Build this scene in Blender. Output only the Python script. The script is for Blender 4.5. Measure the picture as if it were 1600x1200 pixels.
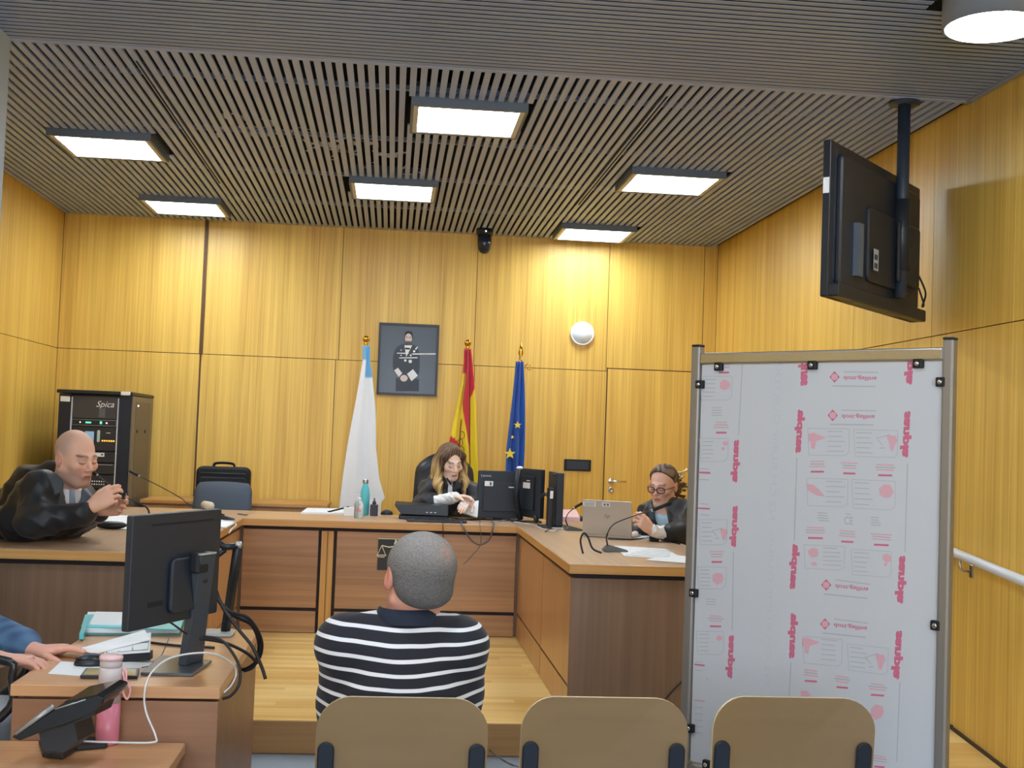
import bpy, bmesh, math, random
import numpy as np
from mathutils import Vector, Matrix, Euler

random.seed(7)
for o in list(bpy.data.objects):
    bpy.data.objects.remove(o)
SC = bpy.context.scene
COL = SC.collection
PI = math.pi

# ------------------------------------------------------------------ camera
EYE = 1.47                       # eye height above the lower floor
FPX = 1934.43                    # focal length in pixels of a 1600 px wide frame
RT = np.array([0.99458744, -0.0972086, 0.03669223])
UP = np.array([-0.04076783, -0.04027674, 0.99835653])
FW = np.array([0.095571, 0.99444873, 0.04402173])
cam_data = bpy.data.cameras.new('camera')
cam = bpy.data.objects.new('camera', cam_data)
COL.objects.link(cam)
cam_data.sensor_fit = 'HORIZONTAL'
cam_data.sensor_width = 36.0
cam_data.lens = 36.0 * FPX / 1600.0
cam_data.clip_start = 0.05
cam.matrix_world = Matrix(((RT[0], UP[0], -FW[0], 0.0),
                           (RT[1], UP[1], -FW[1], 0.0),
                           (RT[2], UP[2], -FW[2], EYE),
                           (0, 0, 0, 1)))
SC.camera = cam

# ------------------------------------------------------------------ world, exposure
w = bpy.data.worlds.new('world')
SC.world = w
w.use_nodes = True
w.node_tree.nodes['Background'].inputs[0].default_value = (0.82, 0.90, 1.0, 1)
w.node_tree.nodes['Background'].inputs[1].default_value = 9.0
SC.view_settings.view_transform = 'Standard'
SC.view_settings.look = 'None'
SC.view_settings.gamma = 1.0
SC.view_settings.use_curve_mapping = False
SC.view_settings.exposure = 0.22
PANEL_W = 22.0                   # radiance of the square ceiling panels
ROUND_W = 55.0                    # radiance of the round ceiling lamps


# ------------------------------------------------------------------ pixel -> place helpers
def ray(u, v):
    return FW + (u - 800) / FPX * RT - (v - 600) / FPX * UP


def az(u, v, z):
    d = ray(u, v); t = (z - EYE) / d[2]
    return Vector((d[0] * t, d[1] * t, z))


def ay(u, v, y):
    d = ray(u, v); t = y / d[1]
    return Vector((d[0] * t, y, d[2] * t + EYE))


def ax(u, v, x):
    d = ray(u, v); t = x / d[0]
    return Vector((x, d[1] * t, d[2] * t + EYE))


# ------------------------------------------------------------------ materials
def lin(c):
    if isinstance(c, str):
        c = tuple(int(c[i:i + 2], 16) for i in (0, 2, 4))
    r = []
    for x in c[:3]:
        x = x / 255.0
        r.append(x / 12.92 if x <= 0.04045 else ((x + 0.055) / 1.055) ** 2.4)
    return (r[0], r[1], r[2], 1.0)


MATS = {}


def mat(name, color, rough=0.5, metal=0.0, spec=0.5, noise=0.0, nscale=30.0, trans=0.0, emit=0.0,
        alpha=1.0, bump=0.0, coat=0.0, ior=1.45, vcol=False, sss=0.0, sheen=0.0):
    if name in MATS:
        return MATS[name]
    m = bpy.data.materials.new(name)
    m.use_nodes = True
    nt = m.node_tree
    b = nt.nodes['Principled BSDF']
    b.inputs['Roughness'].default_value = rough
    b.inputs['Metallic'].default_value = metal
    b.inputs['Specular IOR Level'].default_value = spec
    b.inputs['IOR'].default_value = ior
    b.inputs['Transmission Weight'].default_value = trans
    b.inputs['Alpha'].default_value = alpha
    b.inputs['Coat Weight'].default_value = coat
    b.inputs['Sheen Weight'].default_value = sheen
    if sss:
        b.inputs['Subsurface Weight'].default_value = sss
        b.inputs['Subsurface Radius'].default_value = (0.012, 0.005, 0.003)
        b.inputs['Subsurface Scale'].default_value = 1.0
    c = lin(color)
    src = None
    if vcol:
        a = nt.nodes.new('ShaderNodeAttribute'); a.attribute_name = 'Col'
        src = a.outputs['Color']
    if noise > 0 or bump > 0:
        tc = nt.nodes.new('ShaderNodeTexCoord')
        n = nt.nodes.new('ShaderNodeTexNoise')
        n.inputs['Scale'].default_value = nscale
        n.inputs['Detail'].default_value = 5
        nt.links.new(tc.outputs['Object'], n.inputs['Vector'])
        if noise > 0:
            mr = nt.nodes.new('ShaderNodeMapRange')
            mr.inputs[3].default_value = 1 - noise; mr.inputs[4].default_value = 1 + noise
            nt.links.new(n.outputs['Fac'], mr.inputs[0])
            mx = nt.nodes.new('ShaderNodeVectorMath'); mx.operation = 'SCALE'
            if src is None:
                mx.inputs[0].default_value = c[:3]
            else:
                nt.links.new(src, mx.inputs[0])
            nt.links.new(mr.outputs[0], mx.inputs['Scale'])
            src = mx.outputs[0]
        if bump > 0:
            bp = nt.nodes.new('ShaderNodeBump')
            bp.inputs['Strength'].default_value = bump
            bp.inputs['Distance'].default_value = 0.01
            nt.links.new(n.outputs['Fac'], bp.inputs['Height'])
            nt.links.new(bp.outputs[0], b.inputs['Normal'])
    if src is not None:
        nt.links.new(src, b.inputs['Base Color'])
    else:
        b.inputs['Base Color'].default_value = c
    if emit > 0:
        b.inputs['Emission Color'].default_value = c
        b.inputs['Emission Strength'].default_value = emit
    MATS[name] = m
    return m


def wood(name, c1, c2, axis='Z', fine=60.0, rough=0.42, panel=None, coat=0.0, contrast=1.0, spec=0.5, strips=None):
    """Veneer: noise stretched along one axis. panel=(axis,width): panels differ a little in tone."""
    if name in MATS:
        return MATS[name]
    m = bpy.data.materials.new(name)
    m.use_nodes = True
    nt = m.node_tree
    N = nt.nodes.new; L = nt.links.new
    b = nt.nodes['Principled BSDF']
    b.inputs['Roughness'].default_value = rough
    b.inputs['Specular IOR Level'].default_value = spec
    b.inputs['Coat Weight'].default_value = coat
    b.inputs['Coat Roughness'].default_value = 0.12
    g = N('ShaderNodeNewGeometry')
    mp = N('ShaderNodeMapping')
    sc = {'X': (0.9, fine, fine), 'Y': (fine, 0.9, fine), 'Z': (fine, fine, 0.9)}[axis]
    mp.inputs['Scale'].default_value = sc
    L(g.outputs['Position'], mp.inputs['Vector'])
    n1 = N('ShaderNodeTexNoise'); n1.inputs['Scale'].default_value = 1.0; n1.inputs['Detail'].default_value = 4
    n1.inputs['Distortion'].default_value = 0.3
    L(mp.outputs[0], n1.inputs['Vector'])
    mp2 = N('ShaderNodeMapping')
    f2 = fine * 0.13
    sc2 = {'X': (0.35, f2, f2), 'Y': (f2, 0.35, f2), 'Z': (f2, f2, 0.35)}[axis]
    mp2.inputs['Scale'].default_value = sc2
    L(g.outputs['Position'], mp2.inputs['Vector'])
    n2 = N('ShaderNodeTexNoise'); n2.inputs['Scale'].default_value = 1.0; n2.inputs['Detail'].default_value = 3
    n2.inputs['Distortion'].default_value = 0.6
    L(mp2.outputs[0], n2.inputs['Vector'])
    ad = N('ShaderNodeMath'); ad.operation = 'ADD'
    L(n1.outputs['Fac'], ad.inputs[0]); L(n2.outputs['Fac'], ad.inputs[1])
    src = ad.outputs[0]
    if strips:      # strips = (ax_across, width, ax_along, length, amount)
        sx = N('ShaderNodeSeparateXYZ'); L(g.outputs['Position'], sx.inputs[0])
        d1 = N('ShaderNodeMath'); d1.operation = 'DIVIDE'; d1.inputs[1].default_value = strips[1]
        L(sx.outputs[strips[0]], d1.inputs[0])
        fl = N('ShaderNodeMath'); fl.operation = 'FLOOR'; L(d1.outputs[0], fl.inputs[0])
        wn0 = N('ShaderNodeTexWhiteNoise'); wn0.noise_dimensions = '1D'; L(fl.outputs[0], wn0.inputs['W'])
        d2 = N('ShaderNodeMath'); d2.operation = 'DIVIDE'; d2.inputs[1].default_value = strips[3]
        L(sx.outputs[strips[2]], d2.inputs[0])
        a2 = N('ShaderNodeMath'); a2.operation = 'ADD'; L(d2.outputs[0], a2.inputs[0]); L(wn0.outputs['Value'], a2.inputs[1])
        fl2 = N('ShaderNodeMath'); fl2.operation = 'FLOOR'; L(a2.outputs[0], fl2.inputs[0])
        cb = N('ShaderNodeCombineXYZ'); L(fl.outputs[0], cb.inputs[0]); L(fl2.outputs[0], cb.inputs[1])
        wn = N('ShaderNodeTexWhiteNoise'); wn.noise_dimensions = '3D'; L(cb.outputs[0], wn.inputs['Vector'])
        mm = N('ShaderNodeMath'); mm.operation = 'MULTIPLY_ADD'
        mm.inputs[1].default_value = strips[4]; mm.inputs[2].default_value = -strips[4] * 0.5
        L(wn.outputs['Value'], mm.inputs[0])
        a3 = N('ShaderNodeMath'); a3.operation = 'ADD'; L(src, a3.inputs[0]); L(mm.outputs[0], a3.inputs[1])
        src = a3.outputs[0]
    mr = N('ShaderNodeMapRange')
    mr.inputs[1].default_value = 1 - 0.38 / contrast; mr.inputs[2].default_value = 1 + 0.38 / contrast
    L(src, mr.inputs[0])
    mix = N('ShaderNodeMix'); mix.data_type = 'RGBA'
    mix.inputs['A'].default_value = lin(c1); mix.inputs['B'].default_value = lin(c2)
    L(mr.outputs[0], mix.inputs['Factor'])
    L(mix.outputs['Result'], b.inputs['Base Color'])
    MATS[name] = m
    return m


# ------------------------------------------------------------------ object helpers
def tag(o, label=None, cat=None, group=None, kind=None):
    if label: o['label'] = label
    if cat: o['category'] = cat
    if group: o['group'] = group
    if kind: o['kind'] = kind
    return o


def thing(name, label, cat, loc=(0, 0, 0), rot=0.0, group=None):
    o = bpy.data.objects.new(name, None)
    o.empty_display_size = 0.05
    COL.objects.link(o)
    R3 = Euler((0, 0, rot)) if isinstance(rot, (int, float)) else Euler(rot)
    o.location = loc
    o.rotation_euler = R3
    return tag(o, label, cat, group)


def wmat(o):
    M = Matrix.LocRotScale(o.location, o.rotation_euler, o.scale)
    return wmat(o.parent) @ M if o.parent else M


class MB:
    """Collects shapes, links them as one mesh object."""
    def __init__(s):
        s.v = []; s.f = []; s.mi = []; s.sm = []

    def add(s, vs, fs, mi=0, smooth=False, M=None):
        n = len(s.v)
        for p in vs:
            p = Vector(p)
            if M is not None: p = M @ p
            s.v.append((p.x, p.y, p.z))
        for f in fs:
            s.f.append([i + n for i in f]); s.mi.append(mi); s.sm.append(smooth)
        return s

    def box(s, x0, x1, y0, y1, z0, z1, mi=0, M=None):
        vs = [(x, y, z) for z in (z0, z1) for y in (y0, y1) for x in (x0, x1)]
        fs = [(0, 2, 3, 1), (4, 5, 7, 6), (0, 1, 5, 4), (2, 6, 7, 3), (0, 4, 6, 2), (1, 3, 7, 5)]
        return s.add(vs, fs, mi, False, M)

    def rbox(s, cx, cy, cz, sx, sy, sz, r=0.01, seg=3, mi=0, M=None, axis='Z'):
        """box with rounded vertical edges (about axis) and lightly chamfered rims"""
        a = {'Z': (sx, sy, sz), 'X': (sy, sz, sx), 'Y': (sx, sz, sy)}[axis]
        w_, d_, h_ = a
        r = min(r, w_ / 2 * .99, d_ / 2 * .99)
        c = min(r * 0.35, h_ * 0.3)
        def ring(inset, z):
            out = []
            for qx, qy, a0 in ((1, 1, 0), (-1, 1, 90), (-1, -1, 180), (1, -1, 270)):
                for k in range(seg + 1):
                    t = math.radians(a0 + 90 * k / seg)
                    rr = max(r - inset, 1e-4)
                    out.append((qx * (w_ / 2 - r) + rr * math.cos(t), qy * (d_ / 2 - r) + rr * math.sin(t), z))
            return out
        rings = [ring(c, -h_ / 2), ring(0, -h_ / 2 + c), ring(0, h_ / 2 - c), ring(c, h_ / 2)]
        vs = [p for q in rings for p in q]
        n = len(rings[0])
        fs = []
        for k in range(3):
            for i in range(n):
                j = (i + 1) % n
                fs.append((k * n + i, k * n + j, (k + 1) * n + j, (k + 1) * n + i))
        fs.append(tuple(range(n - 1, -1, -1))); fs.append(tuple(range(3 * n, 4 * n)))
        if axis == 'X': vs = [(z, x, y) for x, y, z in vs]
        elif axis == 'Y':
            vs = [(x, z, y) for x, y, z in vs]
            fs = [f[::-1] for f in fs]
        vs = [(x + cx, y + cy, z + cz) for x, y, z in vs]
        return s.add(vs, fs, mi, False, M)

    def prism(s, pts, z0, z1, mi=0, M=None, smooth=False):
        n = len(pts)
        vs = [(x, y, z0) for x, y in pts] + [(x, y, z1) for x, y in pts]
        fs = [tuple(range(n - 1, -1, -1)), tuple(range(n, 2 * n))]
        fs += [(i, (i + 1) % n, n + (i + 1) % n, n + i) for i in range(n)]
        return s.add(vs, fs, mi, smooth, M)

    def lathe(s, prof, seg=24, mi=0, M=None, smooth=True, cap=True):
        vs = []; fs = []
        for r, z in prof:
            for k in range(seg):
                t = 2 * PI * k / seg
                vs.append((r * math.cos(t), r * math.sin(t), z))
        for i in range(len(prof) - 1):
            for k in range(seg):
                j = (k + 1) % seg
                fs.append((i * seg + k, i * seg + j, (i + 1) * seg + j, (i + 1) * seg + k))
        if cap:
            fs.append(tuple(range(seg - 1, -1, -1)))
            n = (len(prof) - 1) * seg
            fs.append(tuple(range(n, n + seg)))
        return s.add(vs, fs, mi, smooth, M)

    def tube(s, pts, r, seg=8, mi=0, M=None, closed=False, flat=None):
        """tube along points; r a number or a list; flat=(a,b) scales the section"""
        P = [Vector(p) for p in pts]
        n = len(P)
        rs = r if isinstance(r, (list, tuple)) else [r] * n
        vs = []; fs = []
        prev = None
        for i in range(n):
            if closed: t = P[(i + 1) % n] - P[i - 1]
            elif i == 0: t = P[1] - P[0]
            elif i == n - 1: t = P[-1] - P[-2]
            else: t = (P[i + 1] - P[i - 1])
            if t.length < 1e-9: t = Vector((0, 0, 1))
            t.normalize()
            if prev is None:
                u = t.orthogonal().normalized() if abs(t.z) > .95 else t.cross(Vector((0, 0, 1))).normalized()
            else:
                u = prev - t * prev.dot(t)
                if u.length < 1e-6: u = t.orthogonal()
                u.normalize()
            prev = u
            w_ = t.cross(u)
            for k in range(seg):
                a = 2 * PI * k / seg
                fa, fb = flat if flat else (1, 1)
                vs.append(P[i] + u * (rs[i] * fa * math.cos(a)) + w_ * (rs[i] * fb * math.sin(a)))
        m_ = n if closed else n - 1
        for i in range(m_):
            for k in range(seg):
                j = (k + 1) % seg
                i2 = (i + 1) % n
                fs.append((i * seg + k, i * seg + j, i2 * seg + j, i2 * seg + k))
        if not closed:
            fs.append(tuple(range(seg - 1, -1, -1)))
            fs.append(tuple(range((n - 1) * seg, n * seg)))
        return s.add(vs, fs, mi, True, M)

    def ball(s, c, r, seg=16, rings=10, mi=0, M=None):
        rx, ry, rz = r if isinstance(r, (tuple, list)) else (r, r, r)
        vs = []; fs = []
        for i in range(1, rings):
            p = PI * i / rings
            for k in range(seg):
                t = 2 * PI * k / seg
                vs.append((c[0] + rx * math.sin(p) * math.cos(t), c[1] + ry * math.sin(p) * math.sin(t), c[2] + rz * math.cos(p)))
        for i in range(rings - 2):
            for k in range(seg):
                j = (k + 1) % seg
                fs.append((i * seg + k, (i + 1) * seg + k, (i + 1) * seg + j, i * seg + j))
        a = len(vs); vs.append((c[0], c[1], c[2] + rz)); vs.append((c[0], c[1], c[2] - rz))
        for k in range(seg):
            j = (k + 1) % seg
            fs.append((a, k, j)); fs.append((a + 1, (rings - 2) * seg + j, (rings - 2) * seg + k))
        return s.add(vs, fs, mi, True, M)

    def build(s, name, mats, parent=None, world=False, bevel=0.0, seg=2, label=None, kind=None):
        vs = s.v
        if parent is not None and world:
            Mi = wmat(parent).inverted()
            vs = [tuple(Mi @ Vector(p)) for p in vs]
        me = bpy.data.meshes.new(name)
        me.from_pydata(vs, [], s.f)
        if not isinstance(mats, (list, tuple)): mats = [mats]
        for m_ in mats: me.materials.append(m_)
        me.polygons.foreach_set('material_index', s.mi)
        me.polygons.foreach_set('use_smooth', s.sm)
        me.update()
        bm = bmesh.new(); bm.from_mesh(me)
        bmesh.ops.recalc_face_normals(bm, faces=bm.faces)
        bm.to_mesh(me); bm.free()
        o = bpy.data.objects.new(name, me)
        COL.objects.link(o)
        if parent is not None: o.parent = parent
        if bevel > 0:
            b = o.modifiers.new('bevel', 'BEVEL')
            b.width = bevel; b.segments = seg; b.limit_method = 'ANGLE'; b.angle_limit = math.radians(50)
        if label: o['label'] = label
        if kind: o['kind'] = kind
        return o


def frame_from(origin, xdir, ydir):
    """matrix whose local x,y lie along the given directions (z = x cross y)"""
    x = Vector(xdir).normalized(); y = Vector(ydir); y = (y - x * x.dot(y)).normalized()
    z = x.cross(y)
    o = Vector(origin)
    return Matrix(((x.x, y.x, z.x, o.x), (x.y, y.y, z.y, o.y), (x.z, y.z, z.z, o.z), (0, 0, 0, 1)))


def align_z(a, b):
    """matrix at a with local z towards b; returns (matrix,length)"""
    a = Vector(a); b = Vector(b); d = b - a
    q = d.to_track_quat('Z', 'Y')
    return Matrix.Translation(a) @ q.to_matrix().to_4x4(), d.length


def smooth_path(pts, n=6):
    """Catmull-Rom through points"""
    P = [Vector(p) for p in pts]
    out = []
    for i in range(len(P) - 1):
        p0 = P[max(i - 1, 0)]; p1 = P[i]; p2 = P[i + 1]; p3 = P[min(i + 2, len(P) - 1)]
        for k in range(n):
            t = k / n
            out.append(0.5 * ((2 * p1) + (-p0 + p2) * t + (2 * p0 - 5 * p1 + 4 * p2 - p3) * t * t + (-p0 + 3 * p1 - 3 * p2 + p3) * t ** 3))
    out.append(P[-1])
    return out


def text_mesh(name, body, size, m, parent, M, extrude=0.0004, shear=0.0, offset=0.0, mirror=(1, 1), spacing=1.0, label=None, align='CENTER'):
    """lettering as a mesh; M places its centre: local x = reading direction, y = up of letters (before mirror)"""
    cu = bpy.data.curves.new(name, 'FONT')
    cu.body = body; cu.size = size; cu.align_x = align; cu.align_y = 'CENTER'
    cu.shear = shear; cu.offset = offset; cu.space_character = spacing
    cu.resolution_u = 3
    ob = bpy.data.objects.new('tmp', cu); COL.objects.link(ob)
    dg = bpy.context.evaluated_depsgraph_get()
    me = bpy.data.meshes.new_from_object(ob.evaluated_get(dg))
    vs = [v.co.copy() for v in me.vertices]; fs = [tuple(p.vertices) for p in me.polygons]
    bpy.data.objects.remove(ob); bpy.data.curves.remove(cu); bpy.data.meshes.remove(me)
    b = MB()
    S = Matrix.Diagonal((mirror[0], mirror[1], 1, 1))
    b.add([(v.x, v.y, extrude) for v in vs], fs, 0, False, M @ S)
    return b if parent is False else b.build(name, m, parent, label=label)
# ================================================================== the room
ZC = 3.183                       # underside of the slatted ceiling
YB = 10.41                       # back wall
XL, XR = -2.74, 2.747            # side walls
PLAT = 0.15
YP = 5.78                        # front edge of the platform
ZS = 2.074                       # horizontal joint of the wall panels

M_wall = wood('wall_veneer', (240, 202, 102), (202, 156, 64), 'Z', fine=70, rough=0.42, contrast=1.1)
M_gap = mat('joint_shadow', (62, 40, 22), 0.8)
M_slat = mat('ceiling_slat', (160, 176, 212), 0.45, noise=0.06, nscale=8)
M_void = mat('ceiling_void', (30, 30, 34), 0.9)
M_floorwood = wood('platform_strips', (246, 214, 140), (214, 166, 84), 'X', fine=40, rough=0.3,
                   strips=(1, 0.07, 0, 0.9, 0.75), contrast=0.75)
M_riser = wood('riser_wood', (168, 130, 84), (140, 104, 62), 'X', fine=50, rough=0.45)
M_carpet = mat('lower_floor', (142, 152, 162), 0.65, noise=0.08, nscale=40)
M_plaster = mat('white_plaster', (184, 198, 212), 0.6)
M_black = mat('black_plastic', (28, 33, 41), 0.38)
M_blackm = mat('matt_black', (24, 26, 30), 0.6)
M_steel = mat('brushed_steel', (188, 190, 192), 0.3, metal=1.0, noise=0.04, nscale=60)
M_chrome = mat('chrome', (215, 215, 215), 0.15, metal=1.0)
M_white = mat('white_plastic', (232, 234, 236), 0.4)
M_paper = mat('paper', (232, 236, 240), 0.7)
M_print = mat('print_ink', (120, 128, 140), 0.7)
M_tag = mat('white_sticker', (240, 242, 244), 0.5)

# floor and platform
MB().box(XL - .2, XR + .2, -3.0, YB + .2, -0.1, 0.0).build('floor', M_carpet, kind='structure')
pl = MB().box(XL, XR - 1.05, YP, YB, 0.0, PLAT)
pl.box(XR - 1.05, XR, YP + .001, YB, 0.0, PLAT)
plat = pl.build('platform', [M_floorwood], kind='structure')
MB().box(XL, XR - 1.05, YP - .018, YP, 0.004, PLAT - .002).build('riser', [M_riser], plat)
# access ramp along the right wall
rp = MB()
x0, x1 = XR - 1.05, XR
rp.add([(x0, YP, PLAT), (x1, YP, PLAT), (x0, 4.34, 0.002), (x1, 4.34, 0.002), (x0, YP, 0), (x1, YP, 0)],
       [(0, 1, 3, 2), (0, 2, 4), (1, 5, 3), (2, 3, 5, 4), (0, 4, 5, 1)])
rp.build('ramp', M_floorwood, kind='structure')


def wall(name, Mx, length, height, vs_up, vs_lo, zs, mat_panel=None, gap=0.005, skip=()):
    """panelled wall; local x along wall, y = into the room (negative), z up"""
    backing = MB().box(-.1, length + .1, 0.012, 0.1, 0, height + .25, M=Mx).build(name, M_gap, kind='structure')
    p = MB()
    def row(cuts, z0, z1):
        c = [0] + list(cuts) + [length]
        for a, b in zip(c[:-1], c[1:]):
            p.box(a + gap / 2, b - gap / 2, 0, 0.0119, z0, z1, M=Mx)
    row(vs_lo, 0.0, zs - gap / 2)
    row(vs_up, zs + gap / 2, height)
    for (a, b, z0, z1, d) in skip:
        p.box(a, b, -d, 0.0119, z0, z1, M=Mx)
    p.build('veneer_panels', mat_panel or M_wall, backing)
    return backing


# back wall: local x -> world +x, y -> world +y
Mb = Matrix.Translation((XL, YB, 0))
# the stretch left of the dark joint stands 2 cm proud of the rest; door opening handled as its own leaf
bw = wall('wall_back', Mb, XR - XL, ZC + .02,
          [1.149, 2.278, 3.41, 4.54, 5.37], [1.149, 2.255, 3.42, 4.552], ZS)
MB().box(XL + 1.138, XL + 1.166, YB - .02, YB, ZS, ZC).build('joint_strip', mat('dark_joint', (92, 62, 34), .6), bw)
MB().box(XL + 1.144, XL + 1.156, YB - .012, YB, PLAT, ZS).build('joint_strip', MATS['dark_joint'], bw)
Ml = Matrix.Translation((XL, -3.0, 0)) @ Matrix.Rotation(PI / 2, 4, 'Z')   # x -> +y, y -> -x
wall('wall_left', Ml, YB + 3.0, ZC + .02, [1, 2.2, 3.4, 4.6, 5.8, 7.0, 8.2, 9.4, 10.6, 11.8], [1, 2.2, 3.4, 4.6, 5.8, 7.0, 8.2, 9.4, 10.6, 11.8], ZS)
Mr = Matrix.Translation((XR, YB, 0)) @ Matrix.Rotation(-PI / 2, 4, 'Z')    # x -> -y, y -> +x
cuts_r = [0.84, 2.04, 3.2, 4.29, 5.14, 6.3, 7.5, 8.7, 9.9, 11.1, 12.3]
wall('wall_right', Mr, YB + 3.0, ZC + .02, cuts_r, cuts_r, ZS)
wf = MB()                         # unseen wall behind the camera; its wide window is added to bring daylight in
wx0, wx1, wz0, wz1 = -2.2, 2.2, 1.0, 2.9
wf.box(XL - .1, wx0, -3.1, -3.0, 0, ZC + .3); wf.box(wx1, XR + .1, -3.1, -3.0, 0, ZC + .3)
wf.box(wx0, wx1, -3.1, -3.0, 0, wz0); wf.box(wx0, wx1, -3.1, -3.0, wz1, ZC + .3)
wf.build('wall_front', M_plaster, kind='structure')
wn_ = MB()
for xx in (wx0, -1.1, -.02, 1.06, wx1 - .04): wn_.box(xx, xx + .04, -3.08, -3.02, wz0, wz1)
for zz in (wz0, wz1 - .04): wn_.box(wx0 + .04, wx1 - .04, -3.08, -3.02, zz, zz + .04)
win = wn_.build('assumed_window_1', mat('window_frame', (210, 212, 214), .4), kind='structure')
ld_ = bpy.data.lights.new('window_portal', 'AREA'); ld_.shape = 'RECTANGLE'; ld_.size = wx1 - wx0; ld_.size_y = wz1 - wz0
ld_.cycles.is_portal = True
lo_ = bpy.data.objects.new('window_portal', ld_); COL.objects.link(lo_)
lo_.location = (0, -3.11, (wz0 + wz1) / 2); lo_.rotation_euler = (PI / 2, 0, 0)
# dark strips that paint a shadow line at the foot of the right wall
MB().box(XR - .012, XR, YP, YB, PLAT, PLAT + .02).build('foot_shadow_right', mat('foot_shadow', (66, 48, 34), .6), kind='structure')
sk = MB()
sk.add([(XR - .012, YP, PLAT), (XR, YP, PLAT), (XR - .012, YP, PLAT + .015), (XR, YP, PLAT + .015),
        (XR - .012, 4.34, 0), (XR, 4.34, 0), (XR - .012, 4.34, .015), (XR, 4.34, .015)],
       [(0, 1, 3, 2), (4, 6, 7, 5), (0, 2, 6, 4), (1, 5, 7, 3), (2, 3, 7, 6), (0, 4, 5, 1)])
sk.build('foot_shadow_ramp', MATS['foot_shadow'], kind='structure')

# ceiling: slats along y behind YC, slats along x in front of it
YC = 5.71
LAMPS = [(0.034, 6.233), (-0.348, 8.278), (-2.074, 7.387), (1.423, 7.512), (1.276, 9.614), (-1.938, 9.373)]
LS = 0.598
slabs = MB().box(XL - .1, XR + .1, -3.1, YB + .1, ZC + .16, ZC + .24)
ceil = slabs.build('ceiling', M_void, kind='structure')
sl = MB()
pitch, sw, sh = 0.05, 0.031, 0.012
x = XL + .012
while x < XR - sw:
    # split the slat around the lamps that cut through it
    cuts = []
    for lx, ly in LAMPS:
        if x + sw > lx - .004 and x < lx + LS + .004:
            cuts.append((ly - .004, ly + LS + .004))
    cuts.sort()
    y = YC + .02
    for a, b in cuts + [(YB - .012, None)]:
        if a > y: sl.box(x, x + sw, y, a, ZC, ZC + sh)
        if b: y = b
    x += pitch
for yy in np.arange(YC + .5, YB, 1.1):        # carrier rails above
    sl.box(XL, XR, yy, yy + .03, ZC + .0281, ZC + .05)
sl.box(XL, XR, YC - .012, YC + .019, ZC - .002, ZC + sh)      # edge strip where the directions meet
sl.build('slats', M_slat, ceil)
s2 = MB()
y = YC - .05
sw = .029
while y > -2.9:
    xe = XR - .045
    if abs(y + .015 - 4.36) < .175:
        s2.box(XL, 1.985, y, y + sw, ZC, ZC + .004); s2.box(2.355, xe, y, y + sw, ZC, ZC + .004)
    else:
        s2.box(XL, xe, y, y + sw, ZC, ZC + .004)
    y -= pitch
s2.box(XR - .04, XR - .008, -3, YC, ZC - .002, ZC + sh)
s2.build('slats', mat('front_slat', (146, 158, 184), 0.4, noise=0.05, nscale=8), ceil)
# thin linear slots (dark) between the lamps
for p0, p1 in (((215, 95), (350, 287)), ((1032, 150), (905, 320))):
    a, b_ = az(*p0, ZC), az(*p1, ZC)
    xm = (a.x + b_.x) / 2
    for dx in (-.022, .010):
        MB().box(xm + dx, xm + dx + .010, min(a.y, b_.y), max(a.y, b_.y), ZC - .0012, ZC + .002).build('slot', M_void, ceil)
# crumpled foil insulation glimpsed between the slats
fo = MB(); rs0 = random.Random(11)
for k in range(60):
    u_ = rs0.uniform(330, 660); v_ = 175 + (u_ - 330) * .22 + rs0.uniform(-16, 26)
    p = az(u_, v_, ZC + .06)
    vs = [(p.x + rs0.uniform(-.06, .06), p.y + rs0.uniform(-.09, .09), ZC + .018 + rs0.uniform(0, .02)) for _ in range(4)]
    fo.add(vs, [(0, 1, 2), (0, 2, 3)])
fo.build('foil_insulation', mat('foil', (240, 242, 244), .5), ceil)

# pale column at the left
MB().box(-2.35, -1.775, 5.28, 5.70, 0.0, ZC).build('pillar', M_plaster, kind='structure')

# door in the back wall (flush leaf with the same veneer)
dx0, dx1 = 1.815, 2.66
dr = MB().box(dx0, dx1, YB - .006, YB + .004, PLAT + .005, ZS + .02).build('door_1', M_wall, kind='structure')
MB().box(dx0 - .008, dx0, YB - .005, YB + .004, PLAT, ZS + .03).build('door_frame', M_gap, dr)
MB().box(dx0 - .008, dx1 + .008, YB - .005, YB + .004, ZS + .02, ZS + .028).build('door_frame', M_gap, dr)
MB().box(dx1, dx1 + .008, YB - .005, YB + .004, PLAT, ZS + .03).build('door_frame', M_gap, dr)
hx, hz = 1.875, 1.14
h = MB()
Mh = Matrix.Translation((hx, YB - .006, hz)) @ Matrix.Rotation(PI / 2, 4, 'X')
h.lathe([(.026, 0), (.026, .008), (.02, .01)], 20, M=Mh)
h.tube([(hx, YB - .012, hz), (hx, YB - .05, hz), (hx + .012, YB - .058, hz), (hx + .12, YB - .058, hz)], .0095, 10)
h.build('door_handle', M_chrome, dr)
Mh = Matrix.Translation((hx, YB - .006, hz - .075)) @ Matrix.Rotation(PI / 2, 4, 'X')
MB().lathe([(.024, 0), (.024, .008), (.012, .009), (.01, .006)], 20, M=Mh).build('lock_plate', M_steel, dr)

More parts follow.
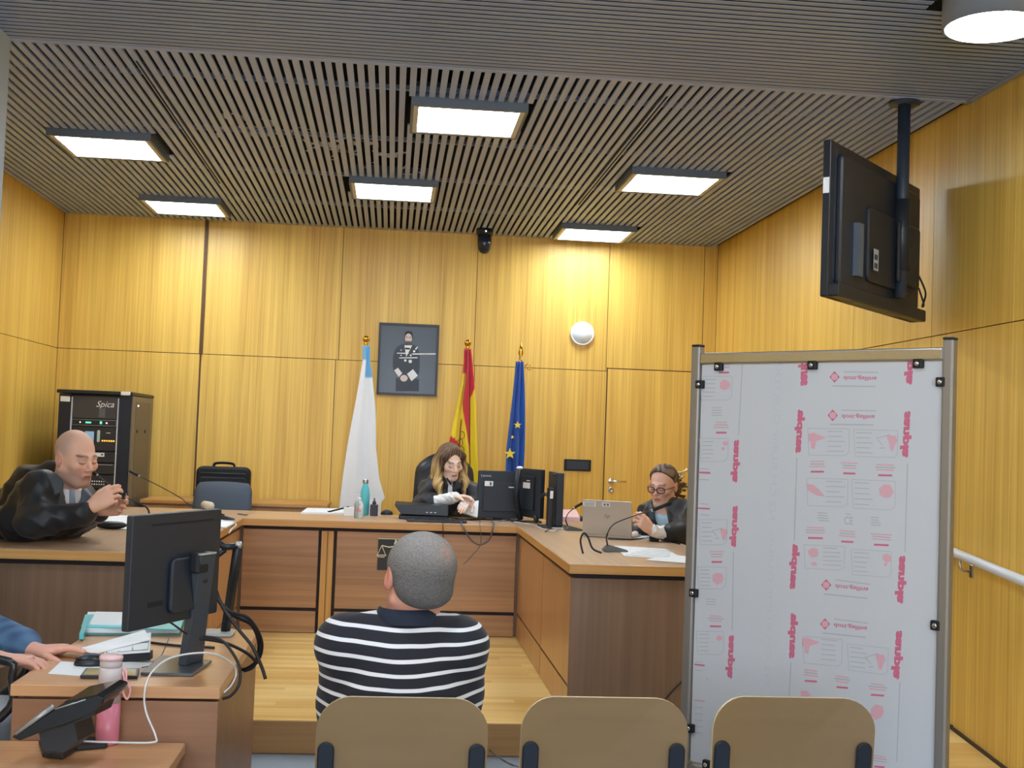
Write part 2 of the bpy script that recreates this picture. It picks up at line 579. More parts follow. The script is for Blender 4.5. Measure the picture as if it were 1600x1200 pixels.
# ------------------------------------------------------------------ ceiling lamps
M_panel = mat('lit_panel', (236, 246, 255), 0.5, emit=PANEL_W)
M_lampbody = mat('lamp_body_grey', (96, 106, 118), 0.45)
M_lamprim = mat('lamp_rim', (200, 198, 190), 0.4)
LL = ['square ceiling lamp nearest the camera, top centre', 'square ceiling lamp in the middle, above the dark portrait',
      'square ceiling lamp nearest the pale column on the left', 'square ceiling lamp nearest the hanging television',
      'far right square ceiling lamp, close to the back wall', 'far left square ceiling lamp, above the equipment rack']
for (lx, ly), lb in zip(LAMPS, LL):
    t = thing('ceiling_lamp', lb, 'lamp', (lx + LS / 2, ly + LS / 2, ZC - .043), 0, 'square ceiling lamps')
    h_ = LS / 2
    b = MB()
    for a in ((-h_, h_, -h_, -h_ + .014), (-h_, h_, h_ - .014, h_), (-h_, -h_ + .014, -h_ + .014, h_ - .014), (h_ - .014, h_, -h_ + .014, h_ - .014)):
        b.box(a[0], a[1], a[2], a[3], 0.0, 0.125)
    b.box(-h_ + .014, h_ - .014, -h_ + .014, h_ - .014, .11, .125)
    b.build('housing', M_lampbody, t)
    b = MB()
    q = h_ - .014; r_ = q - .026
    for a in ((-q, q, -q, -r_), (-q, q, r_, q), (-q, -r_, -r_, r_), (r_, q, -r_, r_)):
        b.box(a[0], a[1], a[2], a[3], .002, .012)
    b.build('rim', M_lamprim, t)
    MB().box(-r_, r_, -r_, r_, .004, .010).build('diffuser', M_panel, t)
M_round = mat('lit_disc', (236, 246, 255), 0.5, emit=ROUND_W)
RL = ['round drum ceiling lamp at the top right, partly out of view', 'added round drum lamp out of view behind the camera along the right wall', 'added round drum lamp out of view above the front row of visitor chairs', 'added round drum lamp out of view in the middle over the camera', 'added round drum lamp out of view above the lower left desk', 'added round drum lamp out of view behind the camera along the left wall']
for i, (x, y) in enumerate([(2.17, 4.36), (2.17, 1.2), (-0.1, 3.0), (-0.1, 0.6), (-1.9, 3.6), (-1.9, 1.0)]):  # only the first is in view; the others are added for illumination
    t = thing('round_lamp', RL[i], 'lamp',
              (x, y, ZC - .12), 0, 'round drum ceiling lamps')
    MB().lathe([(.165, 0.006), (.182, 0), (.182, .17), (.16, .17)], 48).build('drum', mat('drum_grey', (128, 134, 142), .45), t)
    MB().lathe([(.168, -.001), (.168, .005)], 48).build('diffuser', M_round, t)
# ================================================================== the judges' bench (three joined runs)
T = 0.89                          # top of the worktops
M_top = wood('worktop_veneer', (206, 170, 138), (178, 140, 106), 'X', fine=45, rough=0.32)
M_topy = wood('worktop_veneer_side', (200, 168, 138), (172, 138, 108), 'Y', fine=45, rough=0.32)
M_edge = wood('worktop_edge', (214, 164, 92), (178, 124, 62), 'X', fine=70, rough=0.4)
M_edgey = wood('worktop_edge_side', (214, 164, 92), (178, 124, 62), 'Y', fine=70, rough=0.4)
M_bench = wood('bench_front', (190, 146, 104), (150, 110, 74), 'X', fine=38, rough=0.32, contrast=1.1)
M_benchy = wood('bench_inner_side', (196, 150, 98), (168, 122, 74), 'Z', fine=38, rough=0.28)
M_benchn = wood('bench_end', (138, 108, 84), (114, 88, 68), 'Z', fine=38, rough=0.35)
M_recess = mat('shadow_gap_paint', (44, 36, 40), 0.7)
M_pil = wood('pilaster_wood', (216, 168, 92), (178, 128, 64), 'Z', fine=60, rough=0.4)

YF = 8.25                         # front panel of the middle run
XI_L, XI_R = -0.935, 0.862        # inner faces of the wings
WE = 5.86                         # near ends of the wings
XO_L, XO_R = -1.86, 1.73          # outer edges of the wings
YBK = 8.99                        # back edge of the middle run

# middle run
c = thing('bench_desk', 'long wooden middle bench below the portrait with a dark emblem plaque', 'desk', ((XI_L + XI_R) / 2, 8.6, PLAT))
b = MB(); b.box(XI_L, XI_R, YF - .06, YBK, T - .045, T)
wt = b.build('worktop', M_top, c, world=True, bevel=.003)
MB().box(XI_L, XI_R, YF - .064, YF - .0605, T - .043, T - .002).build('edge_strip', M_edge, wt, world=True)
MB().box(XI_L, XI_R, YF + .012, YF + .02, PLAT, T - .046).build('recess', M_recess, c, world=True)
for (xa, xb) in ((XI_L + .002, -.445), (-.325, XI_R - .002)):
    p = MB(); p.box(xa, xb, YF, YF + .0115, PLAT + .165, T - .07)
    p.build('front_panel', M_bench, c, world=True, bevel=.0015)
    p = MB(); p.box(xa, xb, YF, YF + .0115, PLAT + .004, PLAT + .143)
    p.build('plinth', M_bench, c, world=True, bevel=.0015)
for xa in (-.425, -.384):
    MB().box(xa, xa + .038, YF - .012, YF + .0118, PLAT + .002, T - .07).build('pilaster', M_pil, c, world=True, bevel=.0015)
MB().box(XI_L - .0295, XI_R + .0295, YF + .0205, YF + .04, PLAT, T - .0455).build('back_board', M_benchn, c, world=True)

# emblem plaque with scales of justice
pq = thing('emblem_plaque', 'dark square plaque with pale scales of justice on the middle bench', 'plaque', (.062, YF - .003, .675))
MB().box(-.055, .18, YF - .006, YF - .0002, .574, .782).build('plate', mat('plaque_dark', (38, 38, 40), .45), pq, world=True)
g = MB()
M_cream = mat('plaque_cream', (236, 226, 196), .5)
yy = YF - .008
g.box(.054, .068, yy, yy + .0016, .60, .78)
g.box(-.055, .18, yy, yy + .0012, .777, .783)
g.tube([(-.03, yy, .735), (.02, yy, .725), (.061, yy, .735), (.1, yy, .725), (.152, yy, .735)], .0045, 6)
for sx in (-.03, .152):
    g.tube([(sx, yy, .735), (sx - .026, yy, .675)], .0022, 5)
    g.tube([(sx, yy, .735), (sx + .026, yy, .675)], .0022, 5)
    g.tube([(sx - .032, yy, .672), (sx - .018, yy, .66), (sx + .018, yy, .66), (sx + .032, yy, .672), (sx - .032, yy, .672)], .0035, 5)
g.ball((.061, yy, .75), (.012, .002, .012), 12, 8)
g.tube([(.03, yy, .604), (.092, yy, .604)], .005, 6)
g.build('scales_emblem', M_cream, pq, world=True)


def wing(side, label, xin, xout, parent_y=7.2):
    t = thing('bench_desk', label, 'desk', ((xin + xout) / 2, 7.2, PLAT))
    lo, hi = min(xin, xout), max(xin, xout)
    s = -1 if side == 'L' else 1
    b = MB()
    b.box(lo, hi, WE - .055, (YBK if 1 else YF), T - .045, T)
    if s < 0: b = MB(); b.box(lo, xin - .0005, WE - .055, YBK, T - .045, T)
    else: b = MB(); b.box(xin + .0005, hi, WE - .055, YBK, T - .045, T)
    w_ = b.build('worktop', M_topy, t, world=True, bevel=.003)
    MB().box(lo, hi, WE - .0585, WE - .0555, T - .043, T - .002).build('edge_strip', M_edge, w_, world=True)
    e0, e1 = (xin + .0005, xin + .003) if s < 0 else (xin - .003, xin - .0005)
    MB().box(e0, e1, WE - .055, YF - .066, T - .043, T - .002).build('edge_strip', M_edgey, w_, world=True)
    # inner side: recess board, two panels with plinths
    xi = xin - .03 if s < 0 else xin + .03
    MB().box(min(xi, xi + s * .02), max(xi, xi + s * .02), WE + .02, YF + .02, PLAT, T - .046).build('recess', M_recess, t, world=True)
    xf = xi - s * .012
    for ya, yb in ((WE + .012, 6.93), (6.945, YF - .004)):
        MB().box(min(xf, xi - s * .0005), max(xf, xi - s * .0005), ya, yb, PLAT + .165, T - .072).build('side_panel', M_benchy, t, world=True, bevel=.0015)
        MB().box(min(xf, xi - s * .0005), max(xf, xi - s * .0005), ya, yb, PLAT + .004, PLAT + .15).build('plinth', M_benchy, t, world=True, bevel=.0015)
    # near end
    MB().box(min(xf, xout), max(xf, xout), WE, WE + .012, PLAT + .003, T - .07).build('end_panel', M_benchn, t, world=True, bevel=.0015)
    MB().box(min(xi, xout), max(xi, xout), WE + .0125, WE + .02, PLAT, T - .046).build('recess', M_recess, t, world=True)
    xo = xout - s * .25
    MB().box(min(xo, xo - s * .02), max(xo, xo - s * .02), WE + .0205, YF, PLAT, T - .046).build('back_board', M_benchn, t, world=True)
    return t


wing('L', 'long wooden bench on the left with the bald person in a robe behind it', XI_L, XO_L)
wing('R', 'long wooden bench on the right carrying the silver laptop', XI_R, XO_R)

# low cabinet against the back wall behind the empty chair
cb = thing('low_cabinet', 'low wooden cabinet against the back wall behind the empty chair', 'cabinet', (-1.5, 10.1, PLAT))
MB().box(-1.9, -.47, 9.78, 10.38, .872, .9).build('cabinet_top', M_edge, cb, world=True, bevel=.003)
MB().box(-1.88, -.5, 9.82, 10.37, PLAT, .8715).build('body', M_bench, cb, world=True, bevel=.002)
for xa in (-1.87, -1.19):
    d = MB().box(xa, xa + .66, 9.80, 9.8195, PLAT + .05, .86).build('door', M_benchy, cb, world=True, bevel=.002)
    MB().box(xa + .34, xa + .38, 9.79, 9.7995, .78, .79).build('handle', M_steel, d, world=True)

# ================================================================== front left desk and low table
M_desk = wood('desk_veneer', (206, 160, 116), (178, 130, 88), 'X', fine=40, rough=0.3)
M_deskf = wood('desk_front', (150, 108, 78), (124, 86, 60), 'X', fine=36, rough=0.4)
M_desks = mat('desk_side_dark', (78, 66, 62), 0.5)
TD = 0.73
DX0, DX1, DY0, DY1 = -1.035, -.455, 3.63, 4.68
t = thing('desk', 'wooden desk at the lower left carrying the large black monitor', 'desk', ((DX0 + DX1) / 2, 4.15, 0))
MB().box(DX0, DX1, DY0, DY1, TD - .034, TD).build('desktop', M_desk, t, world=True, bevel=.003)
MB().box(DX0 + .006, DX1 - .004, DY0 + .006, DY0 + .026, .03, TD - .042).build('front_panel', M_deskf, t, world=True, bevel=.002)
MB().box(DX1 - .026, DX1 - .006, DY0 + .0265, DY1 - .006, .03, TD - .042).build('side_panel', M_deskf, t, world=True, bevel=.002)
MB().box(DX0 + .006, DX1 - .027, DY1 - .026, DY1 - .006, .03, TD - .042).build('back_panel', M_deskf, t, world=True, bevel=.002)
MB().box(DX0 + .03, DX1 - .03, DY0 + .03, DY1 - .03, TD - .0415, TD - .0345).build('shadow_gap', M_recess, t, world=True)
for (xa, ya) in ((DX0 + .02, DY0 + .03), (DX1 - .07, DY0 + .03), (DX0 + .02, DY1 - .07), (DX1 - .07, DY1 - .07)):
    MB().box(xa, xa + .04, ya, ya + .04, 0, .3).build('leg', M_desks, t, world=True)
TT = 0.575
t = thing('side_table', 'low wooden table in the bottom left corner under the desk phone', 'table', (-.85, 3.3, 0))
MB().box(-1.25, -.543, 2.95, 3.622, TT - .03, TT).build('tabletop', M_desk, t, world=True, bevel=.003)
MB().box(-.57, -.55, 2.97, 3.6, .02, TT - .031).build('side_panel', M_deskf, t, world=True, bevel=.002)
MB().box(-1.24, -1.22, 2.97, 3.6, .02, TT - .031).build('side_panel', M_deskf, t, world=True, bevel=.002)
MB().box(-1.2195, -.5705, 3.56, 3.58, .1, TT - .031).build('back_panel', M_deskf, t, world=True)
for xa in (-.568, -1.238):
    for ya in (2.98, 3.57):
        MB().box(xa, xa + .016, ya, ya + .02, 0, .0199).build('foot', M_blackm, t, world=True)

# ================================================================== public chairs (plywood back, dark frame)
M_ply = wood('chair_plywood', (134, 112, 80), (122, 100, 70), 'X', fine=14, rough=0.35)
M_plyedge = mat('plywood_edge', (214, 196, 160), .5)
M_frame = mat('chair_frame', (36, 44, 56), .4, metal=.3)


def stack_chair(cx, cy, label, top=.795):
    t = thing('visitor_chair', label, 'chair', (cx, cy, 0), 0, 'plywood visitor chairs in the front row')
    wd, hb, r = .446, .36, .085
    # backrest outline (x,z), slightly dished and leaning back
    def outline(inset):
        o = []
        w2 = wd / 2 - inset; zt = top - inset; zb = top - hb + inset; rr = r - inset
        for qx, qz, a0 in ((1, 1, 0), (-1, 1, 90), (-1, -1, 180), (1, -1, 270)):
            for k in range(9):
                a = math.radians(a0 + 90 * k / 8)
                o.append(((w2 - rr) * qx + rr * math.cos(a), (zt - rr if qz > 0 else zb + rr) + rr * math.sin(a)))
        return o
    def shell(th0, th1, inset):
        o = outline(inset); n = len(o)
        def pos(x, z, d):
            return (x, d - .035 * (x / (wd / 2)) ** 2 + (top - z) * .10, z)
        vs = []
        for d in (th0, th1):
            for ringk in (1, .75, .5, .25):
                for (x, z) in o:
                    xx = x * ringk; zz = (top - hb / 2) + (z - top + hb / 2) * ringk
                    vs.append(pos(xx, zz, d))
            vs.append(pos(0, top - hb / 2, d))
        N_ = 4 * n + 1
        fs = []
        for s_ in (0, 1):
            o_ = s_ * N_
            for q in range(3):
                for i in range(n):
                    j = (i + 1) % n
                    f = (o_ + q * n + i, o_ + q * n + j, o_ + (q + 1) * n + j, o_ + (q + 1) * n + i)
                    fs.append(f)
            for i in range(n):
                fs.append((o_ + 3 * n + i, o_ + 3 * n + (i + 1) % n, o_ + 4 * n))
        edge = [(i, (i + 1) % n, N_ + (i + 1) % n, N_ + i) for i in range(n)]
        return vs, fs, edge
    vs, fs, edge = shell(-.006, .006, 0)
    b = MB(); b.add(vs, fs, 0, True); b.add(vs, edge, 1, False)
    b.build('backrest', [M_ply, M_plyedge], t)
    # seat: forward (towards +y) of the back
    s_ = MB(); s_.rbox(0, .235, .44, .43, .42, .014, r=.07, seg=6)
    s_.build('seat', M_ply, t)
    for sx in (-1, 1):
        x = sx * .207
        # upright: flat oval tube gripping the rear face of the back
        x = sx * .196
        u = MB(); Mu = Matrix.Translation((x, -.030, top - .12)) @ Matrix.Rotation(.10, 4, 'X')
        u.rbox(0, 0, -.15, .043, .012, .31, r=.021, seg=6, axis='Y', M=Mu)
        u.tube([(x, .005, top - .40), (x, .05, .40)], .012, 10)
        u.build('back_upright', M_frame, t)
        x = sx * .207
        MB().tube([(x, .03, .415), (x, -.03, .2), (x, -.07, .0)], .011, 10).build('leg', M_frame, t)
        MB().tube([(x, .40, .42), (x, .42, .2), (x, .44, .0)], .011, 10).build('leg', M_frame, t)
        MB().tube([(x, .0, .42), (x, .42, .42)], .011, 10).build('seat_rail', M_frame, t)
    MB().tube([(-.207, .40, .405), (.207, .40, .405)], .009, 8).build('crossbar', M_frame, t)
    return t


CY = 3.3
chair_labels = ['plywood visitor chair with the person in the striped polo shirt sitting on it',
                'empty plywood visitor chair in the middle, directly right of the seated person',
                'empty plywood visitor chair standing in front of the translucent screen']
for px, lb in zip((631, 944, 1237), chair_labels):
    p = ay(px, 1086, CY)
    stack_chair(p.x, CY, lb, top=p.z - .003)

# ================================================================== protective screen
M_post = mat('screen_post', (150, 147, 144), .42, metal=.6)
M_cap = mat('post_cap', (30, 30, 32), .5)
M_sheet = mat('sheet_film', (196, 200, 206), .35, trans=0.0, noise=.02, nscale=3)
M_red = mat('film_red', (200, 108, 136), .5)
M_pink = mat('film_pink', (212, 166, 178), .5)
M_grey = mat('film_grey', (172, 176, 182), .5)
M_hand = mat('film_pencil', (190, 194, 204), .5)
PL = Vector((1.122, 4.5, 0)); PR = Vector((1.760, 3.78, 0))
sd = (PR - PL); SWD = sd.length; sdn = sd.normalized()
nrm = Vector((sdn.y, -sdn.x, 0))           # towards the camera side
scr = thing('protective_screen', 'free-standing framed screen covered with pink printed protective film', 'screen', (PL + PR) / 2 )
HS = 1.835
Mscr = frame_from(PL, sdn, -nrm)           # local x along screen, y away from camera, z up
Mscr = Matrix(((sdn.x, -nrm.x, 0, PL.x), (sdn.y, -nrm.y, 0, PL.y), (0, 0, 1, 0), (0, 0, 0, 1)))
for xx, hh in ((0, HS), (SWD, HS)):
    b = MB(); b.rbox(xx, 0, hh / 2, .038, .038, hh, r=.008, M=Mscr); b.build('post', M_post, scr, world=True)
    b = MB(); b.rbox(xx, 0, hh + .004, .04, .04, .008, r=.009, M=Mscr); b.build('post_cap', M_cap, scr, world=True)
    b = MB(); b.rbox(xx, 0, .012, .05, .5, .024, r=.01, M=Mscr); b.build('foot', M_post, scr, world=True)
for zz in (HS - .045, .29):
    b = MB(); b.rbox(SWD / 2, 0, zz, SWD - .039, .03, .042, r=.006, axis='X', M=Mscr); b.build('rail', M_steel, scr, world=True)
b = MB(); b.box(.022, SWD - .022, -.004, .004, .322, HS - .068, M=Mscr)
sheet = b.build('sheet', M_sheet, scr, world=True)
for xx, zz in ((.10, HS - .075), (SWD * .5, HS - .075), (SWD - .1, HS - .075), (.02, HS - .14), (SWD - .022, HS - .135), (.02, .93), (SWD - .022, .93), (.022, .44), (.10, .325), (SWD - .1, .325), (SWD - .022, .44)):
    b = MB(); b.rbox(xx, -.008, zz, .034, .026, .03, r=.006, M=Mscr)
    Mk = Mscr @ Matrix.Translation((xx, -.021, zz)) @ Matrix.Rotation(PI / 2, 4, 'X')
    b.lathe([(.008, 0), (.008, .004), (.004, .006)], 12, 1, M=Mk)
    b.build('clip', [M_blackm, M_chrome], scr, world=True)


def sp(u, v, d=.0045):
    """pixel -> point on the sheet's near face (sheet-local x,z)"""
    r_ = Vector(ray(u, v)); o = Vector((0, 0, EYE))
    p0 = PL + nrm * d
    t_ = (p0 - o).dot(nrm) / r_.dot(nrm)
    q = o + r_ * t_ - PL
    return q.dot(sdn), q.z


def quad(mb, pts, d=.0048):
    vs = []
    for (u, v) in pts:
        a, z = sp(u, v, d)
        vs.append(Mscr @ Vector((a, -d, z)))
    mb.add(vs, [tuple(range(len(vs)))])


def line(mb, a, b, wpx):
    a = Vector(a); b = Vector(b); d = (b - a); n = Vector((-d.y, d.x)).normalized() * wpx / 2
    quad(mb, [a + n, b + n, b - n, a - n])


red, pink, grey, hand = MB(), MB(), MB(), MB()


def sheet_text(body, u0, v0, u1, v1, mb, flipv=True, up=None, shear=.2, bold=.0):
    """text between two pixels (reading direction u0v0 -> u1v1), height = up px, mirrored vertically"""
    a = Vector(sp(u0, v0)); b_ = Vector(sp(u1, v1))
    o = text_mesh('t', body, 1.0, None, False, Matrix.Identity(4), extrude=0, shear=shear, offset=bold)
    xs = [p[0] for p in o.v]; ys = [p[1] for p in o.v]
    x0, x1 = min(xs), max(xs); y0, y1 = min(ys), max(ys)
    d = b_ - a; n = Vector((-d.y, d.x)).normalized() * up
    if flipv: n = -n
    vs = []
    for p in o.v:
        s_ = (p[0] - x0) / (x1 - x0); q = (p[1] - y0) / (y1 - y0) - .5
        c_ = a + d * s_ + n * q
        vs.append(Mscr @ Vector((c_.x, -.0049, c_.y)))
    mb.add(vs, o.f)


# red vertical words (mirrored through the sheet)
for (u0, v0, u1, v1, h_) in ((1252, 604, 1256, 480, .042), (1249, 708, 1252, 640, .045), (1243, 918, 1246, 850, .045), (1239, 1028, 1241, 958, .045)):
    pass
words = [(1247, 708, 1251, 640), (1238, 921, 1243, 850), (1237, 1029, 1240, 958),
         (1418, 642, 1414, 715), (1410, 868, 1406, 943), (1405, 985, 1400, 1061),
         (1151, 687, 1148, 754), (1149, 790, 1146, 855), (1143, 992, 1140, 1060)]
for (u0, v0, u1, v1) in words:
    sheet_text('sanpla', u0, v0, u1, v1, red, True, .038, .1, .055)
sheet_text('sanp', 1254, 603, 1255, 562, red, True, .038, .1, .055)
sheet_text('pla', 1423, 562, 1420, 601, red, True, .038, .1, .055)
# diamond logo and word
for (u, v, s_) in ((1304, 589, 1), (1301, 649, 1), (1291, 914, 1), (1289, 975, 1)):
    k = 8
    quad(red, [(u - k, v), (u, v + k * 1.15), (u + k, v), (u, v - k * 1.15)])
    a_ = [(u + 5.2 * math.cos(q * PI / 8), v + 5.2 * math.sin(q * PI / 8)) for q in range(16)]
    bb = MB(); quad(bb, a_, .0052); pink.add(bb.v, bb.f)
    dv = 0 if v < 800 else 6
    sheet_text('dott.gallina', u + 14, v + 1, u + 66, v + 2 + dv * .8, red, True, .018, 0, 0.012)
    line(grey, (u + 14, v - 8), (u + 68, v - 7 + dv), 1.6)
    line(grey, (u - 4, v + 14), (u + 64, v + 15 + dv), 1.8)
# vertical thin rules
for a_, b_ in (((1160, 566), (1154, 680)), ((1146, 862), (1144, 985)), ((1245, 715), (1241, 845)), ((1236, 1035), (1233, 1088)),
               ((1418, 725), (1414, 862)), ((1406, 1066), (1401, 1190)), ((1105, 1060), (1104, 1062))):
    line(grey, a_, b_, 1.5)


def boxes(x0, y0, x1, y1, sk=0, lines=5, icon='r'):
    """outlined pictogram box with text lines; icon at 'l' or 'r'"""
    P_ = [(x0, y0), (x1, y0 + sk), (x1 - 1, y1 + sk - 5), (x1 - 7, y1 + sk), (x0 + 2, y1), (x0, y0)]
    for a_, b_ in zip(P_[:-1], P_[1:]): line(grey, a_, b_, .8)
    wl = (x1 - x0)
    lx0, lx1 = (x0 + wl * .47, x1 - 4) if icon == 'l' else (x0 + 4, x0 + wl * .5)
    for i in range(lines):
        yy_ = y0 + 5 + i * (y1 - y0 - 8) / (lines - .6)
        e = random.uniform(.7, 1) * (lx1 - lx0)
        line(grey, (lx0, yy_), (lx0 + e, yy_ + sk * .4), 1.3)


def blob(u, v, r_, sq=1.0, mb=pink):
    quad(mb, [(u + r_ * math.cos(a / 7 * 2 * PI) * random.uniform(.8, 1.15), v + sq * r_ * math.sin(a / 7 * 2 * PI) * random.uniform(.8, 1.15)) for a in range(7)])


def drill(u, v, s_=1, m_=1):
    quad(pink, [(u - 13 * s_, v - 6 * m_), (u - 5 * s_, v - 8 * m_), (u + 14 * s_, v - .5 * m_), (u + 11 * s_, v + 1.5 * m_), (u, v + 5 * m_), (u - 13 * s_, v + 6 * m_)])
    quad(pink, [(u - 9 * s_, v + 6 * m_), (u - 1 * s_, v + 5 * m_), (u - 3 * s_, v + 18 * m_), (u - 9 * s_, v + 16 * m_)])


def saw(u, v, s_=1.0):
    quad(pink, [(u - 6 * s_, v - 8 * s_), (u + 8 * s_, v - 7 * s_), (u + 11 * s_, v), (u + 7 * s_, v + 8 * s_), (u + 4 * s_, v + 17 * s_), (u, v + 15 * s_), (u - 2 * s_, v + 4 * s_)])
    line(grey, (u - 22 * s_, v - 3 * s_), (u, v - 9 * s_), 1.2); line(grey, (u - 20 * s_, v - 2 * s_), (u - 12 * s_, v + 8 * s_), 1.2)
    line(grey, (u - 16 * s_, v + 12 * s_), (u - 8 * s_, v + 12 * s_), 1.4)


def caption(u, v, w_, n=3, sk=0):
    for i in range(n):
        e = w_ * random.uniform(.7, 1)
        line(grey if i % 2 else pink, (u - e / 2, v + i * 4), (u + e / 2, v + i * 4 + sk), 2.0)
    line(red, (u - w_ * .34, v + n * 4 + 4 + sk * .5), (u + w_ * .34, v + n * 4 + 4 + sk), 3.0)


boxes(1262, 669, 1327, 711, 1, 5, 'l'); drill(1276, 684)
boxes(1334, 671, 1403, 713, 2, 5, 'r'); saw(1391, 688)
caption(1277, 721, 30); caption(1327, 723, 28, sk=1); caption(1383, 726, 32, sk=1)
boxes(1260, 747, 1325, 790, 2, 5, 'l'); quad(pink, [(1261, 756), (1270, 757), (1279, 764), (1289, 776), (1275, 774), (1262, 766)])
boxes(1331, 749, 1399, 794, 3, 5, 'r'); blob(1384, 768, 12)
for (u, v, w_) in ((1286, 801, 20), (1325, 803, 12), (1368, 808, 18)):
    for i in range(4 if u != 1325 else 1): line(grey, (u - w_ / 2 * random.uniform(.5, 1), v + i * 4), (u + w_ / 2 * random.uniform(.5, 1), v + 1 + i * 4), 1.6)
sheet_text('CE', 1319, 813, 1333, 814, grey, True, .027, 0, .015)
caption(1274, 824, 34, 3, 1); caption(1324, 829, 28, 3, 2); caption(1377, 834, 34, 3, 2)
boxes(1256, 851, 1320, 888, 3, 5, 'l'); blob(1271, 864, 9); blob(1272, 881, 5, .7)
boxes(1330, 858, 1393, 898, 4, 5, 'r'); blob(1386, 872, 7); blob(1384, 882, 3)
boxes(1254, 994, 1316, 1036, 5, 5, 'l'); drill(1266, 1004)
boxes(1324, 1006, 1388, 1047, 7, 5, 'r'); saw(1373, 1030)
caption(1267, 1046, 28, 3, 3); caption(1316, 1056, 26, 3, 3); caption(1371, 1068, 30, 3, 3)
quad(pink, [(1251, 1079), (1262, 1080), (1268, 1088), (1251, 1088)]); blob(1371, 1112, 12)
caption(1374, 1180, 24, 3, 3)
# narrow column on the left
boxes(1094, 588, 1144, 625, 0, 5, 'r'); blob(1133, 602, 9)
for yy_ in (637, 641, 645, 649): line(grey, (1112, yy_), (1128, yy_), 1.3)
caption(1131, 570, 24, 2); caption(1127, 660, 24, 3)
boxes(1093, 685, 1138, 721, 0, 5, 'r'); blob(1133, 693, 4); blob(1130, 701, 3)
line(red, (1090, 738), (1110, 739), 3); line(red, (1090, 794), (1109, 795), 2.6)
for yy_ in (732, 749, 787, 804): line(grey, (1093, yy_), (1108, yy_ + 1), 1.4)
boxes(1092, 812, 1136, 851, 0, 5, 'r'); saw(1129, 832, .75)
caption(1120, 862, 24, 3); boxes(1090, 886, 1135, 920, 0, 5, 'r'); blob(1122, 903, 10)
for yy_ in (936, 940, 944): line(grey, (1103, yy_), (1118, yy_ + 1), 1.3)
caption(1118, 962, 26, 3, 1); boxes(1088, 986, 1131, 1022, 1, 5, 'r'); blob(1124, 997, 5)
line(red, (1085, 1038), (1101, 1040), 2.6); line(pink, (1085, 1094), (1101, 1096), 2.6)
for yy_ in (1034, 1047, 1105, 1115, 1125, 1135, 1145): line(grey, (1086, yy_), (1098, yy_ + 1), 1.1)
boxes(1262, 560, 1329, 566, 0, 1, 'l'); quad(pink, [(1279, 556), (1292, 556), (1286, 566), (1278, 565)])
# pencil writing running up the sheet
sheet_text('N2 CM RUMP OURTUG', 1206, 812, 1217, 566, hand, True, .026, 0, 0)
sheet_text('N2 CM RUMP DUR-G', 1199, 1070, 1206, 830, hand, True, .02, 0, 0)
red.build('red_print', M_red, sheet, world=True); pink.build('pink_print', M_pink, sheet, world=True)
grey.build('grey_print', M_grey, sheet, world=True); hand.build('pencil_writing', M_hand, sheet, world=True)

# ================================================================== handrail
M_rail = mat('rail_white', (214, 216, 220), .3)
t = thing('handrail', 'white sloping handrail fixed to the right wall beside the screen', 'handrail', (XR, 5.2, .95))
r0 = Vector((XR - .06, 5.95, 1.03)); r1 = Vector((XR - .06, 3.9, .845))
MB().tube([(XR - .005, 5.98, 1.03), (XR - .05, 5.98, 1.03), r0, r1], .022, 14).build('rail', M_rail, t, world=True)
for yy in (5.62, 5.02, 4.4):
    z = 1.03 - (5.95 - yy) * .09
    b = MB(); b.tube([(XR - .06, yy, z - .024), (XR - .06, yy, z - .06), (XR - .045, yy, z - .075), (XR - .004, yy, z - .075)], .006, 8)
    b.rbox(XR - .004, yy, z - .075, .008, .03, .06, r=.006, axis='X')
    b.build('bracket', M_steel, t, world=True)

# ================================================================== hanging television
t = thing('television', 'black flat television hanging from the ceiling on a pole, seen from behind', 'television', (2.2, 5.5, 2.45))
A = Vector((1.861, 5.25, 0)); B = Vector((2.66, 6.14, 0))
td = (B - A); TWD = td.length; tdn = td.normalized(); tn = Vector((tdn.y, -tdn.x, 0))   # back side
zt, zb = 2.838, 2.143
Mt = Matrix(((tdn.x, -tn.x, 0, A.x), (tdn.y, -tn.y, 0, A.y), (0, 0, 1, 0), (0, 0, 0, 1)))   # y: towards the screen side
M_tv = mat('tv_back', (34, 38, 46), .42)
M_tv2 = mat('tv_back_panel', (46, 52, 62), .38)
b = MB(); b.rbox(TWD / 2, 0, (zt + zb) / 2, TWD, .035, zt - zb, r=.008, axis='Y', M=Mt)
b.build('bezel', M_tv, t, world=True)
b = MB()      # raised back shell
b.rbox(TWD / 2, -.03, (zt + zb) / 2, TWD - .14, .03, zt - zb - .1, r=.03, axis='Y', M=Mt)
b.rbox(TWD / 2 + .1, -.05, (zt + zb) / 2 - .06, TWD * .55, .02, (zt - zb) * .5, r=.03, axis='Y', M=Mt)
sh_ = b.build('back_shell', M_tv, t, world=True)
b = MB(); b.rbox(TWD / 2, -.03, zb + .03, TWD - .02, .07, .06, r=.01, axis='Y', M=Mt); b.build('speaker_bar', M_tv, t, world=True)
b = MB()
for k in range(14):
    b.box(.2 + k * .05, .235 + k * .05, -.06, -.0, zb - .0012, zb + .001, M=Mt)
b.build('grille', M_tv2, t, world=True)
b = MB(); b.box(.22, .28, -.0705, -.04, 2.26, 2.5, M=Mt); b.build('panel_strip', mat('tv_strip', (78, 88, 100), .3), t, world=True)
b = MB(); b.box(.05, .075, -.019, -.0176, zb + .08, zt - .03, M=Mt); b.build('side_ridge', M_tv2, t, world=True)
b = MB(); b.box(.41, .47, -.0715, -.07, 2.31, 2.41, M=Mt); b.build('rating_label', mat('label_grey', (150, 155, 160), .5), t, world=True)
b = MB()
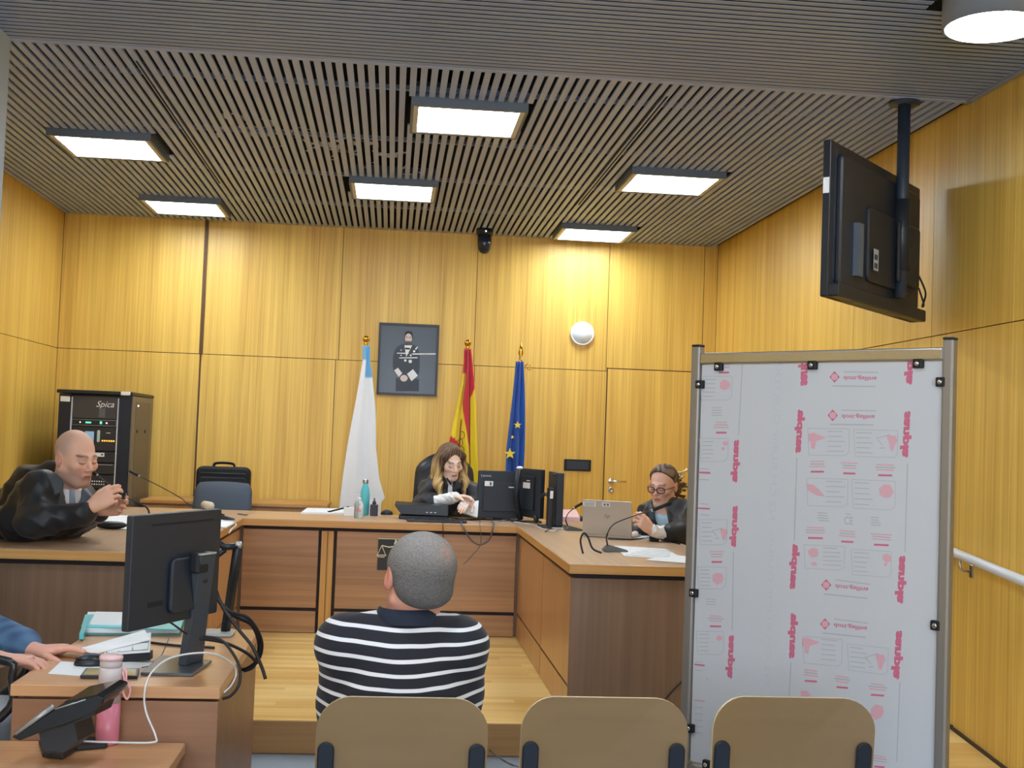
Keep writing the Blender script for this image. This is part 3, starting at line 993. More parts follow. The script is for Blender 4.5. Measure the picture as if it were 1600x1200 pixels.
for k in range(4): b.box(.418 + (k % 2) * .022, .434 + (k % 2) * .022, -.0722, -.0714, 2.32 + (k // 2) * .04, 2.345 + (k // 2) * .04, M=Mt)
b.build('label_marks', M_blackm, t, world=True)
b = MB(); b.box(TWD * .02, TWD * .98, .0176, .0182, zb + .07, zt - .02, M=Mt); b.build('screen', mat('tv_glass', (12, 13, 16), .12), t, world=True)
b = MB(); b.box(-.0012, 0, -.014, .014, 2.60, 2.67, M=Mt); b.build('side_label', M_tag, t, world=True)
# ceiling pole and bracket
pp = Vector((2.43, 5.775, 0))
b = MB(); b.lathe([(.03, 0), (.03, ZC - 2.22)], 20, M=Matrix.Translation((pp.x, pp.y, 2.22)))
b.lathe([(.075, 0), (.075, .012)], 24, M=Matrix.Translation((pp.x, pp.y, ZC - .014)))
b.build('ceiling_pole', mat('pole_dark', (46, 56, 70), .45), t, world=True)
b = MB(); b.lathe([(.04, 0), (.04, .35)], 20, M=Matrix.Translation((pp.x, pp.y, 2.35))); b.build('pole_sleeve', M_tv, t, world=True)
q = Mt @ Vector((TWD * .72, -.075, 2.44))
b = MB(); b.tube([(pp.x, pp.y, 2.5), (q.x, q.y, 2.5)], .022, 10); b.tube([(pp.x, pp.y, 2.38), (q.x, q.y, 2.38)], .018, 10)
b.rbox(TWD * .72, -.078, 2.44, .3, .016, .3, r=.02, axis='Y', M=Mt)
b.build('bracket', M_tv, t, world=True)
b = MB(); b.tube(smooth_path([Mt @ Vector((TWD * .8, -.1, 2.35)), Mt @ Vector((TWD * .84, -.12, 2.27)), Mt @ Vector((TWD * .8, -.12, 2.2)), Mt @ Vector((TWD * .87, -.1, 2.22)), Mt @ Vector((TWD * .85, -.08, 2.3))], 5), .005, 6)
b.build('cable', M_blackm, t, world=True)

# ================================================================== on the back wall and ceiling
t = thing('wall_clock', 'round white clock on the wood wall, right of the flags', 'clock', (1.582, YB, 2.383))
Mc = Matrix.Translation((1.582, YB, 2.383)) @ Matrix.Rotation(PI / 2, 4, 'X')
MB().lathe([(.098, 0), (.102, .006), (.102, .028), (.096, .034), (.09, .03)], 48, M=Mc).build('case', M_white, t, world=True)
MB().lathe([(.089, .028), (.089, .0305)], 48, M=Mc).build('face', mat('clock_face', (226, 238, 246), .3), t, world=True)

t = thing('wall_plate', 'black rectangular socket plate on the wood wall left of the door', 'plate', (1.583, YB, 1.265))
MB().rbox(1.583, YB - .006, 1.265, .23, .012, .098, r=.006, axis='Y').build('frame', M_blackm, t, world=True)
MB().box(1.49, 1.676, YB - .0135, YB - .0125, 1.23, 1.30).build('insert', mat('plate_insert', (44, 52, 64), .4), t, world=True)

t = thing('ceiling_camera', 'small black dome camera on the ceiling above the flags', 'camera', (.70, 10.1, ZC))
MB().lathe([(.07, ZC - .05), (.07, ZC)], 28, M=Matrix.Translation((.70, 10.1, 0))).build('mount', M_black, t, world=True)
MB().lathe([(.012, ZC - .205), (.035, ZC - .195), (.052, ZC - .165), (.058, ZC - .12), (.058, ZC - .051)], 28, M=Matrix.Translation((.70, 10.1, 0))).build('dome', mat('dome_glass', (36, 44, 56), .18), t, world=True)
MB().ball((.705, 10.03, ZC - .028), .006, 10, 8).build('indicator_light', mat('white_led', (255, 255, 255), .4, emit=4), t, world=True)

# portrait
t = thing('framed_portrait', 'dark framed portrait photograph on the back wall above the high-backed leather chair', 'picture', (.11, YB, 2.1))
px0, px1, pz0, pz1 = -.135, .368, 1.798, 2.40
b = MB()
for a in ((px0, px1, pz0, pz0 + .018), (px0, px1, pz1 - .018, pz1), (px0, px0 + .018, pz0 + .018, pz1 - .018), (px1 - .018, px1, pz0 + .018, pz1 - .018)):
    b.box(a[0], a[1], YB - .028, YB - .001, a[2], a[3])
b.build('frame', mat('frame_black', (22, 22, 26), .35), t, world=True)
MB().box(px0 + .0175, px1 - .0175, YB - .012, YB - .001, pz0 + .0175, pz1 - .0175).build('photograph', mat('photo_dark', (52, 60, 72), .25, noise=.12, nscale=6), t, world=True)
yq = YB - .0125


def flatpoly(mb, pts, d=0.0):
    """pts in pixels of the photograph's 1029-wide crop of the picture"""
    vs = []
    for (u, v) in pts:
        uu = 580 + u * 120 / 1029.; vv = 490 + v * 120 / 1029.
        p = ay(uu, vv, yq - d); vs.append(p)
    mb.add(vs, [tuple(range(len(vs)))])


def ell(cx, cy, rx, ry, n=16): return [(cx + rx * math.cos(2 * PI * k / n), cy + ry * math.sin(2 * PI * k / n)) for k in range(n)]


b = MB(); flatpoly(b, [(440, 400), (350, 440), (300, 520), (285, 700), (310, 780), (420, 860), (560, 760), (640, 820), (655, 560), (620, 450), (540, 400)]); flatpoly(b, [(330, 860), (330, 1040), (640, 1040), (640, 880), (520, 860)])
b.build('dark_suit', mat('photo_suit', (41, 48, 59), .4), t, world=True)
b = MB(); flatpoly(b, ell(503, 290, 56, 60), .0004); b.build('dark_hair', mat('photo_hair', (20, 20, 24), .5), t, world=True)
b = MB(); flatpoly(b, ell(500, 335, 46, 70), .0008); flatpoly(b, ell(438, 866, 50, 44), .0008); b.build('skin', mat('photo_skin', (214, 196, 186), .5), t, world=True)
b = MB(); flatpoly(b, [(462, 368), (535, 372), (530, 405), (500, 415), (470, 402)], .0011); flatpoly(b, ell(520, 318, 14, 6), .0011); flatpoly(b, ell(478, 316, 12, 6), .0011)
b.build('beard', mat('photo_beard', (92, 74, 70), .5), t, world=True)
b = MB(); flatpoly(b, [(445, 425), (550, 425), (470, 580)], .0012); flatpoly(b, [(308, 760), (360, 726), (415, 800), (370, 850)], .0012); flatpoly(b, [(480, 808), (560, 745), (625, 830), (540, 905)], .0012)
flatpoly(b, [(345, 524), (500, 526), (500, 540), (345, 536)], .0013); flatpoly(b, [(540, 534), (865, 532), (865, 548), (560, 550)], .0013); flatpoly(b, [(375, 588), (620, 584), (620, 598), (375, 600)], .0013)
for c_ in ((576, 505, 16), (600, 472, 12), (614, 455, 9), (530, 560, 14), (523, 640, 24), (457, 628, 17), (400, 490, 9), (400, 560, 9)): flatpoly(b, ell(*c_[:2], c_[2], c_[2], 10), .0014)
b.build('white_shirt_and_medals', mat('photo_white', (226, 228, 228), .5), t, world=True)
b = MB(); flatpoly(b, [(455, 455), (520, 460), (520, 482), (455, 480)], .0016); b.build('bow_tie', mat('photo_hair', (20, 20, 24), .5), t, world=True)

# ================================================================== flags
M_gold = mat('gold_finial', (214, 166, 62), .22, metal=1.0)
M_polew = mat('flag_pole', (176, 132, 74), .35)


def flag(name, label, x, ztop, prof, colfn, finial='ball', y=9.95, folds=3.5, depth=.05, seed=0):
    t = thing(name, label, 'flag', (x, y, PLAT))
    MB().tube([(x, y, PLAT + .03), (x, y, ztop - .05)], .0125, 12).build('pole', M_polew, t, world=True)
    MB().lathe([(.14, 0), (.14, .012), (.05, .03), (.03, .06)], 28, M=Matrix.Translation((x, y, PLAT))).build('base', M_gold, t, world=True)
    b = MB()
    if finial == 'ball':
        b.ball((x, y, ztop), .028, 18, 12); b.lathe([(.012, -.07), (.016, -.06), (.012, -.05), (.018, -.03), (.012, -.02)], 16, M=Matrix.Translation((x, y, ztop)))
    else:
        b.lathe([(.012, -.12), (.02, -.10), (.012, -.085), (.006, -.07), (.022, -.03), (.016, .0), (.002, .06)], 16, M=Matrix.Translation((x, y, ztop)))
    b.build('finial', M_gold, t, world=True)
    # cloth: prof = list of (z, xl, xr)
    NU, NV = 60, 90
    zs = [p[0] for p in prof]
    vs, fs, cols = [], [], []
    for j in range(NV + 1):
        s_ = j / NV
        z = zs[0] + (zs[-1] - zs[0]) * s_
        xl = np.interp(-z, [-q[0] for q in prof], [q[1] for q in prof])
        xr = np.interp(-z, [-q[0] for q in prof], [q[2] for q in prof])
        for i in range(NU + 1):
            u = i / NU
            d = depth * (.35 + .65 * s_) * math.sin(u * folds * 2 * PI + seed + 1.2 * math.sin(s_ * 2.2 + seed)) * (.5 + .5 * math.sin(PI * min(1, u * 1.1 + .05)))
            xx = xl + (xr - xl) * u + .004 * math.sin(9 * s_ + 5 * u)
            zz = z - .03 * math.sin(u * folds * 2 * PI + seed) * s_ * (1 if j == NV else .3)
            vs.append((xx, y - .03 + d, zz)); cols.append(colfn(u, s_))
    for j in range(NV):
        for i in range(NU):
            a = j * (NU + 1) + i
            fs.append((a, a + 1, a + NU + 2, a + NU + 1))
    m = MB(); m.add(vs, fs, 0, True)
    o = m.build('cloth', mat('flag_cloth', (255, 255, 255), .75, vcol=True, sheen=.3), t, world=True)
    at_ = o.data.color_attributes.new('Col', 'FLOAT_COLOR', 'POINT')
    at_.data.foreach_set('color', [c_ for q in cols for c_ in q])
    so = o.modifiers.new('thickness', 'SOLIDIFY'); so.thickness = .002
    return t, o


def on9(u, v, y=9.92): p = ay(u, v, y); return p.z, p.x


def prof_px(rows, y=9.92):
    out = []
    for (v, ul, ur) in rows:
        a = ay(ul, v, y); b_ = ay(ur, v, y); out.append(((a.z + b_.z) / 2, a.x, b_.x))
    return out


WHT = lin((232, 234, 238)); BLU = lin((112, 176, 222))
flag('flag_on_pole', 'white flag with a light blue band at its top, hanging on a gold-tipped pole', ay(572, 530, 9.95).x, ay(572, 530, 9.95).z,
     prof_px([(540, 567, 579), (566, 566, 579), (580, 563, 581), (640, 553, 586), (700, 543, 588), (750, 535, 594), (778, 531, 602), (785, 530, 596), (850, 524, 590)]),
     lambda u, s_: BLU if (s_ < .07 or (u > .45 and s_ < .16)) else WHT, folds=1.6, depth=.028, seed=.5)
RED = lin((202, 26, 52)); YEL = lin((238, 212, 30)); DRD = lin((120, 20, 40))


def spain(u, s_):
    v = 545 + s_ * (850 - 545)
    if v < 585: return RED
    ur = 727 + (u - .5) * 2 * np.interp(v, [545, 850], [6, 30])
    if v > 770 - 40 * (u - .6) and u > .72: return RED
    if u > .74: return YEL if v > 622 - 60 * (u - .74) else RED
    if u > .69: return DRD
    if u < .34: return YEL if v < 692 - 30 * (.34 - u) else RED
    if u < .40 and v > 655: return DRD
    lim = 640 + (u - .40) * 200
    return RED if v < lim else YEL


tf, clo = flag('flag_on_pole', 'red and yellow flag hanging behind the long-haired woman, between the other two', ay(731, 536, 9.95).x, ay(731, 536, 9.95).z,
     prof_px([(545, 725, 737), (566, 724, 739), (600, 720, 741), (640, 712, 743), (690, 703, 745), (740, 700, 748), (800, 698, 748), (850, 697, 748)]), spain, folds=2.5, depth=.045, seed=2.1)
b = MB()
for (cx_, cz_) in ((719, 692), (721, 703), (722, 680)):
    p = [ay(cx_ + 4 * math.cos(a / 12 * 2 * PI), cz_ + 6 * math.sin(a / 12 * 2 * PI), 9.84) for a in range(13)]
    b.tube(p, .003, 5)
b.build('coat_of_arms', mat('arms_ink', (110, 80, 30), .6), tf, world=True)
EUB = lin((18, 84, 176)); STY = lin((240, 214, 60))


def eu(u, s_):
    return EUB


tf, clo = flag('flag_on_pole', 'blue flag with yellow stars, nearest the door, on a spear-tipped pole', ay(814, 546, 9.95).x, ay(814, 546, 9.95).z,
     prof_px([(565, 806, 819), (600, 802, 820), (650, 797, 820), (700, 792, 820), (740, 790, 819), (800, 787, 818), (850, 785, 817)]), eu, 'spear', folds=2.5, depth=.04, seed=4)
b = MB()
for (cx_, cz_, rr, n_) in ((797, 709, 9, 5), (809, 664, 6, 5), (801, 683, 3, 5)):
    pts = []
    for k in range(10):
        a = -PI / 2 + k * PI / 5; r_ = rr if k % 2 == 0 else rr * .42
        pts.append(ay(cx_ + r_ * math.cos(a), cz_ + r_ * math.sin(a), 9.845))
    n = len(b.v); b.add(pts + [p + Vector((0, .03, 0)) for p in pts], [tuple(range(10)), tuple(range(19, 9, -1))] + [(i, (i + 1) % 10, 10 + (i + 1) % 10, 10 + i) for i in range(10)])
b.build('stars', mat('star_yellow', (242, 216, 70), .6), tf, world=True)
b = MB(); q = ay(820, 572, 9.93)
b.tube(smooth_path([q, q + Vector((.03, -.01, .02)), q + Vector((.045, -.01, -.03)), q + Vector((.02, -.01, -.02))], 4), .004, 5); b.build('tassel', M_gold, tf, world=True)
# ================================================================== things on the desks
M_cable = mat('black_cable', (26, 27, 30), .45)
M_cablew = mat('white_cable', (206, 208, 212), .45)
M_cableg = mat('grey_cable', (92, 96, 102), .45)
M_screen = mat('screen_dark', (10, 11, 14), .12)
M_mongrey = mat('monitor_back', (38, 45, 55), .42)
M_teal = mat('teal', (94, 196, 206), .35)


def cable(name, label, pts, r=.003, m=None, group=None, n=7):
    P_ = smooth_path(pts, n)
    o = MB().tube(P_, r, 7).build(name, m or M_cable)
    return tag(o, label, 'cable', group)


# ---- large black monitor on the front left desk
MA = ay(199, 890, 3.57); MBp = ay(338, 880, 3.99)
MA = Vector((MA.x, MA.y, 0)); MBp = Vector((MBp.x, MBp.y, 0))
md = MBp - MA; MW = md.length; md.normalize(); mn = Vector((md.y, -md.x, 0))
Mm = Matrix(((md.x, -mn.x, 0, MA.x), (md.y, -mn.y, 0, MA.y), (0, 0, 1, 0), (0, 0, 0, 1)))
t = thing('monitor', 'large black monitor on the lower left desk, seen from behind', 'monitor', (MA + MBp) / 2 + Vector((0, 0, TD)))
b = MB(); b.rbox(MW / 2, 0, 1.053, MW, .022, .325, r=.006, axis='Y', M=Mm); b.build('casing', M_mongrey, t, world=True)
b = MB(); b.box(.012, MW - .012, .0112, .0122, .91, 1.205, M=Mm); b.build('screen', M_screen, t, world=True)
b = MB(); b.rbox(MW * .62, -.018, 1.0, .2, .014, .16, r=.02, axis='Y', M=Mm); b.build('back_bulge', M_mongrey, t, world=True)
b = MB(); b.box(.09, MW - .05, -.0125, -.0112, 1.182, 1.187, M=Mm); b.build('vent_line', M_blackm, t, world=True)
b = MB(); b.box(.09, .16, -.0125, -.0112, .948, .962, M=Mm); b.build('port_cover', M_blackm, t, world=True)
# stand
bs = MB(); c0 = az(218, 1057, TD); c1 = az(300, 1059, TD); c2 = az(331, 1036, TD); c3 = az(252, 1028, TD)
bs.prism([(c0.x, c0.y + .012), (c1.x, c1.y + .012), (c2.x, c2.y), (c3.x, c3.y)], TD + .0005, TD + .010)
bs.build('base', mat('stand_grey', (86, 90, 96), .3, metal=.5), t, world=True, bevel=.002)
n0 = az(300, 1043, TD); n0 = Vector((n0.x - .008, n0.y + .02, TD + .01))
n1 = Mm @ Vector((MW * .68, -.05, 1.085))
ux = md
nk = MB()
for k in range(1):
    w0, d0 = .052, .02
    ring = []
    for (p, w_) in ((n0, .10), (n0 * .5 + n1 * .5, .085), (n1, .08)):
        ring.append([p + Vector((md.x, md.y, 0)) * (sx * w_ / 2) + Vector((mn.x, mn.y, 0)) * sy for sx, sy in ((-1, -.014), (1, -.014), (1, .014), (-1, .014))])
    vs = [q for r_ in ring for q in r_]
    fs = [(0, 1, 2, 3), (11, 10, 9, 8)]
    for r_ in range(2):
        for i in range(4):
            fs.append((r_ * 4 + i, r_ * 4 + (i + 1) % 4, r_ * 4 + 4 + (i + 1) % 4, r_ * 4 + 4 + i))
    nk.add(vs, fs)
nk.build('neck', mat('neck_grey', (66, 73, 82), .38), t, world=True, bevel=.004)
b = MB(); p = n1 + Vector((0, 0, .004)); b.rbox(0, 0, 0, .082, .034, .006, r=.004, M=Matrix.Translation(p) @ Matrix.Rotation(math.atan2(md.y, md.x), 4, 'Z')); b.build('neck_cap', mat('cap_silver', (190, 194, 198), .3, metal=.5), t, world=True)
b = MB(); b.rbox(0, 0, 0, .06, .035, .06, r=.01, M=Matrix.Translation(n1 * .5 + (Mm @ Vector((MW * .62, -.03, 1.10))) * .5 + Vector((0, 0, -.03))) @ Matrix.Rotation(math.atan2(md.y, md.x), 4, 'Z')); b.build('hinge', M_blackm, t, world=True)
b = MB()
ml = Matrix(((md.x, 0, mn.x, 0), (md.y, 0, mn.y, 0), (0, 1, 0, 0), (0, 0, 0, 1)))
p = n0 * .22 + n1 * .78 + mn * .0135
b.tube([p + ml.to_3x3() @ Vector((.012 * math.cos(a), .012 * math.sin(a), 0)) for a in np.linspace(0, 2 * PI, 17)], .0009, 5)
b.build('round_mark', mat('mark_dark', (16, 18, 22), .3), t, world=True)
o_ = text_mesh('logo', 'D', .022, mat('mark_dark', (16, 18, 22), .3), t, wmat(t).inverted() @ (Matrix.Translation(p + mn * .0008) @ ml), extrude=.0004)
b = MB(); p = n0 * .9 + n1 * .12 + mn * .0125
b.tube([p + ml.to_3x3() @ Vector((.012 * math.cos(a), .02 * math.sin(a), 0)) for a in np.linspace(0, 2 * PI, 17)], .0025, 6); b.build('cable_hole', mat('cap_silver', (190, 194, 198), .3, metal=.5), t, world=True)

# ---- second stand behind it (monitor arm with a slanting post)
t = thing('monitor_stand', 'black slanting monitor stand behind the large monitor on the lower left desk', 'stand', az(350, 990, TD))
p0 = az(352, 992, TD) + Vector((0, 0, .012)); p1 = ay(372, 853, 4.36)
b = MB(); b.tube([p0, p1], .014, 4, flat=(1.2, .8)); b.build('post', M_black, t, world=True)
b = MB(); b.tube([p1, ay(352, 855, 4.36), ay(334, 845, 4.36)], .012, 8); b.tube([ay(352, 859, 4.36), ay(335, 872, 4.36)], .009, 8); b.build('arm', M_black, t, world=True)
b = MB(); b.tube([p1 + Vector((-.008, 0, .004)), p1 + Vector((.012, 0, .004))], .012, 10); b.build('joint_cap', mat('cap_silver', (190, 194, 198), .3, metal=.5), t, world=True)
b = MB(); b.rbox(p0.x - .02, p0.y + .0, TD + .007, .10, .12, .012, r=.01); b.build('base', mat('stand_base_pale', (170, 176, 180), .35), t, world=True)
b = MB(); b.rbox(p0.x - .17, p0.y + .03, 1.04, .03, .3, .19, r=.006, axis='X'); b.build('screen_casing', M_mongrey, t, world=True)

# ---- keyboardless clutter: folders, booklet, papers, mouse, smartphone
def sheaf(name, label, cat, pts, z0, h_, m, group=None, bend=0):
    b = MB(); b.prism(pts, z0 + .0006, z0 + h_); o = b.build(name, m); return tag(o, label, cat, group)


def quadz(pxs, z): return [(az(u, v, z).x, az(u, v, z).y) for u, v in pxs]


f = thing('document_folder', 'light blue folder full of papers on the far end of the lower left desk', 'folder', az(200, 985, TD))
MB().prism(quadz([(124, 993), (283, 993), (290, 966), (135, 966)], TD + .002), TD + .0006, TD + .006).build('lower_cover', mat('folder_green', (78, 120, 116), .5), f, world=True)
MB().prism(quadz([(131, 986), (280, 987), (286, 962), (137, 960)], TD + .012), TD + .0062, TD + .022).build('papers', M_paper, f, world=True)
MB().prism(quadz([(127, 980), (282, 984), (290, 958), (133, 961)], TD + .024), TD + .0222, TD + .026).build('upper_cover', M_teal, f, world=True)
MB().prism(quadz([(140, 974), (240, 977), (262, 958), (150, 956)], TD + .03), TD + .0262, TD + .031).build('loose_papers', M_paper, f, world=True)
MB().prism(quadz([(124, 990), (131, 990), (141, 964), (134, 964)], TD + .026), TD + .0064, TD + .027).build('spine', M_teal, f, world=True)

# printed booklet leaning on a black box, raised sheet
kb = thing('printed_booklet', 'white booklet with a printed grid propped on the lower left desk', 'booklet', az(200, 1030, TD))
q0 = az(152, 1035, TD); q1 = az(233, 1032, TD)
Y0 = (q0.y + q1.y) / 2
p_ = [ay(162, 1024, Y0), ay(234, 1019, Y0 - .02), ay(236, 988, Y0 + .10), ay(170, 1000, Y0 + .12)]
b = MB(); b.add(p_ + [p + Vector((0, .003, -.004)) for p in p_], [(0, 1, 2, 3), (7, 6, 5, 4), (0, 4, 5, 1), (1, 5, 6, 2), (2, 6, 7, 3), (3, 7, 4, 0)])
b.build('cover', M_paper, kb, world=True)
b = MB(); q = [ay(162, 1024.5, Y0), ay(234, 1019.5, Y0 - .02), ay(234, 1032, Y0 - .02), ay(162, 1036, Y0)]
b.add(q + [p + Vector((0, .05, 0)) for p in q], [(0, 1, 2, 3), (7, 6, 5, 4), (0, 4, 5, 1), (1, 5, 6, 2), (2, 6, 7, 3), (3, 7, 4, 0)])
b.build('black_block', M_black, kb, world=True)
b = MB()
def onq(s_, t_, d=.0012):
    a = p_[0].lerp(p_[1], s_); c_ = p_[3].lerp(p_[2], s_); r_ = a.lerp(c_, t_)
    n_ = (p_[1] - p_[0]).cross(p_[3] - p_[0]).normalized()
    if n_.z < 0: n_ = -n_
    return r_ + n_ * d
for (s0, s1, t0, t1) in [(.04, .3, .12, .5), (.32, .6, .12, .5), (.62, .96, .12, .5), (.3, .5, .52, .8), (.52, .72, .52, .8), (.74, .96, .52, .8), (.14, .28, .52, .8)]:
    c_ = [onq(s0, t0), onq(s1, t0), onq(s1, t1), onq(s0, t1), onq(s0, t0)]
    b.tube(c_, .0011, 4)
b.build('printed_grid', M_print, kb, world=True)
sh_ = thing('paper_sheet', 'raised printed sheet under the fingers of the denim-sleeved hand', 'paper', az(150, 1010, TD))
Y1 = Y0 + .02
s4 = [ay(126, 1012, Y1), ay(158, 1019, Y1), ay(233, 998, Y1 + .03), ay(228, 985, Y1 + .12)]
s4 = [ay(118, 1015, Y1), ay(150, 1021, Y1), ay(236, 999, Y1 + .02), ay(226, 984, Y1 + .10)]
b = MB(); b.add(s4 + [p - Vector((0, 0, .0008)) for p in s4], [(0, 1, 2, 3), (7, 6, 5, 4), (0, 4, 5, 1), (1, 5, 6, 2), (2, 6, 7, 3), (3, 7, 4, 0)])
b.build('sheet', M_paper, sh_, world=True)
b = MB()
for (s_, ) in [(x_,) for x_ in (.3, .45, .6, .75)]:
    for dt in (.35, .6):
        a = s4[0].lerp(s4[3], s_).lerp(s4[1].lerp(s4[2], s_), dt) + Vector((0, 0, .001))
        b.box(a.x - .008, a.x + .008, a.y - .002, a.y + .002, a.z, a.z + .0004)
b.build('print', mat('faint_ink', (170, 176, 190), .6), sh_, world=True)
sheaf('paper_sheet', 'flat pale paper lying under the black mouse on the lower left desk', 'paper', quadz([(75, 1053), (128, 1057), (205, 1040), (95, 1034)], TD), TD, .0015, M_paper)
sheaf('paper_sheet', 'white paper under the edge of the booklet on the lower left desk', 'paper', quadz([(176, 1046), (246, 1043), (250, 1033), (190, 1035)], TD), TD, .0012, M_paper)

ms = thing('computer_mouse', 'black computer mouse beside the pink bottle on the lower left desk', 'mouse', az(146, 1041, TD))
mc = az(143, 1040, TD)
b = MB(); b.ball((0, 0, 0), (.052, .03, .033), 20, 12)
b.v = [(x_, y_, max(z_, -.002)) for x_, y_, z_ in b.v]
Mo = Matrix.Translation((mc.x, mc.y, TD + .004)) @ Matrix.Rotation(.2, 4, 'Z')
b.v = [tuple(Mo @ Vector(p)) for p in b.v]; b.build('body', M_black, ms, world=True)
b = MB(); b.ball((-.0, 0, 0), (.05, .026, .0345), 20, 12); b.v = [tuple(Mo @ Vector((x_, y_, max(z_, .018)))) for x_, y_, z_ in b.v]; b.build('top_shell', mat('mouse_top', (90, 94, 98), .3), ms, world=True)

sp_ = thing('smartphone', 'smartphone lying face up behind the pink bottle', 'phone', az(170, 1057, TD))
c_ = [az(124, 1061, TD), az(214, 1062, TD), az(217, 1050, TD), az(133, 1049, TD)]
b = MB(); b.prism([(p.x, p.y + .006) for p in c_], TD + .0006, TD + .0095); b.build('body', M_black, sp_, world=True, bevel=.002)
ctr = sum(c_, Vector()) / 4
b = MB(); b.prism([(ctr.x + (p.x - ctr.x) * .9, ctr.y + .006 + (p.y - ctr.y) * .8) for p in c_], TD + .0096, TD + .0102); b.build('display', mat('phone_screen', (188, 180, 140), .08), sp_, world=True)

# ---- pink bottle on the low table
bt = thing('water_bottle', 'frosted bottle with pink lower half and pink loop on the low table', 'bottle', az(168, 1150, TT))
pb = az(168, 1149, TT); pb = Vector((pb.x, 3.575, TT))
pb = ay(168, 1146, 3.597); pb.z = TT + .001
Mbt = Matrix.Translation(pb)
rb = .0315
MB().lathe([(rb * .9, 0), (rb, .006), (rb, .115)], 32, M=Mbt).build('lower_body', mat('bottle_pink', (214, 128, 150), .3, alpha=.93), bt, world=True)
MB().lathe([(rb, .1152), (rb, .205), (rb * .93, .213)], 32, M=Mbt).build('upper_body', mat('bottle_frost', (206, 198, 204), .35, alpha=.93), bt, world=True)
MB().lathe([(rb * .9, .2135), (rb * .96, .217), (rb * .96, .231), (rb * .9, .233)], 32, M=Mbt).build('neck_ring', mat('bottle_ring', (190, 182, 186), .3), bt, world=True)
MB().lathe([(rb * 1.02, .2335), (rb * 1.02, .243), (rb * .9, .246)], 32, M=Mbt).build('lid', mat('lid_pink', (226, 190, 196), .35), bt, world=True)
lp = smooth_path([pb + Vector((rb, 0, .212)), pb + Vector((rb + .012, -.004, .205)), pb + Vector((rb + .014, -.004, .175)), pb + Vector((rb + .026, -.004, .15)), pb + Vector((rb + .018, -.004, .125)), pb + Vector((rb + .006, -.004, .145)), pb + Vector((rb + .008, -.004, .175)), pb + Vector((rb + .002, -.002, .2))], 6)
MB().tube(lp, .003, 8).build('carry_loop', mat('loop_pink', (236, 176, 186), .5), bt, world=True)

# ---- desk phone (black, tilted, seen from behind)
ph = thing('desk_phone', 'black office desk phone standing on the low table beside the pink bottle', 'phone', az(100, 1165, TT))
pc = az(105, 1160, TT)
def P3(u, v, y): return ay(u, v, y)
yy0 = 3.30
side = [(17, 1152), (84, 1108), (100, 1097), (150, 1086), (163, 1090), (160, 1100), (140, 1118), (118, 1126), (96, 1135), (70, 1142), (30, 1158)]
b = MB()
A_ = [ay(u, v, yy0) for u, v in side]; B_ = [ay(u, v, yy0) + Vector((.03, .15, .012)) for u, v in side]
n = len(side)
b.add(A_ + B_, [tuple(range(n)), tuple(range(2 * n - 1, n - 1, -1))] + [(i, (i + 1) % n, n + (i + 1) % n, n + i) for i in range(n)])
b.build('body', mat('phone_gloss', (22, 24, 28), .16, coat=.5), ph, world=True, bevel=.004)
ft = [(62, 1140), (120, 1122), (170, 1150), (168, 1154), (118, 1152), (100, 1172), (66, 1160)]
b = MB(); pts = [az(u, v + 14, TT) for u, v in ((60, 1150), (110, 1140), (170, 1150), (166, 1156), (120, 1160), (98, 1174), (66, 1170))]
b.prism([(p.x, p.y) for p in pts], TT + .001, TT + .014)
b.build('foot', M_black, ph, world=True, bevel=.003)
sd2 = [(60, 1142), (100, 1104), (156, 1096), (148, 1118), (116, 1130), (122, 1158), (100, 1176), (66, 1172)]
A_ = [ay(u, v, yy0 + .03) for u, v in sd2]; B_ = [p + Vector((.02, .10, 0)) for p in A_]; n = len(sd2)
for p in A_ + B_: p.z = max(p.z, TT + .0145)
b = MB(); b.add(A_ + B_, [tuple(range(n)), tuple(range(2 * n - 1, n - 1, -1))] + [(i, (i + 1) % n, n + (i + 1) % n, n + i) for i in range(n)])
b.build('support', M_black, ph, world=True)
b = MB(); hs = [ay(24, 1150, yy0 - .004), ay(84, 1107, yy0 - .004)]; b.tube([h_ + Vector((0, 0, .006)) for h_ in hs], .006, 8); b.tube([ay(86, 1108, yy0 - .006), ay(134, 1093, yy0 - .006)], .0022, 6)
b.build('bright_trim', mat('phone_trim', (150, 156, 162), .2, metal=.4), ph, world=True)

# cables at the left
cable('cable', 'thin white cable looping from the desk phone up to the lower left desk', [ay(130, 1158, 3.42), ay(180, 1160, 3.42), ay(238, 1160, 3.42), ay(243, 1150, 3.44), ay(228, 1112, 3.5), ay(226, 1080, 3.52), ay(236, 1052, 3.56), ay(262, 1030, 3.6), ay(300, 1021, 3.62), ay(335, 1022, 3.66), ay(362, 1036, 3.72), ay(369, 1052, 3.74), ay(362, 1070, 3.7), ay(350, 1082, 3.66)], .0028, M_cablew)
cab = [[(331, 905), (340, 935), (362, 960), (392, 975), (404, 1000), (403, 1025), (395, 1042), (380, 1048)],
       [(336, 925), (352, 955), (374, 985), (394, 1010), (408, 1040), (415, 1061)],
       [(318, 995), (345, 1000), (362, 1018), (374, 1042), (374, 1068), (362, 1086), (348, 1092)],
       [(312, 998), (350, 1004), (385, 1020), (402, 1036)],
       [(331, 900), (350, 950), (388, 966), (408, 1000), (404, 1030), (382, 1046), (372, 1040)],
       [(255, 966), (270, 975), (285, 986), (292, 990)],
       [(236, 1004), (270, 1008), (300, 1010), (335, 1012)],
       [(222, 1043), (240, 1038), (252, 1024), (264, 998)]]
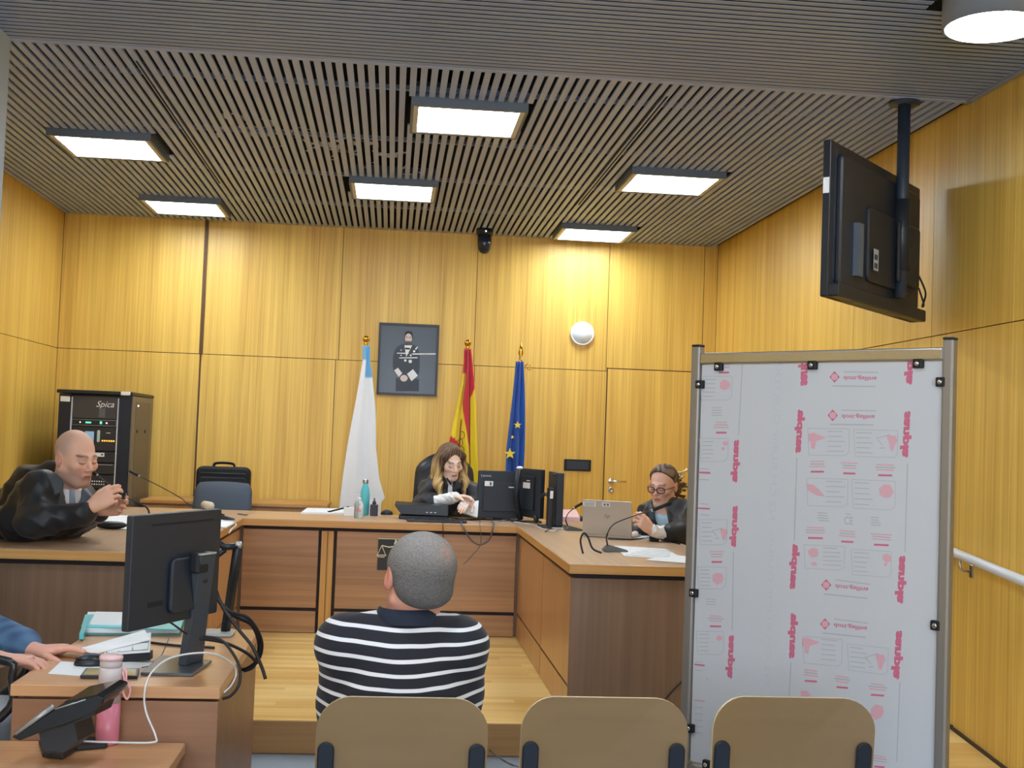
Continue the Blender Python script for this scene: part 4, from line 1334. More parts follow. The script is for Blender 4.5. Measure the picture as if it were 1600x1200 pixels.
cl = ['thick black cable in the bundle hanging off the right edge of the lower left desk', 'black cable with a loose end sticking out right of the lower left desk',
      'black cable looping low past the front corner of the lower left desk', 'short black cable running from the monitor base to the bundle',
      'outermost black cable loop beside the slanting stand', 'short black cable under the bottom edge of the large monitor',
      'straight black cable lying across the lower left desk', 'thin black mouse cable on the lower left desk']
for c_, lb, yd, r_ in zip(cab, cl, ((4.0, 4.3), (4.0, 3.95), (3.75, 3.66), (3.8, 3.9), (4.02, 4.25), (3.75, 3.8), (None,), (None,)), (.007, .0055, .0045, .005, .006, .003, .0045, .0016)):
    if yd[0] is None: pts = [az(u, v, TD + r_ + .0003) for u, v in c_]
    else: pts = [ay(u, v, yd[0] + (yd[1] - yd[0]) * i / (len(c_) - 1)) for i, (u, v) in enumerate(c_)]
    cable('cable', lb, pts, r_)


# ---- gooseneck microphones
M_micb = mat('mic_base', (96, 98, 102), .35, metal=.3)
def mic(label, base, path, head, sz=1.0, rot=0.0, dark=False):
    t = thing('microphone', label, 'microphone', base)
    b = MB()
    Mq = Matrix.Translation(base) @ Matrix.Rotation(rot, 4, 'Z') @ Matrix.Scale(sz, 4)
    vs = [(-.05, -.035, 0), (.07, -.03, 0), (.07, .03, 0), (-.05, .035, 0), (-.045, -.028, .022), (.065, -.022, .006), (.065, .022, .006), (-.045, .028, .022), (-.02, -.026, .034), (-.02, .026, .034)]
    vs = [(-.052, -.037, .0005), (.072, -.032, .0005), (.072, .032, .0005), (-.052, .037, .0005), (-.052, -.034, .012), (-.03, -.028, .036), (.072, -.026, .010), (.072, .026, .010), (-.03, .028, .036), (-.052, .034, .012)]
    fs = [(3, 2, 1, 0), (0, 1, 6, 5, 4), (2, 3, 9, 8, 7), (4, 5, 8, 9), (5, 6, 7, 8), (1, 2, 7, 6), (0, 4, 9, 3)]
    b.add(vs, fs, M=Mq); b.build('base', M_black if dark else M_micb, t, world=True, bevel=.004 * sz)
    P_ = smooth_path(path, 6)
    MB().tube(P_, [.0045] * (len(P_) // 3) + [.003] * (len(P_) - len(P_) // 3), 8).build('gooseneck', M_black, t, world=True)
    MB().tube([path[-1], head], .0095 * sz, 12).build('capsule', M_blackm, t, world=True)
    MB().tube([path[-1] - (head - path[-1]).normalized() * .01, path[-1]], .007 * sz, 10).build('collar', M_steel, t, world=True)
    return t


bs_ = az(958, 862, T); mic('table microphone in front of the papers on the right bench', bs_,
    [bs_ + Vector((-.03, 0, .03)), ay(948, 838, 6.33), ay(958, 820, 6.33), ay(985, 808, 6.33), ay(1020, 797, 6.35)], ay(1048, 786, 6.36), 1.05, .0)
bs_ = az(894, 829, T); mic('table microphone left of the silver laptop on the right bench', bs_,
    [bs_ + Vector((-.03, 0, .03)), ay(884, 812, 7.95), ay(888, 802, 7.95), ay(898, 793, 7.95)], ay(910, 786, 7.96), .95, .1)
bs_ = az(738, 806, T); mic('dark table microphone in front of the long-haired woman', bs_,
    [bs_ + Vector((-.02, 0, .03)), ay(722, 792, 8.78), ay(716, 775, 8.78), ay(705, 757, 8.78)], ay(698, 747, 8.785), .75, .3, True)
bs_ = Vector((-1.19, 6.30, T)); mic('long table microphone pointing at the mouth of the bald person', bs_,
    [bs_ + Vector((0, 0, .03)), ay(232, 797, 6.25), ay(200, 778, 6.22), ay(165, 753, 6.2), ay(150, 741, 6.19)], ay(138, 733, 6.18), 1.0, .3, True)
bs_ = az(350, 812, T); mic('table microphone at the inner corner of the left bench, leaning left', bs_,
    [bs_ + Vector((0, 0, .03)), ay(296, 788, 7.8), ay(284, 779, 7.75), ay(250, 760, 7.7), ay(216, 743, 7.7)], ay(202, 736, 7.7), .9, .3, True)

cable('cable', 'black cable arching out of the right bench top into the microphone by the papers', [az(911, 865, T) , ay(907, 845, 6.42), ay(912, 833, 6.42), ay(919, 840, 6.42), ay(926, 857, 6.4), az(940, 864, T + .004)], .0055)
cable('cable', 'black cable running along the back edge of the right bench towards the person with glasses', [az(950, 842, T + .004), az(985, 843, T + .004), az(1010, 841, T + .004), az(1030, 842, T + .004), az(1062, 850, T + .004)], .004)
for lb, pts, r_, m_ in (('white cable bundle on the inner corner of the right bench', [(790, 813), (812, 806), (835, 815), (858, 824), (882, 826)], .004, M_cablew),
                     ('white cable running below the edge-on monitor', [(803, 815), (830, 820), (862, 830), (872, 826), (880, 818)], .0035, M_cablew),
                     ('grey cable at the foot of the edge-on monitor', [(852, 831), (868, 822), (878, 820), (890, 824)], .004, M_cableg),
                     ('white cable at the foot of the branded monitor', [(775, 815), (800, 811), (815, 803), (806, 800)], .0035, M_cablew)):
    cable('cable', lb, [az(u, v, T + r_ + .0004) for u, v in pts], r_, m_)

# ---- laptop and papers on the right bench
lt = thing('laptop', 'silver laptop open on the right bench, seen from behind its lid', 'laptop', az(948, 838, T))
L0 = az(910, 838, T); L1 = az(987, 843, T)
ld = Vector((L1.x - L0.x, L1.y - L0.y, 0)); LW = ld.length; ld.normalize(); ln = Vector((-ld.y, ld.x, 0))   # away from the camera
Mlt = Matrix(((ld.x, ln.x, 0, L0.x), (ld.y, ln.y, 0, L0.y), (0, 0, 1, T), (0, 0, 0, 1)))
MB().rbox(LW / 2, .12, .010, LW, .23, .016, r=.01, M=Mlt).build('keyboard_base', mat('laptop_silver', (190, 186, 178), .35, metal=.35), lt, world=True)
Ml2 = Mlt @ Matrix.Translation((0, .006, .014)) @ Matrix.Rotation(math.radians(8), 4, 'X')
b = MB(); b.rbox(LW / 2, 0, .108, LW, .007, .212, r=.008, axis='Y', M=Ml2); b.build('lid', MATS['laptop_silver'], lt, world=True)
b = MB(); b.box(.008, LW - .008, .0036, .0042, .01, .205, M=Ml2); b.build('display', M_screen, lt, world=True)
b = MB(); b.box(.004, .085, -.0046, -.0038, .175, .203, M=Ml2); b.build('asset_sticker', mat('sticker_pale', (222, 228, 232), .5), lt, world=True)
b = MB(); b.box(.125, .175, -.0046, -.0038, .178, .203, M=Ml2); b.build('asset_sticker', MATS['sticker_pale'], lt, world=True)
b = MB(); b.box(.135, .148, -.0049, -.0045, .183, .197, M=Ml2); b.box(.155, .168, -.0049, -.0045, .183, .197, M=Ml2)
for k in range(3): b.box(.014, .078, -.0049, -.0045, .180 + k * .007, .183 + k * .007, M=Ml2)
b.build('sticker_print', mat('print_grey', (110, 116, 124), .5), lt, world=True)
Mtx = wmat(lt).inverted() @ Ml2 @ Matrix.Translation((LW * .5, -.0042, .12)) @ Matrix.Rotation(PI / 2, 4, 'X')
text_mesh('logo', 'hp', .035, mat('logo_grey', (120, 120, 118), .3, metal=.4), lt, Mtx, extrude=.0003, shear=.3)
pr = thing('paper_stack', 'white printed papers spread on the right bench beside the microphone', 'papers', az(1000, 866, T))
MB().prism(quadz([(975, 869), (1070, 874), (1040, 858), (960, 853)], T), T + .0006, T + .002).build('sheet', M_paper, pr, world=True)
MB().prism(quadz([(1010, 876), (1073, 881), (1100, 874), (1040, 866)], T), T + .0021, T + .0035).build('sheet', M_paper, pr, world=True)
b = MB()
for i in range(6):
    a0, a1 = az(978 + i * 8, 868 - i * 2.3, T), az(1046 + i * 1, 871 - i * 2.3, T)
    b.tube([(a0.x, a0.y, T + .0042), (a1.x, a1.y, T + .0042)], .0009, 4)
b.build('print_lines', mat('faint_ink', (170, 176, 190), .6), pr, world=True)
sheaf('paper_sheet', 'white paper under the hand of the person with glasses, right of the laptop', 'paper', quadz([(988, 842), (1020, 843), (1015, 833), (985, 832)], T), T, .003, M_paper)
b = MB(); bb = az(1022, 846, T); b.rbox(bb.x, bb.y, T + .022, .055, .05, .042, r=.012); tag(b.build('black_case', M_blackm), 'small black pouch on the right bench below the person with glasses', 'case')
sheaf('document_file', 'stack of white papers with a pink edge behind the edge-on monitors', 'papers', quadz([(874, 815), (906, 816), (900, 803), (870, 803)], T), T, .035, mat('file_pink', (232, 196, 200), .6))
ms = az(897, 815, T)
b = MB(); b.ball((ms.x + .06, ms.y + .1, T + .004), (.055, .032, .034), 18, 10); b.v = [(x_, y_, max(z_, T + .001)) for x_, y_, z_ in b.v]; tag(b.build('computer_mouse', M_black), 'black computer mouse behind the silver laptop on the right bench', 'mouse')

# ---- monitors on the middle bench
def mon_back(label, Y, corners, logo=None, rot=0.0, thick=.03, sticker=None):
    """corners: px of left-top and right-bottom of the back, at depth Y"""
    (u0, v0), (u1, v1) = corners
    a = ay(u0, v0, Y); c_ = ay(u1, v1, Y)
    return a, c_


t = thing('monitor', 'black monitor with white sticker, directly right of the long-haired woman', 'monitor', (.78, 8.75, T))
a = ay(748, 735, 8.72); c_ = ay(812, 811, 8.72)
Mk = Matrix.Translation((a.x, 8.72, 0)) @ Matrix.Rotation(math.radians(3), 4, 'Z')
wd = c_.x - a.x + .005
b = MB(); b.rbox(wd / 2, .02, (a.z + c_.z) / 2, wd, .03, a.z - c_.z, r=.008, axis='Y', M=Mk); b.build('casing', M_mongrey, t, world=True)
b = MB(); b.rbox(wd * .5, -.003, (a.z + c_.z) / 2 - .015, wd * .76, .02, (a.z - c_.z) * .62, r=.008, axis='Y', M=Mk); b.build('back_bulge', M_mongrey, t, world=True)
b = MB(); b.rbox(wd * .24, -.0145, a.z - .09, .06, .003, .035, r=.003, axis='Y', M=Mk); b.build('sticker', M_tag, t, world=True)
b = MB(); b.box(wd * .24 + .008, wd * .24 + .018, -.0168, -.016, a.z - .102, a.z - .078, M=Mk); b.build('sticker_print', M_blackm, t, world=True)
b = MB(); b.box(wd * .70, wd * .86, -.016, -.013, a.z - .115, a.z - .108, M=Mk); b.build('handle_slot', M_tag, t, world=True)
b = MB(); b.box(.01, wd - .01, .0352, .036, c_.z + .02, a.z - .01, M=Mk); b.build('screen', M_screen, t, world=True)
b = MB(); b.rbox(wd * .5, .05, (T + c_.z) / 2 + .04, .07, .025, .14, r=.008, M=Mk); b.build('neck', M_black, t, world=True)
b = MB(); b.rbox(wd * .5, .06, T + .006, .2, .15, .010, r=.02, M=Mk); b.build('base', M_black, t, world=True)
Mtx = wmat(t).inverted() @ Mk @ Matrix.Translation((.055, .0045, a.z - .035)) @ Matrix.Rotation(PI / 2, 4, 'X')
text_mesh('logo', 'Lenovo', .024, mat('logo_pale', (200, 204, 210), .4), t, Mtx, extrude=.0006)
# second one, turned, with a thick edge at its right
t = thing('monitor', 'black monitor turned outward with a white label, right of the branded monitor', 'monitor', (1.0, 8.6, T))
q0 = ay(813, 737, 8.66); q1 = ay(845, 735, 8.42)
e = Vector((q1.x - q0.x, q1.y - q0.y, 0)); e = e.normalized()
Mk = Matrix(((e.x, -e.y, 0, q0.x), (e.y, e.x, 0, q0.y), (0, 0, 1, 0), (0, 0, 0, 1)))
wd = .38; zt2, zb2 = 1.265, .93
wd = (Vector((q1.x, q1.y)) - Vector((q0.x, q0.y))).length
b = MB(); b.rbox(wd / 2, .02, (zt2 + zb2) / 2, wd, .035, zt2 - zb2, r=.006, axis='Y', M=Mk); b.build('casing', M_mongrey, t, world=True)
b = MB(); b.rbox(wd / 2 - .02, -.004, (zt2 + zb2) / 2, wd - .1, .018, (zt2 - zb2) * .7, r=.006, axis='Y', M=Mk); b.build('back_bulge', M_mongrey, t, world=True)
b = MB(); b.rbox(wd * .42, -.0145, zt2 - .115, .09, .003, .04, r=.002, axis='Y', M=Mk); b.build('sticker', M_tag, t, world=True)
b = MB(); b.box(wd * .42, wd * .42 + .04, -.015, -.013, zt2 - .085, zt2 - .078, M=Mk); b.build('mark', mat('logo_pale', (200, 204, 210), .4), t, world=True)
b = MB(); b.box(.01, wd - .01, .0378, .0386, zb2 + .02, zt2 - .01, M=Mk); b.build('screen', M_screen, t, world=True)
b = MB(); b.tube([Vector((q0.x + .005, 8.60, T + .02)), ay(806, 775, 8.58), ay(811, 733, 8.56)], .02, 12); b.build('neck', M_black, t, world=True)
b = MB(); b.ball(ay(812, 731, 8.56), (.024, .024, .012), 14, 8); b.build('joint_cap', M_tag, t, world=True)
b = MB(); b.rbox(q0.x + .05, 8.66, T + .006, .22, .13, .010, r=.02); b.build('base', M_black, t, world=True)
b = MB(); b.tube([Vector((q1.x - .01, q1.y + .04, T + .01)), Vector((q1.x - .02, q1.y + .04, zb2 + .02))], .018, 8); b.build('rear_leg', M_black, t, world=True)
# third: edge-on pair of casings with an arm
t = thing('monitor', 'black monitor seen edge-on with a white label, standing left of the laptop microphone', 'monitor', (1.1, 8.2, T))
b = MB(); q = ay(869, 780, 8.2); b.rbox(q.x + .012, 8.32, q.z, .05, .42, .355, r=.01, axis='X', M=None); b.build('casing', M_mongrey, t, world=True)
b = MB(); q2 = ay(860, 792, 8.1); b.rbox(q2.x, 8.12, q2.z - .004, .042, .06, .26, r=.012, axis='Z'); b.build('neck', M_black, t, world=True)
b = MB(); b.rbox(q2.x + .004, 8.088, q2.z + .08, .02, .003, .05, r=.002, axis='Y'); b.build('sticker', M_tag, t, world=True)
b = MB(); b.tube(smooth_path([ay(845, 776, 8.3), ay(852, 772, 8.2), ay(858, 776, 8.14)], 5), .012, 10); b.build('arm', M_black, t, world=True)
b = MB(); b.rbox(q2.x + .02, 8.2, T + .006, .16, .22, .010, r=.02); b.build('base', M_black, t, world=True)
b = MB(); b.ball(ay(868, 742, 8.2), (.02, .02, .01), 12, 8); b.build('top_knob', M_black, t, world=True)

# ---- phone console, tablet, mouse and such in front of the judge
t = thing('desk_phone', 'long black desk phone console in front of the long-haired woman', 'phone', (.25, 8.65, T))
a = ay(616, 788, 8.6); c_ = ay(700, 797, 8.6)
b = MB()
b.add([(a.x, 8.55, a.z), (c_.x, 8.55, c_.z + .035), (c_.x + .01, 8.74, T + .10), (a.x + .01, 8.74, T + .115),
       (a.x + .05, 8.54, T + .035), (c_.x, 8.54, T + .03), (c_.x, 8.74, T + .02), (a.x + .05, 8.74, T + .02)],
      [(0, 1, 2, 3), (7, 6, 5, 4), (0, 4, 5, 1), (1, 5, 6, 2), (2, 6, 7, 3), (3, 7, 4, 0)])
b.build('body', M_black, t, world=True, bevel=.004)
b = MB(); b.rbox((a.x + c_.x) / 2 + .02, 8.64, T + .014, c_.x - a.x - .03, .16, .026, r=.01); b.build('foot', M_black, t, world=True)
b = MB()
for k in range(3): b.box(.26 + k * .028, .275 + k * .028, 8.5355, 8.5385, T + .05, T + .056)
b.build('port_marks', mat('logo_pale', (200, 204, 210), .4), t, world=True)
t2 = thing('keyboard', 'flat black keyboard lying near the bench edge in front of the phone console', 'keyboard', (.33, 8.4, T))
b = MB(); b.rbox(.33, 8.38, T + .010, .40, .13, .016, r=.008); b.build('case', M_black, t2, world=True)
b = MB()
for i in range(12):
    for j in range(4): b.box(.145 + i * .031, .17 + i * .031, 8.325 + j * .029, 8.348 + j * .029, T + .0182, T + .0215)
b.build('keys', M_blackm, t2, world=True)
b = MB(); mm_ = az(604, 805, T); b.ball((mm_.x, mm_.y + .05, T + .003), (.045, .03, .034), 18, 10); b.v = [(x_, y_, max(z_, T + .001)) for x_, y_, z_ in b.v]; tag(b.build('computer_mouse', M_black), 'black computer mouse left of the phone console on the middle bench', 'mouse')
cable('cable', 'thin dark cable hanging down the middle bench front beside the striped person', [az(690, 812, T + .003), ay(692, 818, 8.16), ay(693, 840, 8.165), ay(697, 858, 8.17), ay(703, 872, 8.17)], .003, mat('cable_brown', (70, 44, 46), .5))
cable('cable', 'grey cable hanging in a wide loop down the middle bench front', [az(718, 811, T + .004), ay(722, 820, 8.165), ay(735, 842, 8.16), ay(750, 851, 8.16), ay(765, 842, 8.16), ay(771, 820, 8.165), az(769, 813, T + .004)], .0055, M_cableg)
cable('cable', 'thin grey cable dropping inside the loop on the middle bench front', [az(750, 812, T + .002), ay(750, 820, 8.165), ay(751, 850, 8.165), ay(738, 868, 8.17), ay(724, 882, 8.17)], .0022, M_cableg)
for lb, pts, r_, m_ in (('white cable lying in front of the keyboard on the middle bench', [(645, 812), (655, 806), (680, 807), (700, 811)], .003, M_cablew),
                        ('black cable bundle at the foot of the branded monitor', [(700, 808), (730, 812), (760, 811), (790, 813)], .0045, M_cable)):
    cable('cable', lb, [az(u, v, T + r_ + .0004) for u, v in pts], r_, m_)
# papers before the judge
t = thing('paper_stack', 'white papers on the middle bench between the long-haired woman and the monitor', 'papers', (.66, 8.7, T))
q = [ay(722, 800, 8.66), ay(746, 808, 8.6), ay(748, 782, 8.68), ay(741, 783, 8.74)]
b = MB(); b.add(q + [p + Vector((0, .02, -.01)) for p in q], [(0, 1, 2, 3), (7, 6, 5, 4), (0, 4, 5, 1), (1, 5, 6, 2), (2, 6, 7, 3), (3, 7, 4, 0)]); b.build('sheets', M_paper, t, world=True)
# bottles at the left of the middle bench
t = thing('water_bottle', 'teal metal bottle with silver cap on the middle bench in front of the white flag', 'bottle', (-.1, 8.72, T))
pbt = az(569, 805, T); Mq = Matrix.Translation((pbt.x, pbt.y, T))
MB().lathe([(.028, .001), (.034, .006), (.034, .15), (.028, .185), (.018, .21), (.017, .225)], 28, M=Mq).build('body', M_teal, t, world=True)
MB().lathe([(.019, .2255), (.02, .228), (.02, .25), (.017, .254)], 24, M=Mq).build('cap', M_steel, t, world=True)
t = thing('hand_gel_bottle', 'clear hand gel bottle with white pump on the middle bench', 'bottle', (-.15, 8.6, T))
pgb = az(560, 810, T); Mq = Matrix.Translation((pgb.x, pgb.y, T))
M_clear = mat('clear_plastic', (236, 240, 242), .12, trans=.75, ior=1.2)
MB().lathe([(.027, .001), (.031, .005), (.031, .095), (.022, .118), (.012, .125)], 28, M=Mq).build('body', M_clear, t, world=True)
b = MB(); b.lathe([(.013, .1255), (.013, .14), (.005, .142), (.005, .155), (.009, .156), (.009, .163)], 16, M=Mq); b.tube([Mq @ Vector((0, 0, .159)), Mq @ Vector((-.028, 0, .156))], .004, 8); b.build('pump', M_white, t, world=True)
b = MB(); 
for k in range(3): b.box(-.018, .016 - k * .006, -.0325, -.0312, .05 + k * .011, .056 + k * .011, M=Mq)
b.build('label_print', mat('gel_red', (190, 90, 100), .5), t, world=True)
t = thing('tissue_box', 'small white paper box behind the clear gel bottle', 'box', (-.19, 8.68, T))
MB().rbox(az(545, 808, T).x + .01, 8.72, T + .03, .10, .06, .058, r=.004).build('carton', M_white, t, world=True)
t = thing('ink_stamp', 'dark purple stamp pot beside the teal bottle', 'stamp', (-.04, 8.7, T))
q = az(584, 806, T); Mq = Matrix.Translation((q.x, q.y, T))
MB().rbox(q.x, q.y, T + .04, .055, .05, .078, r=.006).build('pot', mat('pot_dark', (34, 30, 44), .4), t, world=True)
MB().lathe([(.014, .0795), (.014, .1), (.006, .108), (.006, .125)], 16, M=Mq).build('handle', mat('purple_cap', (70, 52, 92), .4), t, world=True)
MB().rbox(q.x + .02, q.y - .005, T + .082, .016, .02, .006, r=.002).build('yellow_tab', mat('yellow_tab', (220, 210, 70), .5), t, world=True)
t = thing('paper_stack', 'thin stack of papers with a black pen at the left of the middle bench', 'papers', az(500, 803, T))
MB().prism(quadz([(470, 803), (545, 804), (545, 797), (480, 796)], T), T + .0006, T + .012).build('sheets', M_paper, t, world=True)
q = [az(512, 800, T + .013), ay(545, 792, 8.95)]
MB().tube(q, .006, 8).build('pen', M_blackm, t, world=True)
# left bench top things
t = thing('glasses_case', 'black oblong glasses case on the left bench beside the person in a robe', 'case', az(174, 828, T))
q = az(173, 827, T)
b = MB(); b.ball((q.x, q.y, T + .024), (.088, .036, .0235), 22, 12); b.v = [(x_, y_, min(max(z_, T + .001), T + .043)) for x_, y_, z_ in b.v]; b.build('shell', M_black, t, world=True)
MB().tube([(q.x + .085 * math.cos(a), q.y + .034 * math.sin(a), T + .024) for a in np.linspace(0, 2 * PI, 33)], .0012, 5).build('seam', mat('mark_dark', (16, 18, 22), .3), t, world=True)
sheaf('paper_sheet', 'white papers on the left bench behind the glasses case', 'papers', quadz([(138, 824), (203, 828), (210, 806), (168, 806)], T), T, .003, M_paper)
t = thing('paper_stack', 'white curled papers at the inner edge of the left bench beside the monitor', 'papers', az(350, 825, T))
MB().prism(quadz([(300, 822), (352, 826), (368, 818), (340, 813), (300, 812)], T), T + .0006, T + .008).build('sheets', M_paper, t, world=True)
cable('cable', 'white cable curling over the inner edge of the left bench', [az(340, 814, T + .01), az(362, 815, T + .008), az(369, 820, T + .006), az(362, 827, T + .004), ay(358, 833, 7.1)], .005, M_cablew)
sheaf('table_grommet', 'flat dark cable grommet on the left part of the middle bench', 'grommet', quadz([(370, 804), (386, 806), (388, 804), (372, 802)], T), T, .001, M_black)
bt2 = MB(); q = az(322, 797, T)
bt2.tube([(q.x - .03, q.y + .12, T + .03), (q.x + .03, q.y, T + .03)], .028, 14)
tag(bt2.build('paper_roll', mat('roll_beige', (214, 206, 190), .6)), 'beige paper roll on the bench in front of the empty chair', 'roll')

# ---- equipment rack
t = thing('equipment_rack', 'tall black rack of audio equipment against the back wall on the left', 'rack', (-2.2, 9.9, PLAT))
RY = 9.55
ra = ay(93, 611, RY); rb_ = ay(205, 616, RY)
rx0, rx1, rz = ra.x, rb_.x, 1.715
M_rack = mat('rack_black', (34, 36, 42), .45); M_rackside = mat('rack_side', (112, 102, 90), .4)
b = MB(); b.box(rx0, rx1, RY + .03, 10.36, PLAT + .001, rz - .03); b.build('cabinet', M_blackm, t, world=True)
b = MB(); b.box(rx1 + .0005, rx1 + .012, RY + .02, 10.36, PLAT + .02, rz - .03); sdp = b.build('side_panel', M_rackside, t, world=True, bevel=.002)
b = MB(); b.box(rx1 + .0125, rx1 + .0145, RY + .14, 10.26, .9, rz - .07); b.build('recess_line', mat('rack_side2', (98, 88, 78), .45), sdp, world=True)
b = MB()
for yv in (9.75, 10.06): b.tube([(rx1 + .0145, yv, 1.42), (rx1 + .02, yv, 1.42)], .014, 10)
b.build('lock', M_blackm, sdp, world=True)
b = MB(); b.rbox((rx0 + rx1) / 2, 9.95, rz - .013, rx1 - rx0 + .03, .86, .026, r=.012); b.build('roof', M_rack, t, world=True)
b = MB(); b.box(rx0, rx0 + .085, RY, RY + .029, PLAT + .02, rz - .03); b.build('frame_rail', mat('rack_navy', (26, 32, 46), .35), t, world=True)
b = MB(); b.box(rx1 - .085, rx1, RY, RY + .029, PLAT + .02, rz - .03); b.build('frame_rail', MATS['rack_navy'], t, world=True)
for xx in (rx0 + .092, rx1 - .092):
    MB().tube([(xx, RY + .012, PLAT + .03), (xx, RY + .012, rz - .05)], .006, 8).build('edge_profile', mat('bright_strip', (214, 216, 218), .3), t, world=True)
ux0, ux1 = rx0 + .1, rx1 - .1


def unit(pv0, pv1, name, m=M_rack):
    za = ay(150, pv1, RY).z; zc_ = ay(150, pv0, RY).z
    o = MB().box(ux0, ux1, RY + .008, RY + .029, za, zc_).build(name, m, t, world=True, bevel=.001)
    return o, za, zc_


M_unit = mat('unit_face', (42, 42, 46), .4)
o, za, zc_ = unit(619, 654, 'blank_panel', mat('blank_face', (66, 64, 64), .4))
Mtx = wmat(o).inverted() @ Matrix.Translation((ux1 - .09, RY + .0065, zc_ - .06)) @ Matrix.Rotation(PI / 2, 4, 'X')
text_mesh('lettering', 'Spica', .065, mat('letter_white', (236, 238, 240), .4), o, Mtx, extrude=.0005, shear=.35)
MB().box(ux1 - .13, ux1 - .085, RY + .0055, RY + .0075, za + .01, zc_ - .09).build('reflecting_strip', mat('strip_grey', (96, 96, 98), .3), o, world=True)
o, za, zc_ = unit(656, 665, 'network_unit', mat('unit_rimmed', (30, 30, 34), .3))
b = MB()
for s4_ in (((ux0, za), (ux1, za)), ((ux0, zc_), (ux1, zc_)), ((ux0, za), (ux0, zc_)), ((ux1, za), (ux1, zc_))):
    b.tube([(s4_[0][0], RY + .007, s4_[0][1]), (s4_[1][0], RY + .007, s4_[1][1])], .0022, 5)
b.build('rim', mat('unit_rim', (150, 152, 154), .3), o, world=True)
zz = (za + zc_) / 2
b = MB(); b.box(ux0 + .1, ux0 + .14, RY + .005, RY + .008, zz - .006, zz + .006); b.box(ux1 - .12, ux1 - .105, RY + .005, RY + .008, zz - .008, zz + .012); b.build('green_light', mat('led_green', (90, 220, 180), .4, emit=1.2), o, world=True)
b = MB(); b.ball((ux0 + .06, RY + .006, zz), .005, 8, 6); b.ball((ux1 - .07, RY + .006, zz), .006, 8, 6); b.build('white_light', mat('led_white', (240, 250, 255), .4, emit=1.5), o, world=True)
o, za, zc_ = unit(667, 704, 'audio_matrix_unit', M_unit)
b = MB(); b.box(ux0 + .1, ux0 + .165, RY + .005, RY + .008, za + .05, zc_ - .035); b.build('display', mat('lcd_blue', (120, 160, 190), .3, emit=.5), o, world=True)
b = MB(); b.rbox(ux1 - .125, RY + .006, (za + zc_) / 2 + .02, .022, .005, .09, r=.009, axis='Y'); b.build('button_column', mat('btn_pale', (190, 214, 206), .4), o, world=True)
b = MB()
for k in range(6): b.ball((ux1 - .095 + k * .0165, RY + .006, za + .075), .0062, 8, 6)
b.build('amber_lights', mat('led_amber', (255, 170, 60), .4, emit=1.6), o, world=True)
b = MB(); b.box(ux1 - .07, ux1 - .04, RY + .006, RY + .0078, zc_ - .045, zc_ - .04); b.build('badge', M_tag, o, world=True)
o, za, zc_ = unit(706, 722, 'player_unit', M_unit)
b = MB(); b.box(ux0 + .05, ux1 - .075, RY + .004, RY + .0078, zc_ - .035, zc_ - .006); b.build('disc_tray', M_tag, o, world=True)
b = MB(); b.box(ux1 - .1, ux1 - .085, RY + .003, RY + .0041, zc_ - .025, zc_ - .015); b.build('eject_button', M_blackm, o, world=True)
o, za, zc_ = unit(724, 740, 'amplifier_unit', M_unit)
b = MB(); b.box(ux0 + .08, ux1 - .01, RY + .005, RY + .0078, zc_ - .012, zc_ - .006); b.build('trim_line', mat('unit_rim', (150, 152, 154), .3), o, world=True)
o, za, zc_ = unit(742, 763, 'mixer_unit', M_unit)
b = MB()
for k in range(6):
    for j in range(2): b.ball((ux0 + .17 + k * .017, RY + .006, za + .03 + j * .022), .0055, 8, 6)
for k in range(5): b.ball((ux0 + .07 + k * .018, RY + .006, za + .035), .0045, 8, 6)
b.build('white_knobs', M_tag, o, world=True)
o, za, zc_ = unit(765, 778, 'power_unit', M_unit)
b = MB(); b.box(ux0 + .07, ux0 + .19, RY + .005, RY + .0078, (za + zc_) / 2 - .003, (za + zc_) / 2 + .012); b.build('green_bar', mat('bar_green', (140, 190, 70), .4, emit=.5), o, world=True)
unit(780, 850, 'blank_panel', M_unit)
b = MB(); b.rbox(rx0 + .045, RY - .002, rz - .07, .07, .003, .04, r=.004, axis='Y'); b.build('white_label', M_tag, t, world=True)
b = MB(); b.rbox(rx1 - .035, RY - .012, rz - .014, .07, .05, .027, r=.006, axis='Z'); b.build('white_label', M_tag, t, world=True)
b = MB(); b.ball((rx1 + .016, RY + .2, rz - .1), .007, 10, 6); b.build('screw_glint', mat('led_white', (240, 250, 255), .4, emit=1.5), t, world=True)  # screw head glows to stand for a bright glint

# ---- chairs behind the benches
M_leather = mat('black_leather', (40, 44, 52), .34, bump=.15, nscale=18)
M_fabric = mat('grey_upholstery', (72, 82, 96), .7)


